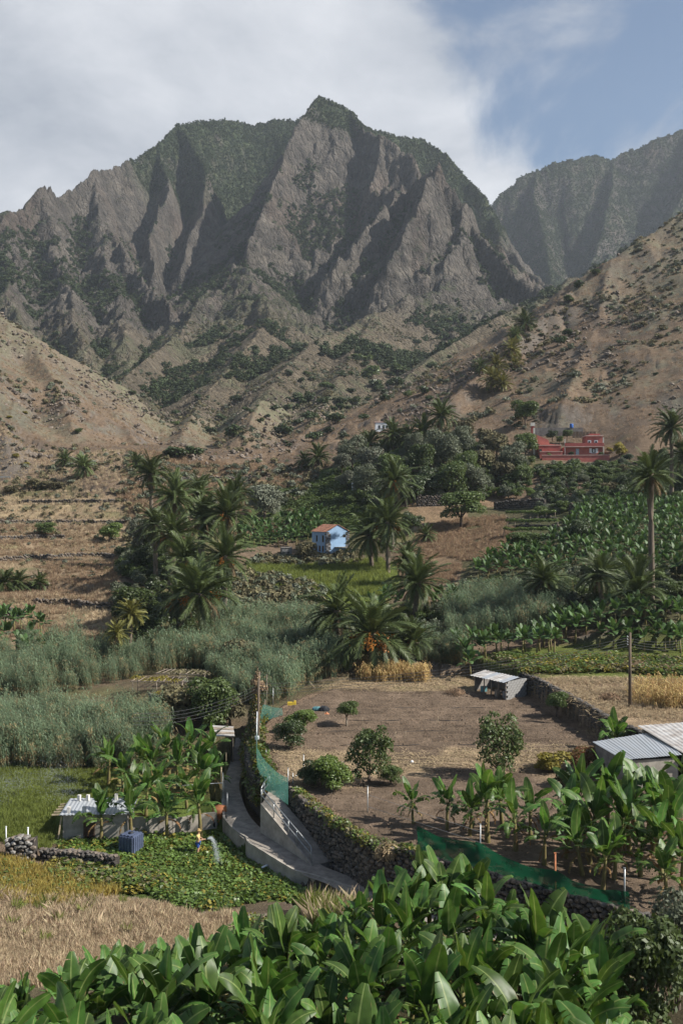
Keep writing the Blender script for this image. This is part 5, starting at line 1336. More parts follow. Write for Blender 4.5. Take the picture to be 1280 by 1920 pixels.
mass('scrub', 'scrub', [(-200, 205), (250, 205), (250, 285), (-200, 262)], 380, 'dry scrub and weeds on the bank around the left road', (.35, 1.1))
mass('dry_grass', 'tuft_dry', [(-200, 205), (250, 205), (250, 285), (-200, 262)], 5000, 'pale dry grass on the bank around the left road', (.6, 1.6))
mass('scrub', 'scrub', [(240, 185), (560, 215), (600, 262), (240, 275)], 700, 'dry scrub on the flat land behind the left palms', (.5, 1.4))
mass('dry_grass', 'tuft_brown', [(240, 185), (560, 215), (600, 275), (240, 285)], 9000, 'dry grass on the flat land behind the left palms', (.8, 2.0), noise=(14, -.25, 93))
mass('thicket', 'bushes', [(590, 110), (840, 112), (860, 134), (600, 136)], 150, 'green undergrowth around the middle palms', (.6, 1.3))
mass('thicket', 'scrub', [(330, 93), (460, 92), (470, 101), (300, 103)], 130, 'weeds over the ruined trellis terraces', (.4, .9))
# scrub and forest on hills and mountains, following the lie of the land
def slope_scatter(name, key, label, n, Y0, Y1, scl, keep, seed, px0=-250, px1=1530, tilt=.1):
    X, Y = pts_px(px0, px1, Y0, Y1, n); Z = ground(X, Y); e = Y * .004 + 1
    sl = np.hypot((ground(X + e, Y) - ground(X - e, Y)) / (2 * e), (ground(X, Y + e) - ground(X, Y - e)) / (2 * e))
    m = keep(X, Y, Z, sl) & seen(X, Y, Z, 9); X, Y, Z = X[m], Y[m], Z[m]
    return scatter(name, key, np.stack([X, Y, Z - .2], -1), None, rng.uniform(0, 1, len(X)) ** 2 * (scl[1] - scl[0]) + scl[0], tilt, label=label)
def hollow(X, Y, d):
    return (ground(X + d, Y) + ground(X - d, Y) + ground(X, Y + d) + ground(X, Y - d)) / 4 - ground(X, Y)
slope_scatter('scrub', 'scrub', 'small grey-green scrub speckling the dry hills and spurs', 80000, 245, 860, (.25, 1.6), lambda X, Y, Z, s: (fbm(X / 34, Y / 34, 3, 201) + .7 * fbm(X / 8, Y / 8, 2, 202) > .22) & (Z > 8), 1)
slope_scatter('loose_rocks', 'rocks', 'brown rocks strewn over the dry hills', 26000, 245, 520, (.25, 1.3), lambda X, Y, Z, s: (fbm(X / 24, Y / 24, 3, 205) + .5 * (s - .5) > .15) & (Z > 12), 5, tilt=.4)
slope_scatter('dry_grass', 'tuft_brown', 'dry brown grass covering the nearer hills', 26000, 240, 430, (.8, 2.2), lambda X, Y, Z, s: (Z > 12), 2)
slope_scatter('forest', 'forest', 'dark scattered trees and bushes on the lower mountain slopes', 90000, 480, 1180, (.7, 3.0), lambda X, Y, Z, s: (s < 2.8) & (fbm(X / 80, Y / 80, 4, 203) + .45 * fbm(X / 20, Y / 20, 2, 8) + .06 * np.clip(hollow(X, Y, 22), -4, 6) - .35 * np.maximum(s - 1.1, 0) > .10 + .16 * sstep(860, 700, Y)), 3, 0, 1280)
slope_scatter('forest', 'forest', 'cloud forest covering the summits and far ridges', 330000, 1000, 2140, (.8, 2.2), lambda X, Y, Z, s: (s < 3.2) & ((Z + 40 * fbm(X / 60, Y / 60, 4, 103) > 465) | ((Y + 40 * fbm(X / 60, Y / 60, 4, 103) > 1265) & (Z + 60 * fbm(X / 60, Y / 60, 4, 103) > 345)) | (Y > 1560)), 4, -20, 1300)
# ------------------------------------------------------------------ stones and dry-stone walls
def _stone(seed, mat):
    r = random.Random(seed); bm = bmesh.new(); bmesh.ops.create_icosphere(bm, subdivisions=1, radius=.5)
    for v in bm.verts:
        v.co = Vector((max(-.44, min(.44, v.co.x)), v.co.y, max(-.43, min(.43, v.co.z)))) * r.uniform(.86, 1.14)
    me = bpy.data.meshes.new('stone'); bm.to_mesh(me); bm.free(); me.materials.append(MATS[mat]); return me
STONES = {m: [_stone(s + 5 * i, m) for s in range(5)] for i, m in enumerate(('stone_dark', 'stone_brown', 'stone_grey'))}
_ico_f = [tuple(p.vertices) for p in STONES['stone_dark'][0].polygons]
def resample(pts, step):
    pts = [Vector(p) for p in pts]; out = [pts[0]]
    for a, b in zip(pts[:-1], pts[1:]):
        n = max(1, int(round((b - a).length / step)))
        out += [a.lerp(b, (i + 1) / n) for i in range(n)]
    return out
def stone_wall(pts, ztop, side, size, label, mats=('stone_dark',), nparts=300, thick=.5, zbase=None, cap=True, gap=0.0, name='stone_wall', group=None, depth=.55, thing=True):
    """dry-stone wall along pts [(x, y)]; ztop/zbase: functions of (x, y); side: +1/-1, which side of the line shows stones"""
    r = random.Random(len(pts) * 13 + int(pts[0][0] * 10))
    zb = zbase or (lambda x, y: gz(x, y) - .3)
    line = resample([(x, y, 0) for x, y in pts], size)
    c = line[len(line) // 2]; org = Vector((c.x, c.y, zb(c.x, c.y)))
    e = empty(name, org, 0, label=label, cat='stone wall', group=group)
    # core, a little behind the faces of the stones
    mb = MB(); ring = []
    for i, p in enumerate(line):
        d = (line[min(i + 1, len(line) - 1)] - line[max(i - 1, 0)]).normalized(); nn = Vector((-d.y, d.x, 0)) * side
        a = p - nn * .06; b = p - nn * thick
        z0, z1 = zb(p.x, p.y), ztop(p.x, p.y) - .04
        ring.append([Vector((a.x, a.y, z0)) - org, Vector((a.x, a.y, z1)) - org, Vector((b.x, b.y, z1)) - org, Vector((b.x, b.y, z0)) - org])
    for q in ring: mb.v.extend([tuple(v) for v in q])
    fs = []
    for i in range(len(ring) - 1):
        for j in range(4): fs.append((i * 4 + j, i * 4 + (j + 1) % 4, i * 4 + 4 + (j + 1) % 4, i * 4 + 4 + j))
    fs += [(0, 3, 2, 1), tuple(len(ring) * 4 - 4 + j for j in range(4))]
    for f in fs: mb.f.append(f); mb.m.append(0); mb.smooth.append(False); mb.uv.extend([(0, 0)] * 4)
    mb.build('core', ['wall_core'], parent=e)
    # stones
    todo = []
    for i, p in enumerate(line[:-1]):
        q = line[i + 1]; d = (q - p).normalized(); nn = Vector((-d.y, d.x, 0)) * side
        z = zb(p.x, p.y); zt = ztop(p.x, p.y); row = 0
        while z < zt - size * .15:
            h = size * r.uniform(.62, .95); w = (q - p).length * r.uniform(.95, 1.3)
            cc = p.lerp(q, .5 + (.5 if row % 2 else 0) + r.uniform(-.12, .12)) + nn * r.uniform(-.05, .03)
            todo.append((Vector((cc.x, cc.y, z + h * .5)), (w, size * depth * 1.6, h * 1.16), math.atan2(d.y, d.x) + r.gauss(0, .09), r.gauss(0, .08)))
            z += h; row += 1
        if cap:
            for t in (.12, .62):
                cc = p.lerp(q, t) - nn * thick * r.uniform(.2, .6)
                todo.append((Vector((cc.x, cc.y, zt + r.uniform(-.05, .05))), (size * r.uniform(.8, 1.2), thick * .8, size * r.uniform(.5, .9)), math.atan2(d.y, d.x) + r.gauss(0, .2), r.gauss(0, .1)))
    todo.sort(key=lambda t: t[0].y - t[0].z * .2)
    rest = MB()
    for k, (c_, s_, a_, b_) in enumerate(todo):
        m = r.choice(mats); me = r.choice(STONES[m])
        if k < nparts:
            o = put('stone', me, c_ - org, (b_, r.gauss(0, .08), a_), s_, parent=e)
        else:
            M = Matrix.Translation(c_ - org) @ Euler((b_, 0, a_)).to_matrix().to_4x4() @ Matrix.Diagonal((*s_, 1))
            rest.add([M @ v.co for v in me.vertices], [tuple(p.vertices) for p in me.polygons], mats.index(m))
    if rest.v:
        rest.build('stonework', list(mats), parent=e, kind='stuff')
    return e
def fz(x, y): return float(field_z(x, y))
# the wall under the field, beside path and ramp
fw = [(-3.5, 67.6), (-2.6, 65.2), (-.6, 61.4), (1.5, 57.6), (4.3, 55.7), (9.9, 51.5), (14, 48.5), (16.4, 47.0), (22, 42)]
stone_wall(fw, lambda x, y: fz(x, y) + .28, -1, .34, 'high dry-stone wall in shade holding up the field above the path', ('stone_dark', 'stone_brown'), 300, .6,
           zbase=lambda x, y: -22.1 if y > 46 else -21.6)
# the wall on the right side of the field, up to the dry terrace
stone_wall([(17.6, 98.6), (18.7, 96), (20.3, 88), (21.8, 79), (23.4, 74.6)], lambda x, y: fz(x, y) + 1.85, -1, .36, 'dark stone wall on the right of the ploughed field below the dry terrace', ('stone_dark',), 300, .6,
           zbase=lambda x, y: fz(x, y) - .2)
# the bank wall left of the field, half hidden by creepers
stone_wall([(-4.95, 69.2), (-6.0, 72.0), (-6.75, 75.5), (-7.2, 80), (-7.3, 85), (-6.9, 91)], lambda x, y: fz(x, y) - .1, -1, .33, 'overgrown bank wall between path and field', ('stone_dark', 'stone_brown'), 220, .6,
           zbase=lambda x, y: -21.4 + (y - 69) * .06)
# low walls and the stone pillar at the garden's left end
def gp(px, py, ymin=40):
    h = hit(px, py, ymin); return (h.x, h.y)
stone_wall([(-21.4, 63.4), (-19.6, 63.4)], lambda x, y: -20.85 + .22 * math.sin(x * 5.1) + .12 * math.sin(x * 11), -1, .33, 'squared stub of pale rough stone wall at the left end of the garden', ('stone_grey', 'stone_brown'), 300, .9, zbase=lambda x, y: -22.9)
stone_wall([(-19.3, 63.7), (-16.5, 63.2), (-14.2, 62.3)], lambda x, y: -21.65, -1, .33, 'crumbling dark stone bank under the garden', ('stone_dark', 'stone_brown'), 200, .6, zbase=lambda x, y: -22.9)
stone_wall([(-27, 64.2), (-24.4, 64.0), (-22.6, 63.8)], lambda x, y: -21.9 + .3 * math.sin(x * 3), -1, .36, 'tumbled stones of a broken wall at the left picture edge', ('stone_grey', 'stone_dark'), 160, .8, zbase=lambda x, y: -22.9)
# far terrace walls on the left, following the contour of the steps
def contour(level, px0, px1, n, ylo, yhi):
    out = []
    for px in np.linspace(px0, px1, n):
        Y = np.linspace(ylo, yhi, 260); z = ground((px - 640) / F * Y, Y); k = np.where(z >= level)[0]
        if len(k): out.append(((px - 640) / F * Y[k[0]], Y[k[0]]))
    return out
for q, (lv, a, b, lb) in enumerate([(-13.4, 60, 225, 'lowest'), (-11.9, -40, 90, 'second from below'), (-8.8, -60, 215, 'half way up'), (-5.7, -60, 120, 'above the middle'), (-2.6, -60, 235, 'second from the top'), (2.0, 40, 235, 'topmost')]):
    c_ = contour(lv, a, b, 16, 118, 239)
    if len(c_) > 3:
        stone_wall(c_, lambda x, y, lv=lv: lv + .75, -1, .55, 'dark terrace wall on the left dry slope, ' + lb, ('stone_dark', 'stone_brown'), 0, .5, zbase=lambda x, y, lv=lv: lv - .75, cap=False, group='terrace walls on the left slope')
def far_wall(px0, py0, px1, py1, h, label, n=10, size=.55, ymin=100):
    pts = []
    for i in range(n):
        g = hit(px0 + (px1 - px0) * i / (n - 1), py0 + (py1 - py0) * i / (n - 1), ymin)
        if g is not None: pts.append((g.x, g.y))
    stone_wall(pts, lambda x, y: gz(x, y) + h, -1, size, label, ('stone_dark', 'stone_brown'), 0, .5, cap=False)
far_wall(1065, 965, 1310, 965, 2.0, 'long terrace wall above the banana plantation on the right')
far_wall(925, 955, 1020, 950, 1.6, 'terrace wall above the vine rows')
far_wall(255, 905, 470, 902, 1.2, 'low terrace wall on the flat land behind the left palms')
far_wall(780, 950, 850, 948, 2.2, 'rough stone wall left of the round dense tree')
far_wall(1230, 1150, 1320, 1150, 1.5, 'stone wall beside the shaggy low palm')
far_wall(30, 1222, 75, 1222, 1.2, 'grey wall of the little banana terrace on the left')
far_wall(0, 1160, 45, 1160, 1.3, 'dark wall behind the bananas at the left edge')

# ------------------------------------------------------------------ the ploughed soil with its furrows
_xs = np.arange(-8, 30, .35); _ys = np.arange(44, 108, .17); FX, FY = np.meshgrid(_xs, _ys)
_ins = in_poly(FX, FY, FIELD); _db, _ = dist_line(FX, FY, FIELD + [FIELD[0]]); _ok = _ins & (_db > .75)
_pl = sstep(70, 73, FY) * sstep(101, 98, FY)
FZ = field_z(FX, FY) + .07 + (.075 * np.sin((FY + .25 * fbm(FX / 6, FY / 6, 2, 81)) * 2 * np.pi / 1.15) * (.35 + .65 * _pl)) + .05 * fbm(FX / .9, FY / .9, 3, 82) + .07 * fbm(FX / 5, FY / 5, 2, 4) - .35 * sstep(1.2, .75, _db)
_id = np.arange(FX.size).reshape(FX.shape); _c = _ok[:-1, :-1] & _ok[1:, 1:] & _ok[:-1, 1:] & _ok[1:, :-1]
_q = np.stack([_id[:-1, :-1], _id[:-1, 1:], _id[1:, 1:], _id[1:, :-1]], -1)[_c]
_u, _inv = np.unique(_q, return_inverse=True)
_me = bpy.data.meshes.new('field_soil'); _me.from_pydata(np.stack([FX, FY, FZ], -1).reshape(-1, 3)[_u].tolist(), [], _inv.reshape(-1, 4).tolist())
_me.polygons.foreach_set('use_smooth', np.ones(len(_q), bool))
_n1 = fbm(FX / 3, FY / 3, 3, 83); _n2 = fbm(FX / 14, FY / 14, 3, 101); _n5 = fbm(FX / .7, FY / .7, 2, 84)
_st = sstep(-.1, .35, _n1 * .7 + _n2 * .5 - .75 + 1.35 * sstep(97, 101, FY) + .85 * sstep(81, 76, FY) * sstep(67, 71, FY))[..., None]
_cc = (np.array([.150, .110, .078]) * (1 + .3 * _n1[..., None]) * (1 - _st) + np.array([.29, .215, .135]) * _st) * (1 + .2 * _n5[..., None])
_gr = (sstep(98, 101, FY) * sstep(.05, .4, _n1))[..., None] * .6; _cc = _cc * (1 - _gr) + np.array([.15, .15, .05]) * _gr
_a = _me.color_attributes.new('cover', 'FLOAT_COLOR', 'POINT'); _a.data.foreach_set('color', np.concatenate([np.clip(_cc, .01, .8).reshape(-1, 3)[_u], np.ones((len(_u), 1))], 1).ravel().astype(np.float32))
_me.materials.append(MATS['valley_soil']); put('field_soil', _me, kind='structure')

# ------------------------------------------------------------------ path, kerb wall, ramp and railing
def strip(pts, zs, w, lift):
    mb = MB(); V = []
    P_ = [Vector((x, y, 0)) for x, y in pts]
    for i, p in enumerate(P_):
        d = (P_[min(i + 1, len(P_) - 1)] - P_[max(i - 1, 0)]).normalized(); n_ = Vector((-d.y, d.x, 0))
        ww = w[i] if hasattr(w, '__len__') else w
        for k in (-1, -.33, .33, 1): V.append(p + n_ * k * ww / 2 + Vector((0, 0, zs[i] + lift + (.0 if abs(k) == 1 else .015))))
    fs = [(i * 4 + j, i * 4 + j + 1, i * 4 + 5 + j, i * 4 + 4 + j) for i in range(len(P_) - 1) for j in range(3)]
    mb.add(V, fs, smooth=True); return mb
def smooth_line(pts, zs, n=6):
    """Catmull-Rom through the points"""
    A = [Vector((x, y, z)) for (x, y), z in zip(pts, zs)]; out = []
    for i in range(len(A) - 1):
        p0, p1, p2, p3 = A[max(i - 1, 0)], A[i], A[i + 1], A[min(i + 2, len(A) - 1)]
        for k in range(n):
            t = k / n; out.append(.5 * ((2 * p1) + (p2 - p0) * t + (2 * p0 - 5 * p1 + 4 * p2 - p3) * t * t + (3 * p1 - p0 - 3 * p2 + p3) * t ** 3))
    return out + [A[-1]]
pl = smooth_line(PATH, PATH_Z)
strip([(p.x, p.y) for p in pl], [p.z for p in pl], [float(np.interp(p.y, [40, 58, 63, 69, 76, 90], [1.7, 1.75, 2.0, 1.6, 1.2, 1.25])) for p in pl], .045).build('path', ['path_concrete'], kind='structure')
kerb_px = [(421, 1468), (419, 1505), (422, 1532), (439, 1552), (464, 1569), (467, 1577), (520, 1610), (555, 1631), (595, 1641), (630, 1652), (672, 1666)]
kp = []
for a, b in kerb_px:
    Y = 21.3 * F / (b - 960)
    for _ in range(6):
        d_, s_ = dist_line(np.array([(a - 640) / F * Y]), np.array([Y]), PATH); Y = -float(path_z(s_)[0] + .12) * F / (b - 960)
    kp.append(Vector(((a - 640) / F * Y, Y, float(path_z(s_)[0]))))
ke = empty('retaining_wall', (kp[4].x, kp[4].y, kp[4].z - 1), 0, label='low concrete retaining wall between garden and path with raised edge', cat='wall'); ko = ke.location.copy()
mb = MB(); kk = resample(kp, .5)
V = []
for i, p in enumerate(kk):
    d = (kk[min(i + 1, len(kk) - 1)] - kk[max(i - 1, 0)]); d.z = 0; d.normalize(); n_ = Vector((-d.y, d.x, 0))
    if n_.x > 0: n_ = -n_
    j = random.uniform(-.015, .015)
    for a, z in ((.16, -1.5), (.14, .13 + j), (-.02, .13 + j), (-.04, -.5)): V.append(p + n_ * a + Vector((0, 0, z)) - ko)
mb.add(V, [(i * 4 + j, i * 4 + j + 1, i * 4 + 5 + j, i * 4 + 4 + j) for i in range(len(kk) - 1) for j in range(3)])
mb.build('wall_body', ['concrete'], parent=ke)
# drain pipe elbow sticking out of the garden wall
dp = P(489, 1634, 62.0)
MB().tube([dp + Vector((0, 0, -.35)), dp + Vector((0, 0, .18)), dp + Vector((.08, 0, .26)), dp + Vector((.42, .1, .36))], .055, 8).build('drain_pipe', ['white_paint'], label='white plastic pipe elbow rising beside the path wall', cat='pipe')
# ramp
A0 = Vector((-1.73, 60.9, -21.62)); A1 = Vector((-5.28, 66.2, -19.42))
al = Vector((A1.x - A0.x, A1.y - A0.y, 0)).normalized(); rt = Vector((al.y, -al.x, 0)); 
if rt.x < 0: rt = -rt
RW = 1.55
re_ = empty('ramp', (A0.x, A0.y, A0.z - .3), 0, label='concrete ramp with side wall climbing from the path to the field gate', cat='ramp'); ro = re_.location.copy()
def Lr(p): return Vector(p) - ro
mb = MB()
B0, B1 = A0 + rt * RW, A1 + rt * RW
A2 = A1 + Vector((.25, 2.7, .12)); B2 = B1 + Vector((.35, 2.0, .12))
bot = -22.2
top = [A0, A1, A2, B2, B1, B0]
mb.add([Lr(p) for p in top] + [Lr((p.x, p.y, bot)) for p in top], [(0, 5, 4, 1), (1, 4, 3, 2), (0, 1, 7, 6), (1, 2, 8, 7), (2, 3, 9, 8), (3, 4, 10, 9), (4, 5, 11, 10), (5, 0, 6, 11)])
mb.build('deck', ['path_concrete'], parent=re_)
# side wall a little proud of the deck
n_ = -rt
mb = MB()
s0, s1 = A0 + n_ * .02, A1 + n_ * .02
V = [s0 + n_ * .10, s1 + n_ * .10, s1 - n_ * .02, s0 - n_ * .02]
up = Vector((0, 0, .08))
mb.add([Lr(v + up) for v in V] + [Lr((v.x, v.y, bot)) for v in V], [(0, 3, 2, 1), (0, 1, 5, 4), (1, 2, 6, 5), (2, 3, 7, 6), (3, 0, 4, 7)])
mb.build('side_wall', ['concrete'], parent=re_)
ra = empty('railing', A1, 0, label='galvanised pipe handrail along the ramp', cat='railing')
rp_ = [A0.lerp(A1, t) + n_ * .05 + Vector((0, 0, .06)) for t in (.02, .29, .45, .74, 1.0)]
la_ = [A1 + Vector((.05, 1.3, .1)), A2 + Vector((.05, 0, .02))]
for p in rp_ + la_: MB().tube([p - A1, p - A1 + Vector((0, 0, 1.0))], .035, 6).build('post', ['galvanised'], parent=ra)
for hh in (1.0, .55):
    MB().tube([rp_[0] - A1 + Vector((0, 0, hh)), rp_[-1] - A1 + Vector((0, 0, hh))], .035, 6).build('rail', ['galvanised'], parent=ra)
    MB().tube([q - A1 + Vector((0, 0, hh)) for q in [rp_[-1]] + la_], .035, 6).build('rail', ['galvanised'], parent=ra)

# ------------------------------------------------------------------ posts, nets, gate, fence wires
def post(px, py0, py1, Y, label, r_=.032, mat='galvanised', brace=None, group=None):
    b = P(px, py1, Y); t = P(px, py0, Y); g = gz(b.x, Y); b.z = min(b.z, g - .1) if b.z - g < 1.5 else b.z
    mb = MB().tube([(0, 0, 0), (0, 0, t.z - b.z)], r_, 6); mb.box((0, 0, t.z - b.z + .01), (r_ * 2.4, r_ * 2.4, .03))
    if brace: mb.tube([P(*brace[0]) - b, P(*brace[1]) - b], r_ * .8, 6)
    return mb.build('fence_post', [mat], loc=b, label=label, cat='fence post', group=group)
post(569, 1415, 1487, 70, 'metal corner post with leaning brace by the small gate', brace=((568, 1445, 70), (580, 1490, 69.2)))
post(604, 1431, 1500, 69, 'short metal fence post in front of the leafy bush')
post(670, 1409, 1480, 71, 'metal fence post with a long diagonal brace at the upright tree', brace=((670, 1412, 71), (567, 1484, 70)))
post(689, 1474, 1552, 63.5, 'lone metal post standing on the stone wall')
post(499, 1406, 1462, 75.5, 'metal post behind the teal net')
post(540, 1440, 1506, 68.5, 'metal post at the lower end of the teal net')
post(481, 1345, 1455, 76.5, 'tall metal post holding the teal net by the pole')
post(415, 1439, 1512, 73.5, 'pale wooden stake left of the path bend', .045, 'wood_pale'); post(418, 1449, 1514, 73, 'thin metal stake left of the path bend', .03); post(426, 1487, 1537, 69.5, 'metal stake rising from the kerb above the mixer', .035)
post(437, 1391, 1429, 82, 'metal stake at the side of the covered walkway'); post(424, 1412, 1444, 79.5, 'pale stake in front of the covered walkway', .04, 'wood_pale')
post(900, 1545, 1655, 54.2, 'tall silvery post standing at the green net'); post(1040, 1600, 1690, 51.2, 'orange rusted stake holding the green net', .05, 'orange_paint'); post(1170, 1628, 1712, 49, 'silvery post at the right end of the green net', .045)
post(12, 1550, 1600, 66, 'white stake at the left edge of the watered field', .035, 'white_paint'); post(53, 1552, 1606, 65.2, 'white stake beside the stone stub', .045, 'white_paint')
post(500, 1265, 1335, 96, 'grey wooden stake at the far corner of the field', .06, 'wood_grey'); post(512, 1290, 1335, 95, 'thin stake at the far corner of the field', .03)
post(497, 1312, 1360, 90, 'weathered stake beside the vine-covered pole', .05, 'wood_grey')
stk = MB(); b = P(593, 1290, 101); stk.beam(P(580, 1278, 101) - b, Vector((0, 0, -.2)), .09); stk.build('leaning_board', ['wood_pale'], loc=b, label='pale board leaning at the back corner of the field', cat='board')

def net(pts_top, pts_bot, label, mat, sag=.12, n=40, m=7, seed=1, amp=.12):
    """a hanging net: a rumpled sheet between an upper and a lower line"""
    g = np.random.default_rng(seed); T_ = [Vector(p) for p in pts_top]; B_ = [Vector(p) for p in pts_bot]
    def at(L, t):
        k = min(int(t * (len(L) - 1)), len(L) - 2); return L[k].lerp(L[k + 1], t * (len(L) - 1) - k)
    V = []; o = at(B_, .5)
    for i in range(n + 1):
        t = i / n; a, b = at(T_, t), at(B_, t); per = abs(math.sin(math.pi * t * (len(T_) - 1)))
        for j in range(m + 1):
            s = j / m; p = b.lerp(a, s); p.z -= sag * per * s
            q = float(fbm(np.array([t * 9 + seed]), np.array([s * 2.2 + t * 4]), 3, seed)[0]) * amp
            V.append(p + Vector((q * .5, q, 0)) - o)
    fs = [(i * (m + 1) + j, (i + 1) * (m + 1) + j, (i + 1) * (m + 1) + j + 1, i * (m + 1) + j + 1) for i in range(n) for j in range(m)]
    return MB().add(V, fs, smooth=True).build('shade_net', [mat], loc=o, label=label, cat='net')
net([P(782, 1549, 56), P(900, 1580, 54), P(1040, 1634, 51), P(1178, 1672, 48.8)], [P(780, 1606, 56), P(900, 1650, 54), P(1040, 1692, 51), P(1182, 1715, 48.8)], 'dark green shade net along the top of the stone wall', 'net_dark', .25, 54, 8, 3, .3)
def on_field(px, py, up=0):
    Y = (19.55 + 2.2) / ((py - 960) / F + .04); p = P(px, py, Y); p.z += up; return p
_nb = [(530, 1342), (494, 1352), (482, 1395), (482, 1450), (499, 1478), (541, 1506)]
net([on_field(a, b, u) for (a, b), u in zip(_nb, (.7, 1.5, 1.9, 1.9, 1.75, 1.7))], [on_field(a, b, -.1) for a, b in _nb], 'translucent teal net along the field edge by the path', 'net_teal', .1, 46, 6, 5, .16)
ge = empty('gate', P(553, 1500, 69.5), 0, label='narrow metal mesh gate at the head of the ramp', cat='gate')
g0, g1 = P(549, 1500, 69.6), P(563, 1490, 70.2); go = ge.location.copy()
for a, b in ((g0, g0 + Vector((0, 0, 1.9))), (g1, g1 + Vector((0, 0, 1.6)))): MB().tube([a - go, b - go], .03, 6).build('frame_post', ['galvanised'], parent=ge)
for z in (.15, .85, 1.55): MB().tube([g0 - go + Vector((0, 0, z)), g1 - go + Vector((0, 0, z))], .022, 5).build('frame_rail', ['galvanised'], parent=ge)
def wire(pts, label, r_=.012, mat='galvanised', name='fence_wire', cat='wire', sag=0, group=None):
    pts = [Vector(p) for p in pts]; out = []
    for a, b in zip(pts[:-1], pts[1:]):
        for k in range(10): t = k / 10; q = a.lerp(b, t); q.z -= sag * 4 * t * (1 - t); out.append(q)
    out.append(pts[-1]); o = out[0].copy()
    return MB().tube([p - o for p in out], r_, 4, cap=False).build(name, [mat], loc=o, label=label, cat=cat, group=group)
for q, dy in enumerate((0, 22)):
    wire([P(604, 1440 + dy, 69), P(670, 1420 + dy, 71)], ('upper', 'lower')[q] + ' thin wire between the posts before the leafy bush', .01)
    wire([P(689, 1490 + dy, 63.5), P(900, 1560 + dy * .9, 54.2)], ('upper', 'lower')[q] + ' thin fence wire on the stone wall up to the net post', .01)
# irrigation hoses laid across the field
for q, (a, b, c, Y0) in enumerate([(545, 1330, 905, 1328), (560, 1352, 960, 1350), (590, 1372, 1040, 1372), (640, 1398, 1060, 1395), (700, 1430, 900, 1426)][:5]):
    L = []
    for i in range(12):
        h = hit(a + (c - a) * i / 11, b + (Y0 - b) * i / 11 + 1.5 * math.sin(i * 1.7 + q), 60)
        if h is not None: L.append((h.x, h.y, h.z + .03))
    wire(L, ('black irrigation hose crossing the field furthest back', 'second irrigation hose from the far end of the field', 'middle irrigation hose across the ploughed field', 'fourth irrigation hose near the front of the field', 'nearest irrigation hose in the field')[q], .03, 'hose_black', 'irrigation_hose', 'hose', group='irrigation hoses')
for i in range(16):
    h = hit(random.uniform(650, 980), random.uniform(1350, 1440), 60)
    MB().tube([(0, 0, 0), (.02, 0, .75)], .015, 4).build('garden_stake', ['wood_pale'], loc=h, label='thin upright garden stake in the ploughed field', cat='stake', group='garden stakes in the field')

# ------------------------------------------------------------------ utility poles and cables
pb = P(1180, 1336, 84.6); pb.z = gz(pb.x, pb.y) - .3
pt = P(1180, 1186, 84.6)
pe = empty('utility_pole', pb, 0, label='brown wooden utility pole on the dry terrace', cat='utility pole')
MB().tube([(0, 0, 0), (0, 0, (pt.z - pb.z) * .5), (0, 0, pt.z - pb.z)], [.15, .13, .11], 10).build('pole', ['wood_pole'], parent=pe)
for k in range(4): MB().tube([(-.14, -.05, pt.z - pb.z - .35 - .22 * k), (-.24, -.05, pt.z - pb.z - .35 - .22 * k), (-.24, -.05, pt.z - pb.z - .25 - .22 * k)], .03, 6).build('insulator', ['white_paint'], parent=pe)
vb = P(470, 1412, 80.5); vb.z = gz(vb.x, vb.y) - .2
vt = P(486, 1256, 80.8)
vh = vt.z - vb.z
ve = empty('vine_covered_pole', vb, 0, label='thick pole smothered in dry brown creeper with pointed top', cat='pole')
ln = Vector((vt.x - vb.x, vt.y - vb.y, vh))
MB().tube([(0, 0, 0), ln * .5, ln * .98], [.2, .17, .12], 8).build('pole', ['wood_pole'], parent=ve)
lm = []
for i in range(26):
    t = i / 25; w = 1.15 * (1 - t * .45) if t < .86 else .62 * (1 - (t - .86) / .14) + .05
    p = ln * t; lm.append((p.x - .12 + random.gauss(0, .08), p.y + random.gauss(0, .06), p.z, w * .62, w * .62, .32))
lm += [(ln.x * .84 + .5, ln.y * .84, vh * .82, .35, .3, .22), (ln.x * .84 + .25, ln.y * .84, vh * .86, .35, .3, .25)]
_cl = leaf_cloud(14000, lm, .075, 9, .2); _zz = _cl[:, :, 2].mean(1) / vh; _rn = rng.random(14000)
crn = quads_mesh('creeper', _cl, ['brush', 'leaf_yellowgreen', 'leaf_dark', 'straw'], mi=np.where(_zz > .78, np.where(_rn < .6, 0, 3), np.where(_rn < .35, 0, np.where(_rn < .5, 1, 2))))
put('creeper', crn, parent=ve)
wp0 = P(483, 1410, 79.8); wp0.z = gz(wp0.x, wp0.y) - .2; wp1 = P(485, 1272, 80)
MB().tube([(0, 0, 0), wp1 - wp0], [.12, .09], 8).build('service_pole', ['wood_pole'], loc=wp0, label='slim brown wooden pole right beside the creeper-covered one', cat='pole')
mbx = P(482, 1386, 79.5); mt_ = MB().box((0, 0, 0), (.34, .2, .5)); mt_.box((0, -.11, .02), (.26, .02, .36)); mt_.tube([(0, 0, .25), (0, 0, 2.2)], .04, 6)
mt_.build('meter_box', ['white_paint'], loc=mbx, label='white meter box with conduit on the slim wooden pole', cat='meter box')
for k in range(4):
    a = P(1177, 1196 + 5 * k, 84.5); b = P(486, 1283 + 6 * k, 80.2)
    c_ = P(250, 1338 + 7 * k, 74); d_ = P(1330, 1182 + 5 * k, 95)
    wire([d_, a, b, c_], ('topmost', 'second', 'third', 'lowest')[k] + ' overhead cable running from the utility pole to the creeper-covered pole', .013, 'cable', 'overhead_cable', 'cable', sag=.7, group='overhead cables')

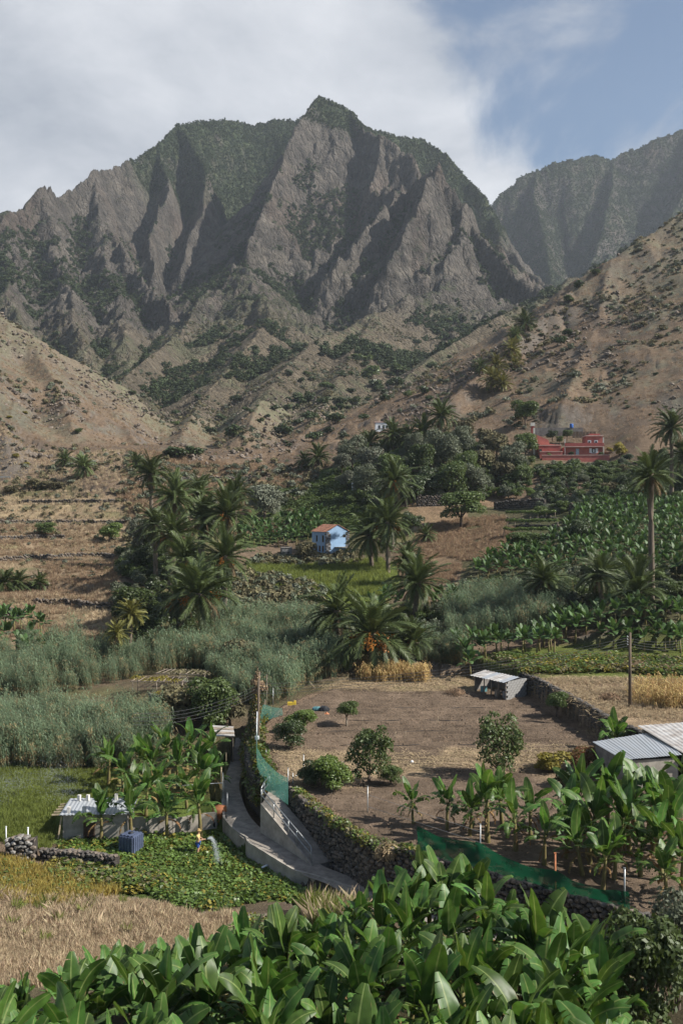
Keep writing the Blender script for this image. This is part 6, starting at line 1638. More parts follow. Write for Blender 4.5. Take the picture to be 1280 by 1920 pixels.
# ------------------------------------------------------------------ sheds and huts
def corrugated(mb, a, b, c, d, waves, amp=.03, mi=0):
    """corrugated sheet over the quad a-b (low edge), d-c (high edge); ribs run from the low to the high edge"""
    a, b, c, d = map(Vector, (a, b, c, d)); nrm = (b - a).cross(d - a).normalized(); n = waves * 4; V = []
    for i in range(n + 1):
        t = i / n; off = nrm * amp * (1 if i % 4 in (1, 2) else 0)
        for s in (0, 1): V.append((a.lerp(b, t)).lerp(d.lerp(c, t), s) + off)
    mb.add(V, [(2 * i, 2 * i + 2, 2 * i + 3, 2 * i + 1) for i in range(n)], mi); return mb
# 1: rendered shed with corrugated roof at the garden
S0 = Vector((-18.7, 66.9, -22.5)); se = empty('garden_shed', S0, R(3), label='grey rendered shed with corrugated metal roof at the garden edge', cat='shed')
W_, D_, H_ = 4.3, 2.9, 2.15
for nm, c_, s_ in (('front_wall', (W_ / 2, .1, H_ / 2), (W_, .2, H_)), ('back_wall', (W_ / 2, D_ - .1, H_ / 2), (W_, .2, H_)), ('side_wall', (.1, D_ / 2, H_ / 2), (.2, D_ - .4, H_)), ('side_wall', (W_ - .1, D_ / 2, H_ / 2), (.2, D_ - .4, H_))):
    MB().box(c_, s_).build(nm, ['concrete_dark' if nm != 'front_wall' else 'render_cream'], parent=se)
MB().box((1.75, -.01, .85), (.75, .06, 1.7)).build('door', ['shutter_brown'], parent=se)
for k in range(6):
    x0, x1 = -.2 + k * .785, -.2 + (k + 1) * .785 + .05
    corrugated(MB(), (x0, -.25, H_ + .03 + .012 * (k % 2)), (x1, -.25, H_ + .03 + .012 * (k % 2)), (x1, D_ + .2, H_ + .2 + .012 * (k % 2)), (x0, D_ + .2, H_ + .2 + .012 * (k % 2)), 3).build('roof_sheet', ['metal_roof'], parent=se)
for k in range(5): MB().beam((-.75, .1 + k * .62, H_ - .02 - .01 * k), (.1, .1 + k * .62, H_ + .0), .09).build('rafter_end', ['wood_pale'], parent=se)
MB().beam((-.35, .0, .2), (-.1, .05, H_ - .1), .1).build('prop', ['wood_pale'], parent=se)
bm_ = MB(); bm_.box((0, 0, 0), (.2, .2, .4)); BLK = bm_.mesh('concrete_block', ['white_block'])
for k, (x, y) in enumerate([(.55, 2.6), (1.15, 2.6), (2.0, 2.65), (3.1, 2.7), (.35, .25), (1.35, .3), (2.3, .3), (4.0, 2.6)]):
    p = se.matrix_world if False else Matrix.Translation(S0) @ Matrix.Rotation(R(3), 4, 'Z')
    q = p @ Vector((x, y, H_ + .05 + .19 + .17 * y / D_)); 
    put('concrete_block', BLK, q, (0, 0, random.uniform(-.3, .3)), (1, 1, 1), label='pale block weighing down the corrugated roof, ' + ('first of the back row', 'second of the back row', 'third of the back row', 'fourth of the back row', 'first of the front row', 'second of the front row', 'third of the front row', 'last of the back row')[k], cat='block', group='blocks on the shed roof')
# concrete wall that carries on to the right of the shed
cw = [Vector((-14.35, 67.6, 0)), Vector((-11.6, 68.4, 0)), Vector((-8.7, 69.6, 0))]
ce = empty('garden_wall', (cw[0].x, cw[0].y, -22.6), 0, label='grey rendered garden wall behind the bananas right of the shed', cat='wall'); co = ce.location.copy()
for a, b, h in ((cw[0], cw[1], 1.75), (cw[1], cw[2], 1.6)):
    k = 3
    for i in range(k):
        p, q = a.lerp(b, i / k), a.lerp(b, (i + 1) / k - .01)
        hh = h + random.uniform(-.08, .08); m0 = Vector((p.x, p.y, -22.6 + hh / 2)) - co; m1 = Vector((q.x, q.y, -22.6 + hh / 2)) - co
        MB().beam(m0, m1, .2, hh).build('wall_panel', ['render_cream' if i % 2 else 'concrete'], parent=ce)
wire([P(305, 1475, 71), P(418, 1468, 72.5)], 'grey pipe rail stretched behind the bananas to the path', .035, 'galvanised', 'pipe_rail', 'pipe')
# 2: block shed at the back of the field
K = [Vector((15.7, 95, -18.2)), Vector((13.24, 98.9, -18.1)), Vector((15.3, 100.6, -18.1)), Vector((17.9, 96.9, -18.2))]
ke2 = empty('block_shed', K[0], 0, label='small open block shed with rusty tin roof at the back of the field', cat='shed'); ko2 = K[0].copy()
def wallseg(parent, org, a, b, z0, z1, t, mat, name):
    a, b = Vector(a), Vector(b); return MB().beam(Vector((a.x, a.y, (z0 + z1) / 2)) - org, Vector((b.x, b.y, (z0 + z1) / 2)) - org, t, z1 - z0).build(name, [mat], parent=parent)
HB = 2.0
# blocks of the lit wall, one by one
u = (K[3] - K[0]); u.z = 0; L_ = u.length; u.normalize()
blk = MB().box((0, 0, 0), (.46, .2, .215)).mesh('block', ['block_grey'])
for r_ in range(9):
    x = .23 + (-.12 if r_ % 2 else .11)
    while x < L_ - .1:
        c_ = K[0] + u * x + Vector((0, 0, .12 + r_ * .225)); put('block', blk, c_ - ko2, (0, 0, math.atan2(u.y, u.x)), (1, random.uniform(.95, 1.06), 1), parent=ke2); x += .475
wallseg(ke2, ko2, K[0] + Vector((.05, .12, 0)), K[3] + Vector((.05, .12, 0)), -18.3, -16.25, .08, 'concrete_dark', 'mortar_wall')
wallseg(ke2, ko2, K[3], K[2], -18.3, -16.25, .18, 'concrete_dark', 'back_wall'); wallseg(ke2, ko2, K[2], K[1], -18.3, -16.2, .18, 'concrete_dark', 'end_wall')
fd = (K[1] - K[0]); fd.z = 0; 
for t in (.0, .22, .45, .68, .98): p = K[0] + fd * t; MB().tube([p - ko2 + Vector((-.05, 0, 0)), p - ko2 + Vector((-.05, 0, 1.95))], .06, 6).build('post', ['wood_grey'], parent=ke2)
for t, m in ((.1, 'block_grey'), (.35, 'wood_grey'), (.8, 'teal_plastic')):
    p = K[0] + fd * t + Vector((.3, .2, .5)); MB().box(p - ko2, (.5, .4, 1.0), rz=.5).build('stored_board', [m], parent=ke2)
out = Vector((fd.y, -fd.x, 0)).normalized() * -.45
if out.x > 0: out = -out
for k in range(6):
    t0, t1 = k / 6 * 1.1 - .05, (k + 1) / 6 * 1.1 - .045
    a = K[0] + fd * t0 + out; b = K[0] + fd * t1 + out; bk = u * (L_ * .62)
    j = random.uniform(-.02, .02)
    corrugated(MB(), a - ko2 + Vector((0, 0, 2.0 + j)), b - ko2 + Vector((0, 0, 2.0 + j)), b - ko2 - out + bk + Vector((0, 0, 2.3 + j)), a - ko2 - out + bk + Vector((0, 0, 2.3 + j)), 2, .035).build('roof_sheet', ['metal_roof_old' if k % 3 else 'metal_roof'], parent=ke2)
# 3: metal-roofed shed on the right
M0 = [Vector((18.25, 72.5, -16.75)), Vector((19.0, 67.2, -16.75)), Vector((23.2, 68.0, -16.6)), Vector((24.0, 74.8, -16.45))]
m0 = Vector((19.0, 68, -19.3)); me3 = empty('metal_roof_shed', m0, 0, label='pale walled shed under a grey corrugated metal roof at the right edge', cat='shed')
for a, b, nm in ((M0[0], M0[1], 'side_wall'), (M0[1], M0[2], 'front_wall'), (M0[2], M0[3], 'far_wall'), (M0[3], M0[0], 'back_wall')):
    ce_ = (M0[0] + M0[2]) / 2; a2, b2 = a.lerp(ce_, .1), b.lerp(ce_, .1)
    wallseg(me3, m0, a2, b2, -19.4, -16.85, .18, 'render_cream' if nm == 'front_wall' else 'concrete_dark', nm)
for k in range(5):
    t0, t1 = k / 5, (k + 1) / 5 + .006; j = .012 * (k % 2)
    corrugated(MB(), M0[1].lerp(M0[2], t0) - m0 + Vector((0, 0, j)), M0[1].lerp(M0[2], t1) - m0 + Vector((0, 0, j)), M0[0].lerp(M0[3], t1) - m0 + Vector((0, 0, j)), M0[0].lerp(M0[3], t0) - m0 + Vector((0, 0, j)), 4, .03).build('roof_sheet', ['metal_roof'], parent=me3)
n0 = Vector((24.1, 70, -19.2)); me4 = empty('side_shed', n0, 0, label='lower lean-to with pale sheet roof joined to the metal-roofed shed', cat='shed')
Q = [Vector((22.4, 75.4, -16.2)), Vector((23.45, 67.6, -16.55)), Vector((29, 68.5, -16.5)), Vector((30, 77.0, -16.0))]
for k in range(6):
    t0, t1 = k / 6, (k + 1) / 6 + .005
    corrugated(MB(), Q[1].lerp(Q[2], t0) - n0, Q[1].lerp(Q[2], t1) - n0, Q[0].lerp(Q[3], t1) - n0, Q[0].lerp(Q[3], t0) - n0, 3, .03).build('roof_sheet', ['metal_roof_old'], parent=me4)
wallseg(me4, n0, Q[1] + Vector((.3, .3, 0)), Q[2] + Vector((0, .3, 0)), -19.3, -16.75, .18, 'concrete', 'front_wall'); wallseg(me4, n0, Q[0] + Vector((.3, -.3, 0)), Q[3] + Vector((0, -.3, 0)), -19.3, -16.4, .18, 'concrete', 'back_wall')
tb = P(1262, 1378, 75.5); MB().box((0, 0, .2), (.9, .5, .4)).box((0, 0, .45), (1.1, .7, .1)).build('terracotta_chimney', ['terracotta'], loc=tb, label='terracotta chimney cap behind the metal roofs', cat='chimney')
# 4: covered walkway beside the path
w0 = Vector((-9.2, 83.5, -20.6)); le = empty('covered_walkway', w0, R(8), label='low dark lean-to with patched grey board roof beside the path', cat='lean-to')
for k in range(5): MB().box((-.75, -1.6 + k * .8, 2.25 + .02 * (k % 2)), (1.9, .72, .05), rz=random.gauss(0, .05), ry=.06).build('roof_board', ['wood_grey' if k % 2 else 'metal_roof_old'], parent=le)
for x, y in ((.05, -1.7), (.05, .2), (.05, 1.9), (-1.5, -1.7), (-1.5, 1.9)): MB().tube([(x, y, -.1), (x, y, 2.2)], .05, 6).build('post', ['wood_grey'], parent=le)
MB().box((-.05, .1, 1.0), (.06, 3.5, 2.0)).build('side_panel', ['black_plastic'], parent=le); MB().box((-1.5, .1, 1.0), (.06, 3.5, 2.0)).build('side_panel', ['wood_grey'], parent=le)
# 5: ruined trellises
for q, (px, py, Y, w, lb) in enumerate([(345, 1282, 103, 5.0, 'topmost, nearest the canes'), (300, 1305, 99.5, 5.0, 'left, above the leaning canes'), (365, 1315, 98, 4.6, 'middle, over dark stones'), (345, 1338, 95.5, 4.4, 'lowest, above the brown bush')]):
    b = P(px, py, Y); b.z = gz(b.x, Y); te = empty('trellis', b, R(6 * q - 8), label='old weathered pergola frame on the terraces, ' + lb, cat='trellis', group='old pergola frames')
    for x in (-w / 2, 0, w / 2):
        for y in (-1.2, 1.2): MB().tube([(x, y, -.2), (x + random.gauss(0, .06), y, 1.25)], .05, 5).build('post', ['wood_grey'], parent=te)
    for y in (-1.2, 1.2): MB().beam((-w / 2 - .2, y, 1.28), (w / 2 + .2, y, 1.28 + random.gauss(0, .06)), .08).build('rail', ['wood_grey'], parent=te)
    for k in range(9): x = -w / 2 + w * k / 8; MB().beam((x, -1.5, 1.36), (x + random.gauss(0, .15), 1.5, 1.36), .05).build('slat', ['wood_grey'], parent=te)
    put('creeper', quads_mesh('creeper', leaf_cloud(500, [(random.uniform(-w / 2, w / 2), random.uniform(-1, 1), 1.3, .8, .7, .22) for _ in range(5)], .11, q), ['leaf_yellowgreen' if q % 2 else 'leaf_scrub']), parent=te)
for q, (px, py) in enumerate([(330, 1325), (375, 1300), (350, 1345)]):
    h = hit(px, py, 80); stone_wall([(h.x - 2.6, h.y), (h.x + 2.6, h.y - .4)], lambda x, y, h=h: h.z + 1.1, -1, .45, 'dark rough stone wall among the ruined trellises, ' + ('left', 'upper', 'lower')[q], ('stone_dark',), 60, .5, zbase=lambda x, y, h=h: h.z - .6)
# ------------------------------------------------------------------ houses
def frame_M(c, ux):
    """local x along ux, local y away from the viewer, z up"""
    x = Vector((ux[0], ux[1], 0)).normalized(); y = Vector((-x.y, x.x, 0)); 
    return math.atan2(x.y, x.x)
# white-blue gabled house
hc = Vector((-2.82, 188, -8.0)); ux = Vector((4.35, 2.0, 0)); a = math.atan2(ux.y, ux.x); Wg = 4.75; Ld = 7.0; He = 4.3; Hr = 5.55
bh = empty('blue_white_house', hc, a, label='blue-white gabled house with stone quoins and red tile roof among the palms', cat='house')
mb = MB()
t = .25
mb.box((t / 2, Ld / 2, He / 2), (t, Ld, He)); mb.build('long_wall', ['blue_white'], parent=bh)
MB().box((Wg - t / 2, Ld / 2, He / 2), (t, Ld, He)).build('far_wall', ['blue_white'], parent=bh)
for nm, y in (('gable_wall', .003), ('back_gable', Ld - t - .003)):
    V = [(t, y, 0), (Wg - t, y, 0), (Wg - t, y, He), (Wg / 2, y, Hr), (t, y, He)]; V2 = [(v[0], v[1] + t, v[2]) for v in V]
    MB().add(V + V2, [(0, 1, 2, 3, 4), (9, 8, 7, 6, 5)] + [(i, i + 5, (i + 1) % 5 + 5, (i + 1) % 5) for i in range(5)]).build(nm, ['blue_white'], parent=bh)
re2 = put('roof', None, parent=bh)
sl = math.atan2(Hr - He, Wg / 2)
for s in (-1, 1):
    for k in range(9):
        y0 = -.15 + k * (Ld + .3) / 9
        x0, x1 = (-.25, Wg / 2) if s < 0 else (Wg + .25, Wg / 2)
        z0 = He - .25 * math.tan(sl) + .04
        corrugated(MB(), (x0, y0 if s > 0 else y0 + (Ld + .3) / 9, z0), (x0, y0 + (Ld + .3) / 9 if s > 0 else y0, z0), (x1, y0 + (Ld + .3) / 9 if s > 0 else y0, Hr + .05), (x1, y0 if s > 0 else y0 + (Ld + .3) / 9, Hr + .05), 3, .06).build('tile_course', ['roof_tile'], parent=re2)
# quoins on both corners of the gable
for cx in (0, Wg):
    z = 0; k = 0
    while z < He - .1:
        h_ = random.uniform(.22, .36); w_ = random.uniform(.35, .75)
        for j in range(2):
            o_ = MB().box((cx + (w_ / 2 - .02 if cx == 0 else -w_ / 2 + .02) + (j * .3 if cx == 0 else -j * .3), -.02 - .012 * j, z + h_ / 2), (w_ * (.6 + .4 * random.random()), .07, h_ * .8)); o_.build('quoin', ['stone_dark' if (k + j) % 3 else 'stone_grey'], parent=bh)
        if cx == 0:
            MB().box((-.02, w_ * .45, z + h_ / 2), (.07, w_, h_ * .8)).build('quoin', ['stone_dark' if k % 2 else 'stone_grey'], parent=bh)
        z += h_; k += 1
for y, z, h_, w_ in ((1.6, 2.9, 1.3, .7), (4.6, 2.9, 1.2, .6), (1.6, 1.0, 1.1, .7), (3.2, 1.0, 1.1, .6), (4.8, 1.0, 1.1, .6)):
    w = MB().box((-.02, y, z), (.08, w_, h_)).build('window', ['shutter_brown'], parent=bh); MB().box((-.045, y, z), (.05, w_ * .7, h_ * .8)).build('pane', ['window_dark'], parent=w)
w = MB().box((Wg * .78, -.012, 3.45), (.55, .05, .5)).build('window', ['shutter_brown'], parent=bh); MB().box((Wg * .78, -.03, 3.45), (.38, .05, .36)).build('pane', ['window_dark'], parent=w)
MB().box((Wg * .62, -.5, 1.35), (2.6, 1.2, .1)).build('porch_slab', ['concrete'], parent=bh)
# grey hut
def hut(px, py, Y, w, d, h, mat, label, rz=0, name='hut', win=True, roofmat='concrete'):
    b = P(px, py, Y); b.z = min(gz(b.x, Y), b.z) - .3; e = empty(name, b, rz, label=label, cat='hut')
    MB().box((0, d / 2, h / 2), (w, d, h)).build('wall', [mat], parent=e); MB().box((0, d / 2, h + .06), (w + .2, d + .2, .13)).build('roof', [roofmat], parent=e)
    if win: MB().box((w * .12, -.01, h * .6), (.45, .06, .45)).build('window', ['window_dark'], parent=e)
    return e
hut(538, 1043, 186, 1.9, 2.0, 2.3, 'block_grey', 'tiny grey block hut left of the blue-white house', R(12))
hut(668, 904, 226, 2.2, 2.4, 2.6, 'white_paint', 'small white hut corner showing among the grey trees', R(-10), win=False)
# white house on the slope
b = hit(720, 806, 225); b.z = P(720, 806, b.y).z - .6
wm = b.y / F
e = empty('white_house', b, 0, label='small white flat-roofed house on the slope above the thicket', cat='house')
MB().box((0, 2.5, 1.5), (33 * wm, 5, 3.0)).build('wall', ['white_paint'], parent=e); MB().box((0, 2.5, 3.1), (36 * wm, 5.3, .35)).build('roof_edge', ['pink_cap'], parent=e)
for x in (-9, -1, 5, 11):
    w = MB().box((x * wm, -.02, 1.55), (3.2 * wm, .08, 1.0)).build('window', ['window_dark'], parent=e); MB().box((x * wm, -.05, 1.0), (4 * wm, .1, .1)).build('sill', ['pink_cap'], parent=w)
# red house: px -> local metres at its distance
RY = 238.0; s_ = RY / F
r0 = P(1072, 863, RY); rh = empty('red_house', r0, R(-4), label='large red flat-roofed house with terraces under the dry hill', cat='house')
def RB(name, x0, x1, y0, y1, d0, d1, mat, parent=rh):
    """box given by photo columns x0..x1, rows y0 (top)..y1 (bottom) and depth range"""
    return MB().box((((x0 + x1) / 2 - 1072) * s_, (d0 + d1) / 2, (863 - (y0 + y1) / 2) * s_), ((x1 - x0) * s_, d1 - d0, (y1 - y0) * s_)).build(name, [mat], parent=parent)
RB('terrace_wall', 1015, 1139, 854.5, 868, -1.2, -.8, 'red_paint'); RB('terrace_coping', 1014.5, 1139.5, 853.3, 854.5, -1.3, -.7, 'pink_cap')
RB('foundation', 1016, 1138, 858, 875, -.8, 9, 'concrete_dark')
RB('ground_floor', 1060, 1130, 837, 858, 1.5, 8, 'red_paint')
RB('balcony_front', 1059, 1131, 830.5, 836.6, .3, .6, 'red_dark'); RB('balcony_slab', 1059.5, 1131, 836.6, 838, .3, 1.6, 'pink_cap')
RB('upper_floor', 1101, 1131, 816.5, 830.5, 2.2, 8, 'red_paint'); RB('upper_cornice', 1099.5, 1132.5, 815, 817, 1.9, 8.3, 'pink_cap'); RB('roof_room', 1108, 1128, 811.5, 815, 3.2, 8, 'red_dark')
RB('corner_pilaster', 1130.8, 1132.6, 820, 858, 1.35, 1.9, 'white_block')
for x in (1106.5, 1119):
    w = RB('window', x - 3.2, x + 3.2, 824.5, 831, 2.08, 2.25, 'white_paint'); RB('pane', x - 1.8, x + 1.8, 826, 830, 2.0, 2.1, 'window_dark', w)
w = RB('window', 1110, 1117, 840.5, 848, 1.4, 1.6, 'window_dark'); RB('shutter', 1105.5, 1110, 840, 848.4, 1.3, 1.45, 'white_paint', w); RB('shutter', 1117, 1121.5, 840, 848.4, 1.3, 1.45, 'white_paint', w); RB('sill', 1108, 1119, 848.4, 849.4, 1.2, 1.5, 'white_paint', w); RB('curtain', 1112.2, 1114.6, 842, 847, 1.33, 1.42, 'white_paint', w)
RB('door', 1080.5, 1086.5, 840.5, 852, 1.4, 1.6, 'shutter_blue'); RB('pergola_post', 1058.6, 1060, 823, 858, .6, .9, 'white_block')
# stepped annex on the left with sloping parapet
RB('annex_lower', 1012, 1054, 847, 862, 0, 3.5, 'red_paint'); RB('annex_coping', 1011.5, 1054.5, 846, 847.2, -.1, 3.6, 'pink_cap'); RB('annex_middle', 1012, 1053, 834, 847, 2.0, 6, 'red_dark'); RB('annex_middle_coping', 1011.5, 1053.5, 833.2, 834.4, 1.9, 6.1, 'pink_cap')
V = [(1006, 812), (1008, 812), (1032, 822), (1034, 830), (1056, 832), (1056, 836), (1006, 836)]
mb = MB(); vv = [(((x - 1072) * s_), d, (863 - y) * s_) for d in (4.0, 4.6) for x, y in V]; n = len(V)
mb.add(vv, [tuple(range(n))[::-1], tuple(range(n, 2 * n))] + [(i, (i + 1) % n, n + (i + 1) % n, n + i) for i in range(n)]); mb.build('stair_parapet', ['red_paint'], parent=rh)
RB('arch_door', 1009, 1015, 830, 836, 3.9, 4.05, 'window_dark'); RB('side_door', 1012.5, 1017.5, 841, 847, 1.9, 2.02, 'window_dark')
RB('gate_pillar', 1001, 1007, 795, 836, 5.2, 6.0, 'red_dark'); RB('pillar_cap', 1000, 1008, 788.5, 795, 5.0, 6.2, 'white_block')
RB('side_coping', 1003, 1006, 800, 860, 3.0, 3.4, 'white_block')
RB('rear_wall', 1008, 1104, 796, 812, 9.0, 9.4, 'concrete_dark')
for k in range(7): RB('fence_panel', 1083 + k * 6.5, 1088.5 + k * 6.5, 804, 816, 8.4, 8.6, 'wood_pole')
# barrel and shrubs by the house
bb = r0 + Matrix.Rotation(R(-4), 3, 'Z') @ Vector(((1082 - 1072) * s_, 9.2, (863 - 796) * s_ - .02)); mb = MB().tube([(0, 0, 0), (0, 0, .1), (0, 0, .5), (0, 0, .9), (0, 0, 1.0)], [.42, .45, .46, .45, .4], 12)
mb.build('blue_barrel', ['blue_barrel'], loc=bb, label='blue barrel standing on the wall behind the red house', cat='barrel')
for q, (x, y, r_, d, k, lb) in enumerate([(1035, 812, 14, 7.2, 'dark', 'dark tree behind the red stair parapet'), (1062, 812, 13, 7.0, 'mid', 'green tree between the two blocks of the red house'), (1048, 822, 9, 4.8, 'mid', 'small bush leaning over the red annex'), (1070, 850, 8, 0.3, 'dark', 'dark bush in front of the red ground floor'), (1030, 852, 5, -.3, 'bright', 'tiny potted bush on the red terrace'), (1125, 850, 7, 0, 'mid', 'bush by the right corner of the red house'), (1098, 856, 4, -.3, 'bright', 'tiny bush under the shuttered window'), (1142, 840, 9, 3, 'yellow', 'yellowish bush right of the red house')]):
    p = P(x, y + r_ * .9, RY + d); rx = r_ * s_; tree(p, rx, k, lb, rx * .9, name='shrub', cat='shrub', lift=.05)
# road and guard rail on the left
g_ = hit(-30, 898, 150); 
gr = empty('guard_rail', (P(-40, 897, 225).x, 225, gz(P(-40, 897, 225).x, 225)), 0, label='grey guard rail of the road at the left edge', cat='guard rail'); g0 = gr.location.copy()
pts = []
for px in (-60, -40, -20, 0, 20): h = hit(px, 899, 150); pts.append(h)
for p in pts: MB().box((p - g0) + Vector((0, 0, .35)), (.15, .15, .9)).build('post', ['galvanised'], parent=gr)
for a, b in zip(pts[:-1], pts[1:]): MB().beam((a - g0) + Vector((0, -.1, .65)), (b - g0) + Vector((0, -.1, .65)), .06, .32).build('rail', ['galvanised'], parent=gr)

# ------------------------------------------------------------------ vine rows
for q, (y, x0, x1) in enumerate([(962, 948, 1040), (978, 950, 1045), (995, 945, 1048)]):
    h0, h1 = hit(x0, y + 12, 120), hit(x1, y + 12, 120); c0 = (h0 + h1) / 2; ve_ = empty('vine_row', c0, 0, label=('topmost', 'middle', 'lowest')[q] + ' trained vine row on the terraces below the red house', cat='vine row', group='vine rows')
    d = h1 - h0; lm = []
    for k in range(18): p = d * ((k + .5) / 18 - .5); lm.append((p.x, p.y, p.z + 1.35 + random.gauss(0, .05), .42, .6, .3))
    put('foliage', quads_mesh('foliage', leaf_cloud(2400, lm, .14, 70 + q, .5), ['leaf_bright']), parent=ve_)
    for k in range(7): p = d * (k / 6 - .5); MB().tube([(p.x, p.y, p.z - .3), (p.x, p.y, p.z + 1.4)], .06, 5).build('post', ['wood_grey'], parent=ve_)
    far = resample([h0, h1], 1.0); stone_wall([(p.x, p.y - 1.0) for p in far], lambda x, y: gz(x, y) + .5, -1, .5, 'low stone edge under the ' + ('topmost', 'middle', 'lowest')[q] + ' vine row', ('stone_dark', 'stone_brown'), 0, .4, cap=False)

# ------------------------------------------------------------------ the garden's things
# water tank: blue cube with ribs
tk = hit(246, 1600, 50); te = empty('water_tank', tk + Vector((0, 0, .1)), R(-24), label='blue-grey ribbed plastic water tank standing in the garden', cat='water tank')
mb = MB().box((0, 0, .62), (1.15, 1.15, 1.15)); bm = bmesh.new(); me = mb.mesh('tank', ['tank_blue']); bm.from_mesh(me); bmesh.ops.bevel(bm, geom=bm.edges[:], offset=.06, segments=2, affect='EDGES'); bm.to_mesh(me); bm.free()
put('tank_body', me, parent=te)
for k in range(5):
    x = -.46 + k * .23
    for y in (-.585, .585): MB().box((x, y, .62), (.12, .05, 1.02)).build('rib', ['tank_blue'], parent=te)
    for xx in (-.585, .585): MB().box((xx, x, .62), (.05, .12, 1.02)).build('rib', ['tank_blue'], parent=te)
for k in range(4): MB().box((-.42 + .28 * k, 0, 1.21), (.16, 1.0, .05)).build('top_rib', ['tank_blue'], parent=te)
MB().tube([(0, 0, 1.2), (0, 0, 1.3)], .16, 12).build('lid', ['black_plastic'], parent=te)
for x in (-.45, .45): MB().box((x, 0, -.02), (.14, 1.1, .14)).build('foot', ['black_plastic'], parent=te)
# cement mixer: orange drum lying on a frame
cm = hit(412, 1545, 50); ce2 = empty('cement_mixer', cm, R(30), label='rusty orange cement mixer drum at the foot of the path', cat='cement mixer')
dr = [Vector((-.5 + t * 1.0, 0, .75 + .22 * t)) for t in (0, .12, .3, .6, .85, 1.0)]
MB().tube(dr, [.2, .42, .5, .5, .36, .3], 16).build('drum', ['orange_paint'], parent=ce2)
MB().tube([dr[-1] - Vector((.02, 0, 0)), dr[-1] + Vector((.015, 0, .005))], .25, 16).build('mouth', ['window_dark'], parent=ce2)
for y in (-.45, .45):
    MB().tube([(-.5, y, 0), (0, y, .8), (.45, y, 0)], .035, 6).build('leg', ['orange_paint'], parent=ce2); MB().tube([(-.55, y * 1.1, .2), (-.55, y * 1.25, .2)], .2, 12).build('wheel', ['black_plastic'], parent=ce2)
MB().tube([(0, -.5, .8), (0, .5, .8)], .04, 6).build('axle', ['black_plastic'], parent=ce2)
# things lying in the field's far left corner
def sack(px, py, w, d, h, mat, label, name, cat, rz=0, ymin=60):
    p = hit(px, py, ymin); bm = bmesh.new(); bmesh.ops.create_icosphere(bm, subdivisions=2, radius=.5); r = random.Random(px)
    for v in bm.verts:
        v.co = Vector((v.co.x * w, v.co.y * d, max(-.3, v.co.z) * h + h * .3)) + Vector((r.gauss(0, .03), r.gauss(0, .03), r.gauss(0, .03)))
    me = bpy.data.meshes.new(name); bm.to_mesh(me); bm.free(); me.materials.append(MATS[mat])
    return put(name, me, p, (0, 0, rz), label=label, cat=cat)
sack(608, 1335, 1.0, .8, .7, 'black_plastic', 'dark plastic sack lying in the far left of the field', 'sack', 'sack'); sack(594, 1333, .9, .7, .55, 'teal_plastic', 'bluish plastic sack beside the dark one', 'sack', 'sack')
mb = MB().box((0, 0, .14), (.8, .3, .28)).box((.3, 0, .32), (.2, .25, .14)); mb.build('yellow_can', ['yellow_plastic'], loc=hit(547, 1322, 60), label='yellow plastic can in the far corner of the field', cat='can')
sack(612, 1341, .45, .4, .3, 'orange_paint', 'small reddish bundle in front of the dark sack', 'bundle', 'bundle')
sack(105, 1615, .55, .4, .4, 'white_paint', 'white plastic bag lying on the stone stub', 'plastic_bag', 'bag', ymin=58)
bp_ = hit(772, 1432, 60); bm = bmesh.new(); bmesh.ops.create_uvsphere(bm, u_segments=12, v_segments=8, radius=.13); me = bpy.data.meshes.new('ball'); bm.to_mesh(me); bm.free(); me.materials.append(MATS['white_paint']); put('ball', me, bp_ + Vector((0, 0, .12)), label='white ball lying on the straw of the field', cat='ball')
def pile(px, py, rpx, mat, label, ymin=60, n=900, sq=.5, leaf=.16):
    p = hit(px, py, ymin); r_ = rpx / F * p.y; me = quads_mesh('pile', leaf_cloud(n, [(0, 0, r_ * .05, r_, r_ * .8, r_ * sq), (r_ * .3, 0, 0, r_ * .7, r_ * .7, r_ * sq * .8)], leaf, px, .3, .12), [mat]); put('brush_pile', me, p, label=label, cat='brush pile')
pile(852, 1303, 21, 'brush', 'heap of dry brown brush left of the block shed'); pile(1142, 1312, 22, 'brush', 'heap of dry brush left of the wooden pole'); pile(1190, 1255, 30, 'brush', 'brown dead brush in the creepers behind the pole', 90); pile(1250, 1258, 24, 'brush', 'brown dead brush at the right of the creepers', 90)
pile(725, 1600, 22, 'straw', 'pale dry tussock hanging on the stone wall', 50, 700, .7, .2)
for q, (px, py) in enumerate([(110, 1640), (125, 1625), (140, 1650)]): pile(px, py, 13, 'brush', ('brown dead palm leaves heaped beside the stone stub', 'brown dead leaves on the garden bank', 'withered brown leaves below the garden bank')[q], 55, 400, .8, .22)
_t = rng.uniform(0, 1, 900); _bx = np.interp(_t, [0, .25, .5, .75, 1], [-4.9, -6.05, -6.85, -7.3, -7.0]); _by = 69.0 + 21 * _t; _w = rng.uniform(-.75, .35, 900)
scatter('creepers', 'ivy', np.stack([_bx + _w, _by + rng.normal(0, .2, 900), np.where(_w < -.1, -19.1 + (_by - 69) * .05 + _w * 2.1 + .25, field_z(_bx, _by) + .1)], -1), None, rng.uniform(.8, 1.7, 900), .35, label='yellow-green creepers hanging over the bank beside the path')
X = rng.uniform(-3, 4.5, 260); Y = np.interp(X, [-3.5, -.6, 1.5, 4.3], [67.6, 61.4, 57.6, 55.7]) + rng.uniform(.0, .9, 260)
scatter('creepers', 'ivy', np.stack([X, Y, field_z(X, Y) + .15], -1), None, rng.uniform(.5, 1.2, 260), .3, label='weeds along the top of the high stone wall')

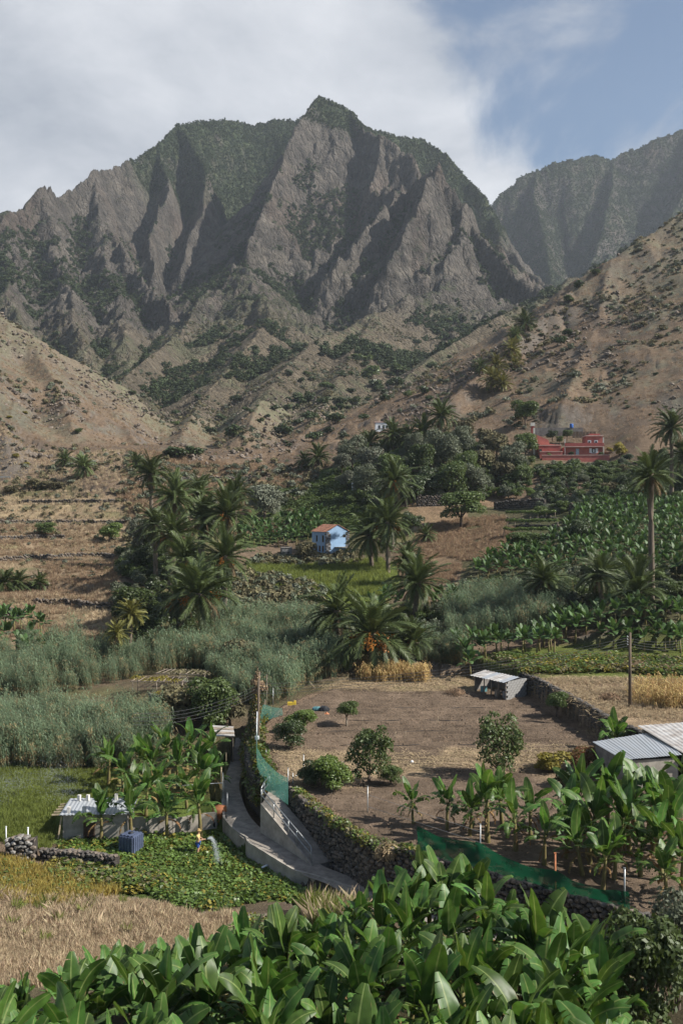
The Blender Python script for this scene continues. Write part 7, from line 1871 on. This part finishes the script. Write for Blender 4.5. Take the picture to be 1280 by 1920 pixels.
# ------------------------------------------------------------------ the man watering the garden
def skinned(name, joints, bones, mat, parent, sub=2):
    """continuous body surface grown over a joint skeleton: joints {name: (co, radius)}"""
    ks = list(joints); me = bpy.data.meshes.new(name); me.from_pydata([joints[k][0] for k in ks], [(ks.index(a), ks.index(b)) for a, b in bones], [])
    o = put(name, me, parent=parent); md = o.modifiers.new('skin', 'SKIN'); md.use_smooth_shade = True
    for i, k in enumerate(ks):
        sv = me.skin_vertices[0].data[i]; r_ = joints[k][1]; sv.radius = r_ if hasattr(r_, '__len__') else (r_, r_); sv.use_root = (i == 0)
    s = o.modifiers.new('sub', 'SUBSURF'); s.levels = sub; s.render_levels = sub
    me.materials.append(MATS[mat]); return o
ph = hit(371, 1606, 50)
pe = empty('person', ph + Vector((0, 0, .02)), R(0), label='person in straw hat, yellow shirt and blue shorts watering the garden', cat='person')
J = {'pelvis': ((0, 0, .95), (.14, .11)), 'chest': ((.02, 0, 1.28), (.16, .11)), 'neck': ((.03, 0, 1.47), .055), 'head': ((.05, -.01, 1.58), (.075, .085)), 'crown': ((.05, -.01, 1.70), (.07, .08)),
     'shl': ((.02, .18, 1.40), .06), 'ell': ((.12, .27, 1.13), .042), 'wrl': ((.34, .20, 1.05), .032), 'hal': ((.42, .17, 1.05), .035),
     'shr': ((.02, -.18, 1.40), .06), 'elr': ((.12, -.27, 1.13), .042), 'wrr': ((.34, -.14, 1.12), .032), 'har': ((.42, -.10, 1.13), .035),
     'hil': ((0, .09, .90), .09), 'knl': ((.05, .12, .50), .058), 'anl': ((-.02, .13, .09), .04), 'tol': ((.15, .15, .035), .035),
     'hir': ((0, -.09, .90), .09), 'knr': ((.03, -.13, .50), .058), 'anr': ((-.04, -.15, .09), .04), 'tor': ((.12, -.18, .035), .035)}
B = [('pelvis', 'chest'), ('chest', 'neck'), ('neck', 'head'), ('head', 'crown'), ('chest', 'shl'), ('shl', 'ell'), ('ell', 'wrl'), ('wrl', 'hal'), ('chest', 'shr'), ('shr', 'elr'), ('elr', 'wrr'), ('wrr', 'har'),
     ('pelvis', 'hil'), ('hil', 'knl'), ('knl', 'anl'), ('anl', 'tol'), ('pelvis', 'hir'), ('hir', 'knr'), ('knr', 'anr'), ('anr', 'tor')]
for s, h_ in (('l', (.42, .17, 1.05)), ('r', (.42, -.10, 1.13))):
    for k in range(5):
        a = (k - 2) * .018; n1, n2 = 'f%s%da' % (s, k), 'f%s%db' % (s, k); ln_ = (.055, .07, .075, .07, .055)[k] if k else .05
        J[n1] = ((h_[0] + .035 + ln_ * .5, h_[1] + a, h_[2] + .012), .009); J[n2] = ((h_[0] + .03 + ln_ * .6, h_[1] + a, h_[2] - .04), .008)
        B += [('ha' + s, n1), (n1, n2)]
body = skinned('body', J, B, 'skin', pe)
sh = {'w': ((0, 0, .92), (.165, .135)), 'c': ((.02, 0, 1.28), (.185, .135)), 'n': ((.03, 0, 1.44), (.09, .08)), 'sl': ((.02, .19, 1.40), .082), 'el': ((.075, .235, 1.24), .07), 'sr': ((.02, -.19, 1.40), .082), 'er': ((.075, -.235, 1.24), .07)}
skinned('shirt', sh, [('w', 'c'), ('c', 'n'), ('c', 'sl'), ('sl', 'el'), ('c', 'sr'), ('sr', 'er')], 'shirt_yellow', pe)
st_ = {'p': ((0, 0, .94), (.17, .14)), 'l': ((.0, .10, .85), .115), 'll': ((.045, .12, .55), .09), 'r': ((.0, -.10, .85), .115), 'rr': ((.03, -.13, .55), .09)}
skinned('shorts', st_, [('p', 'l'), ('l', 'll'), ('p', 'r'), ('r', 'rr')], 'shorts_blue', pe)
MB().tube([(.05, -.01, 1.68), (.05, -.01, 1.685), (.05, -.01, 1.70), (.05, -.01, 1.76), (.05, -.01, 1.81)], [.19, .2, .11, .1, .06], 14).build('hat', ['straw_hat'], parent=pe)
MB().tube([(.045, -.01, 1.60), (.04, -.01, 1.69)], [.083, .09], 12).build('hair', ['hair_dark'], parent=pe)
f_ = MB(); f_.tube([(.115, -.01, 1.585), (.145, -.01, 1.57)], [.016, .012], 5); f_.build('nose', ['skin'], parent=pe)
for y in (-.04, .02): MB().box((.118, y, 1.605), (.02, .022, .012)).build('eye', ['hair_dark'], parent=pe)
MB().box((.122, -.01, 1.54), (.02, .045, .01)).build('mouth', ['orange_paint'], parent=pe)
for y in (-.105, .085): MB().box((.05, y, 1.59), (.03, .02, .06)).build('ear', ['skin'], parent=pe)
hz = [ph + Vector((.62, -.1, 1.15)), ph + Vector((.42, -.10, 1.13)), ph + Vector((.2, .05, 1.02)), ph + Vector((.3, .3, .5)), ph + Vector((.1, .6, .15)), ph + Vector((-1.2, 1.2, .15)), ph + Vector((-3.5, 2.0, .15))]
MB().tube([p - ph for p in hz], .022, 6).build('garden_hose', ['hose_black'], loc=ph, label='dark hose held by the person, trailing into the leaves', cat='hose')
# the jet of water
g = np.random.default_rng(5); n = 2600; tt = g.uniform(0, 1, n) ** .8
jx = .65 + 1.15 * tt ** .75; jz = 1.2 + .42 * np.sin(np.minimum(tt * 1.6, 1) * 1.9) - 3.0 * np.maximum(tt - .12, 0) ** 1.4; sp = .03 + .13 * tt
c = np.stack([jx + g.normal(0, 1, n) * sp, -.1 - 2.2 * tt + g.normal(0, 1, n) * sp, jz + g.normal(0, 1, n) * sp], -1); s = g.uniform(.010, .022, n)[:, None, None]
co = c[:, None, :] + np.array([(-1, 0, 0), (0, -.3, -1), (1, 0, 0), (0, .3, 1.6)])[None] * s
put('water_jet', quads_mesh('water_jet', co, ['water_spray']), ph, label='arc of water drops spraying from the hose', cat='water jet', kind='stuff')
# sprinkler mist over the watered field
n = 5000; k = g.integers(0, 4, n); cx = np.array([-24.5, -22.0, -20.2, -25.5])[k]; cyy = np.array([74.5, 76.5, 73.0, 71.5])[k]
X = cx + g.normal(0, .9, n); Y = cyy + g.normal(0, .9, n); Z = ground(X, Y) + np.abs(g.normal(0, .8, n)) + .1; s = g.uniform(.012, .028, n)[:, None, None]
co = np.stack([X, Y, Z], -1)[:, None, :] + np.array([(-1, 0, 0), (0, -.3, -1), (1, 0, 0), (0, .3, 1)])[None] * s
tag(put('sprinkler_mist', quads_mesh('sprinkler_mist', co, ['water_spray'])), 'faint sprinkler mist drifting over the green field', 'mist', kind='stuff')
if 0: print('VINE', vb, vt, ln, lm[:3], [tuple(v.co) for v in crn.vertices[:3]])
# ------------------------------------------------------------------ the air: even haze in a closed box
hm, hn, hl = new_mat('haze')
for q in list(hn):
    if q.type != 'OUTPUT_MATERIAL': hn.remove(q)
pv = hn.new('ShaderNodeVolumePrincipled'); pv.inputs['Color'].default_value = (.80, .89, 1.0, 1); pv.inputs['Density'].default_value = HAZE
pv.inputs['Anisotropy'].default_value = .2
hl.new(pv.outputs[0], hn['Material Output'].inputs['Volume'])
hb = MB().box((0, 1040, 435), (2700, 2310, 930))
hb.build('haze', ['haze'], label='pale bluish air haze filling the whole valley', kind='stuff', cat='haze')
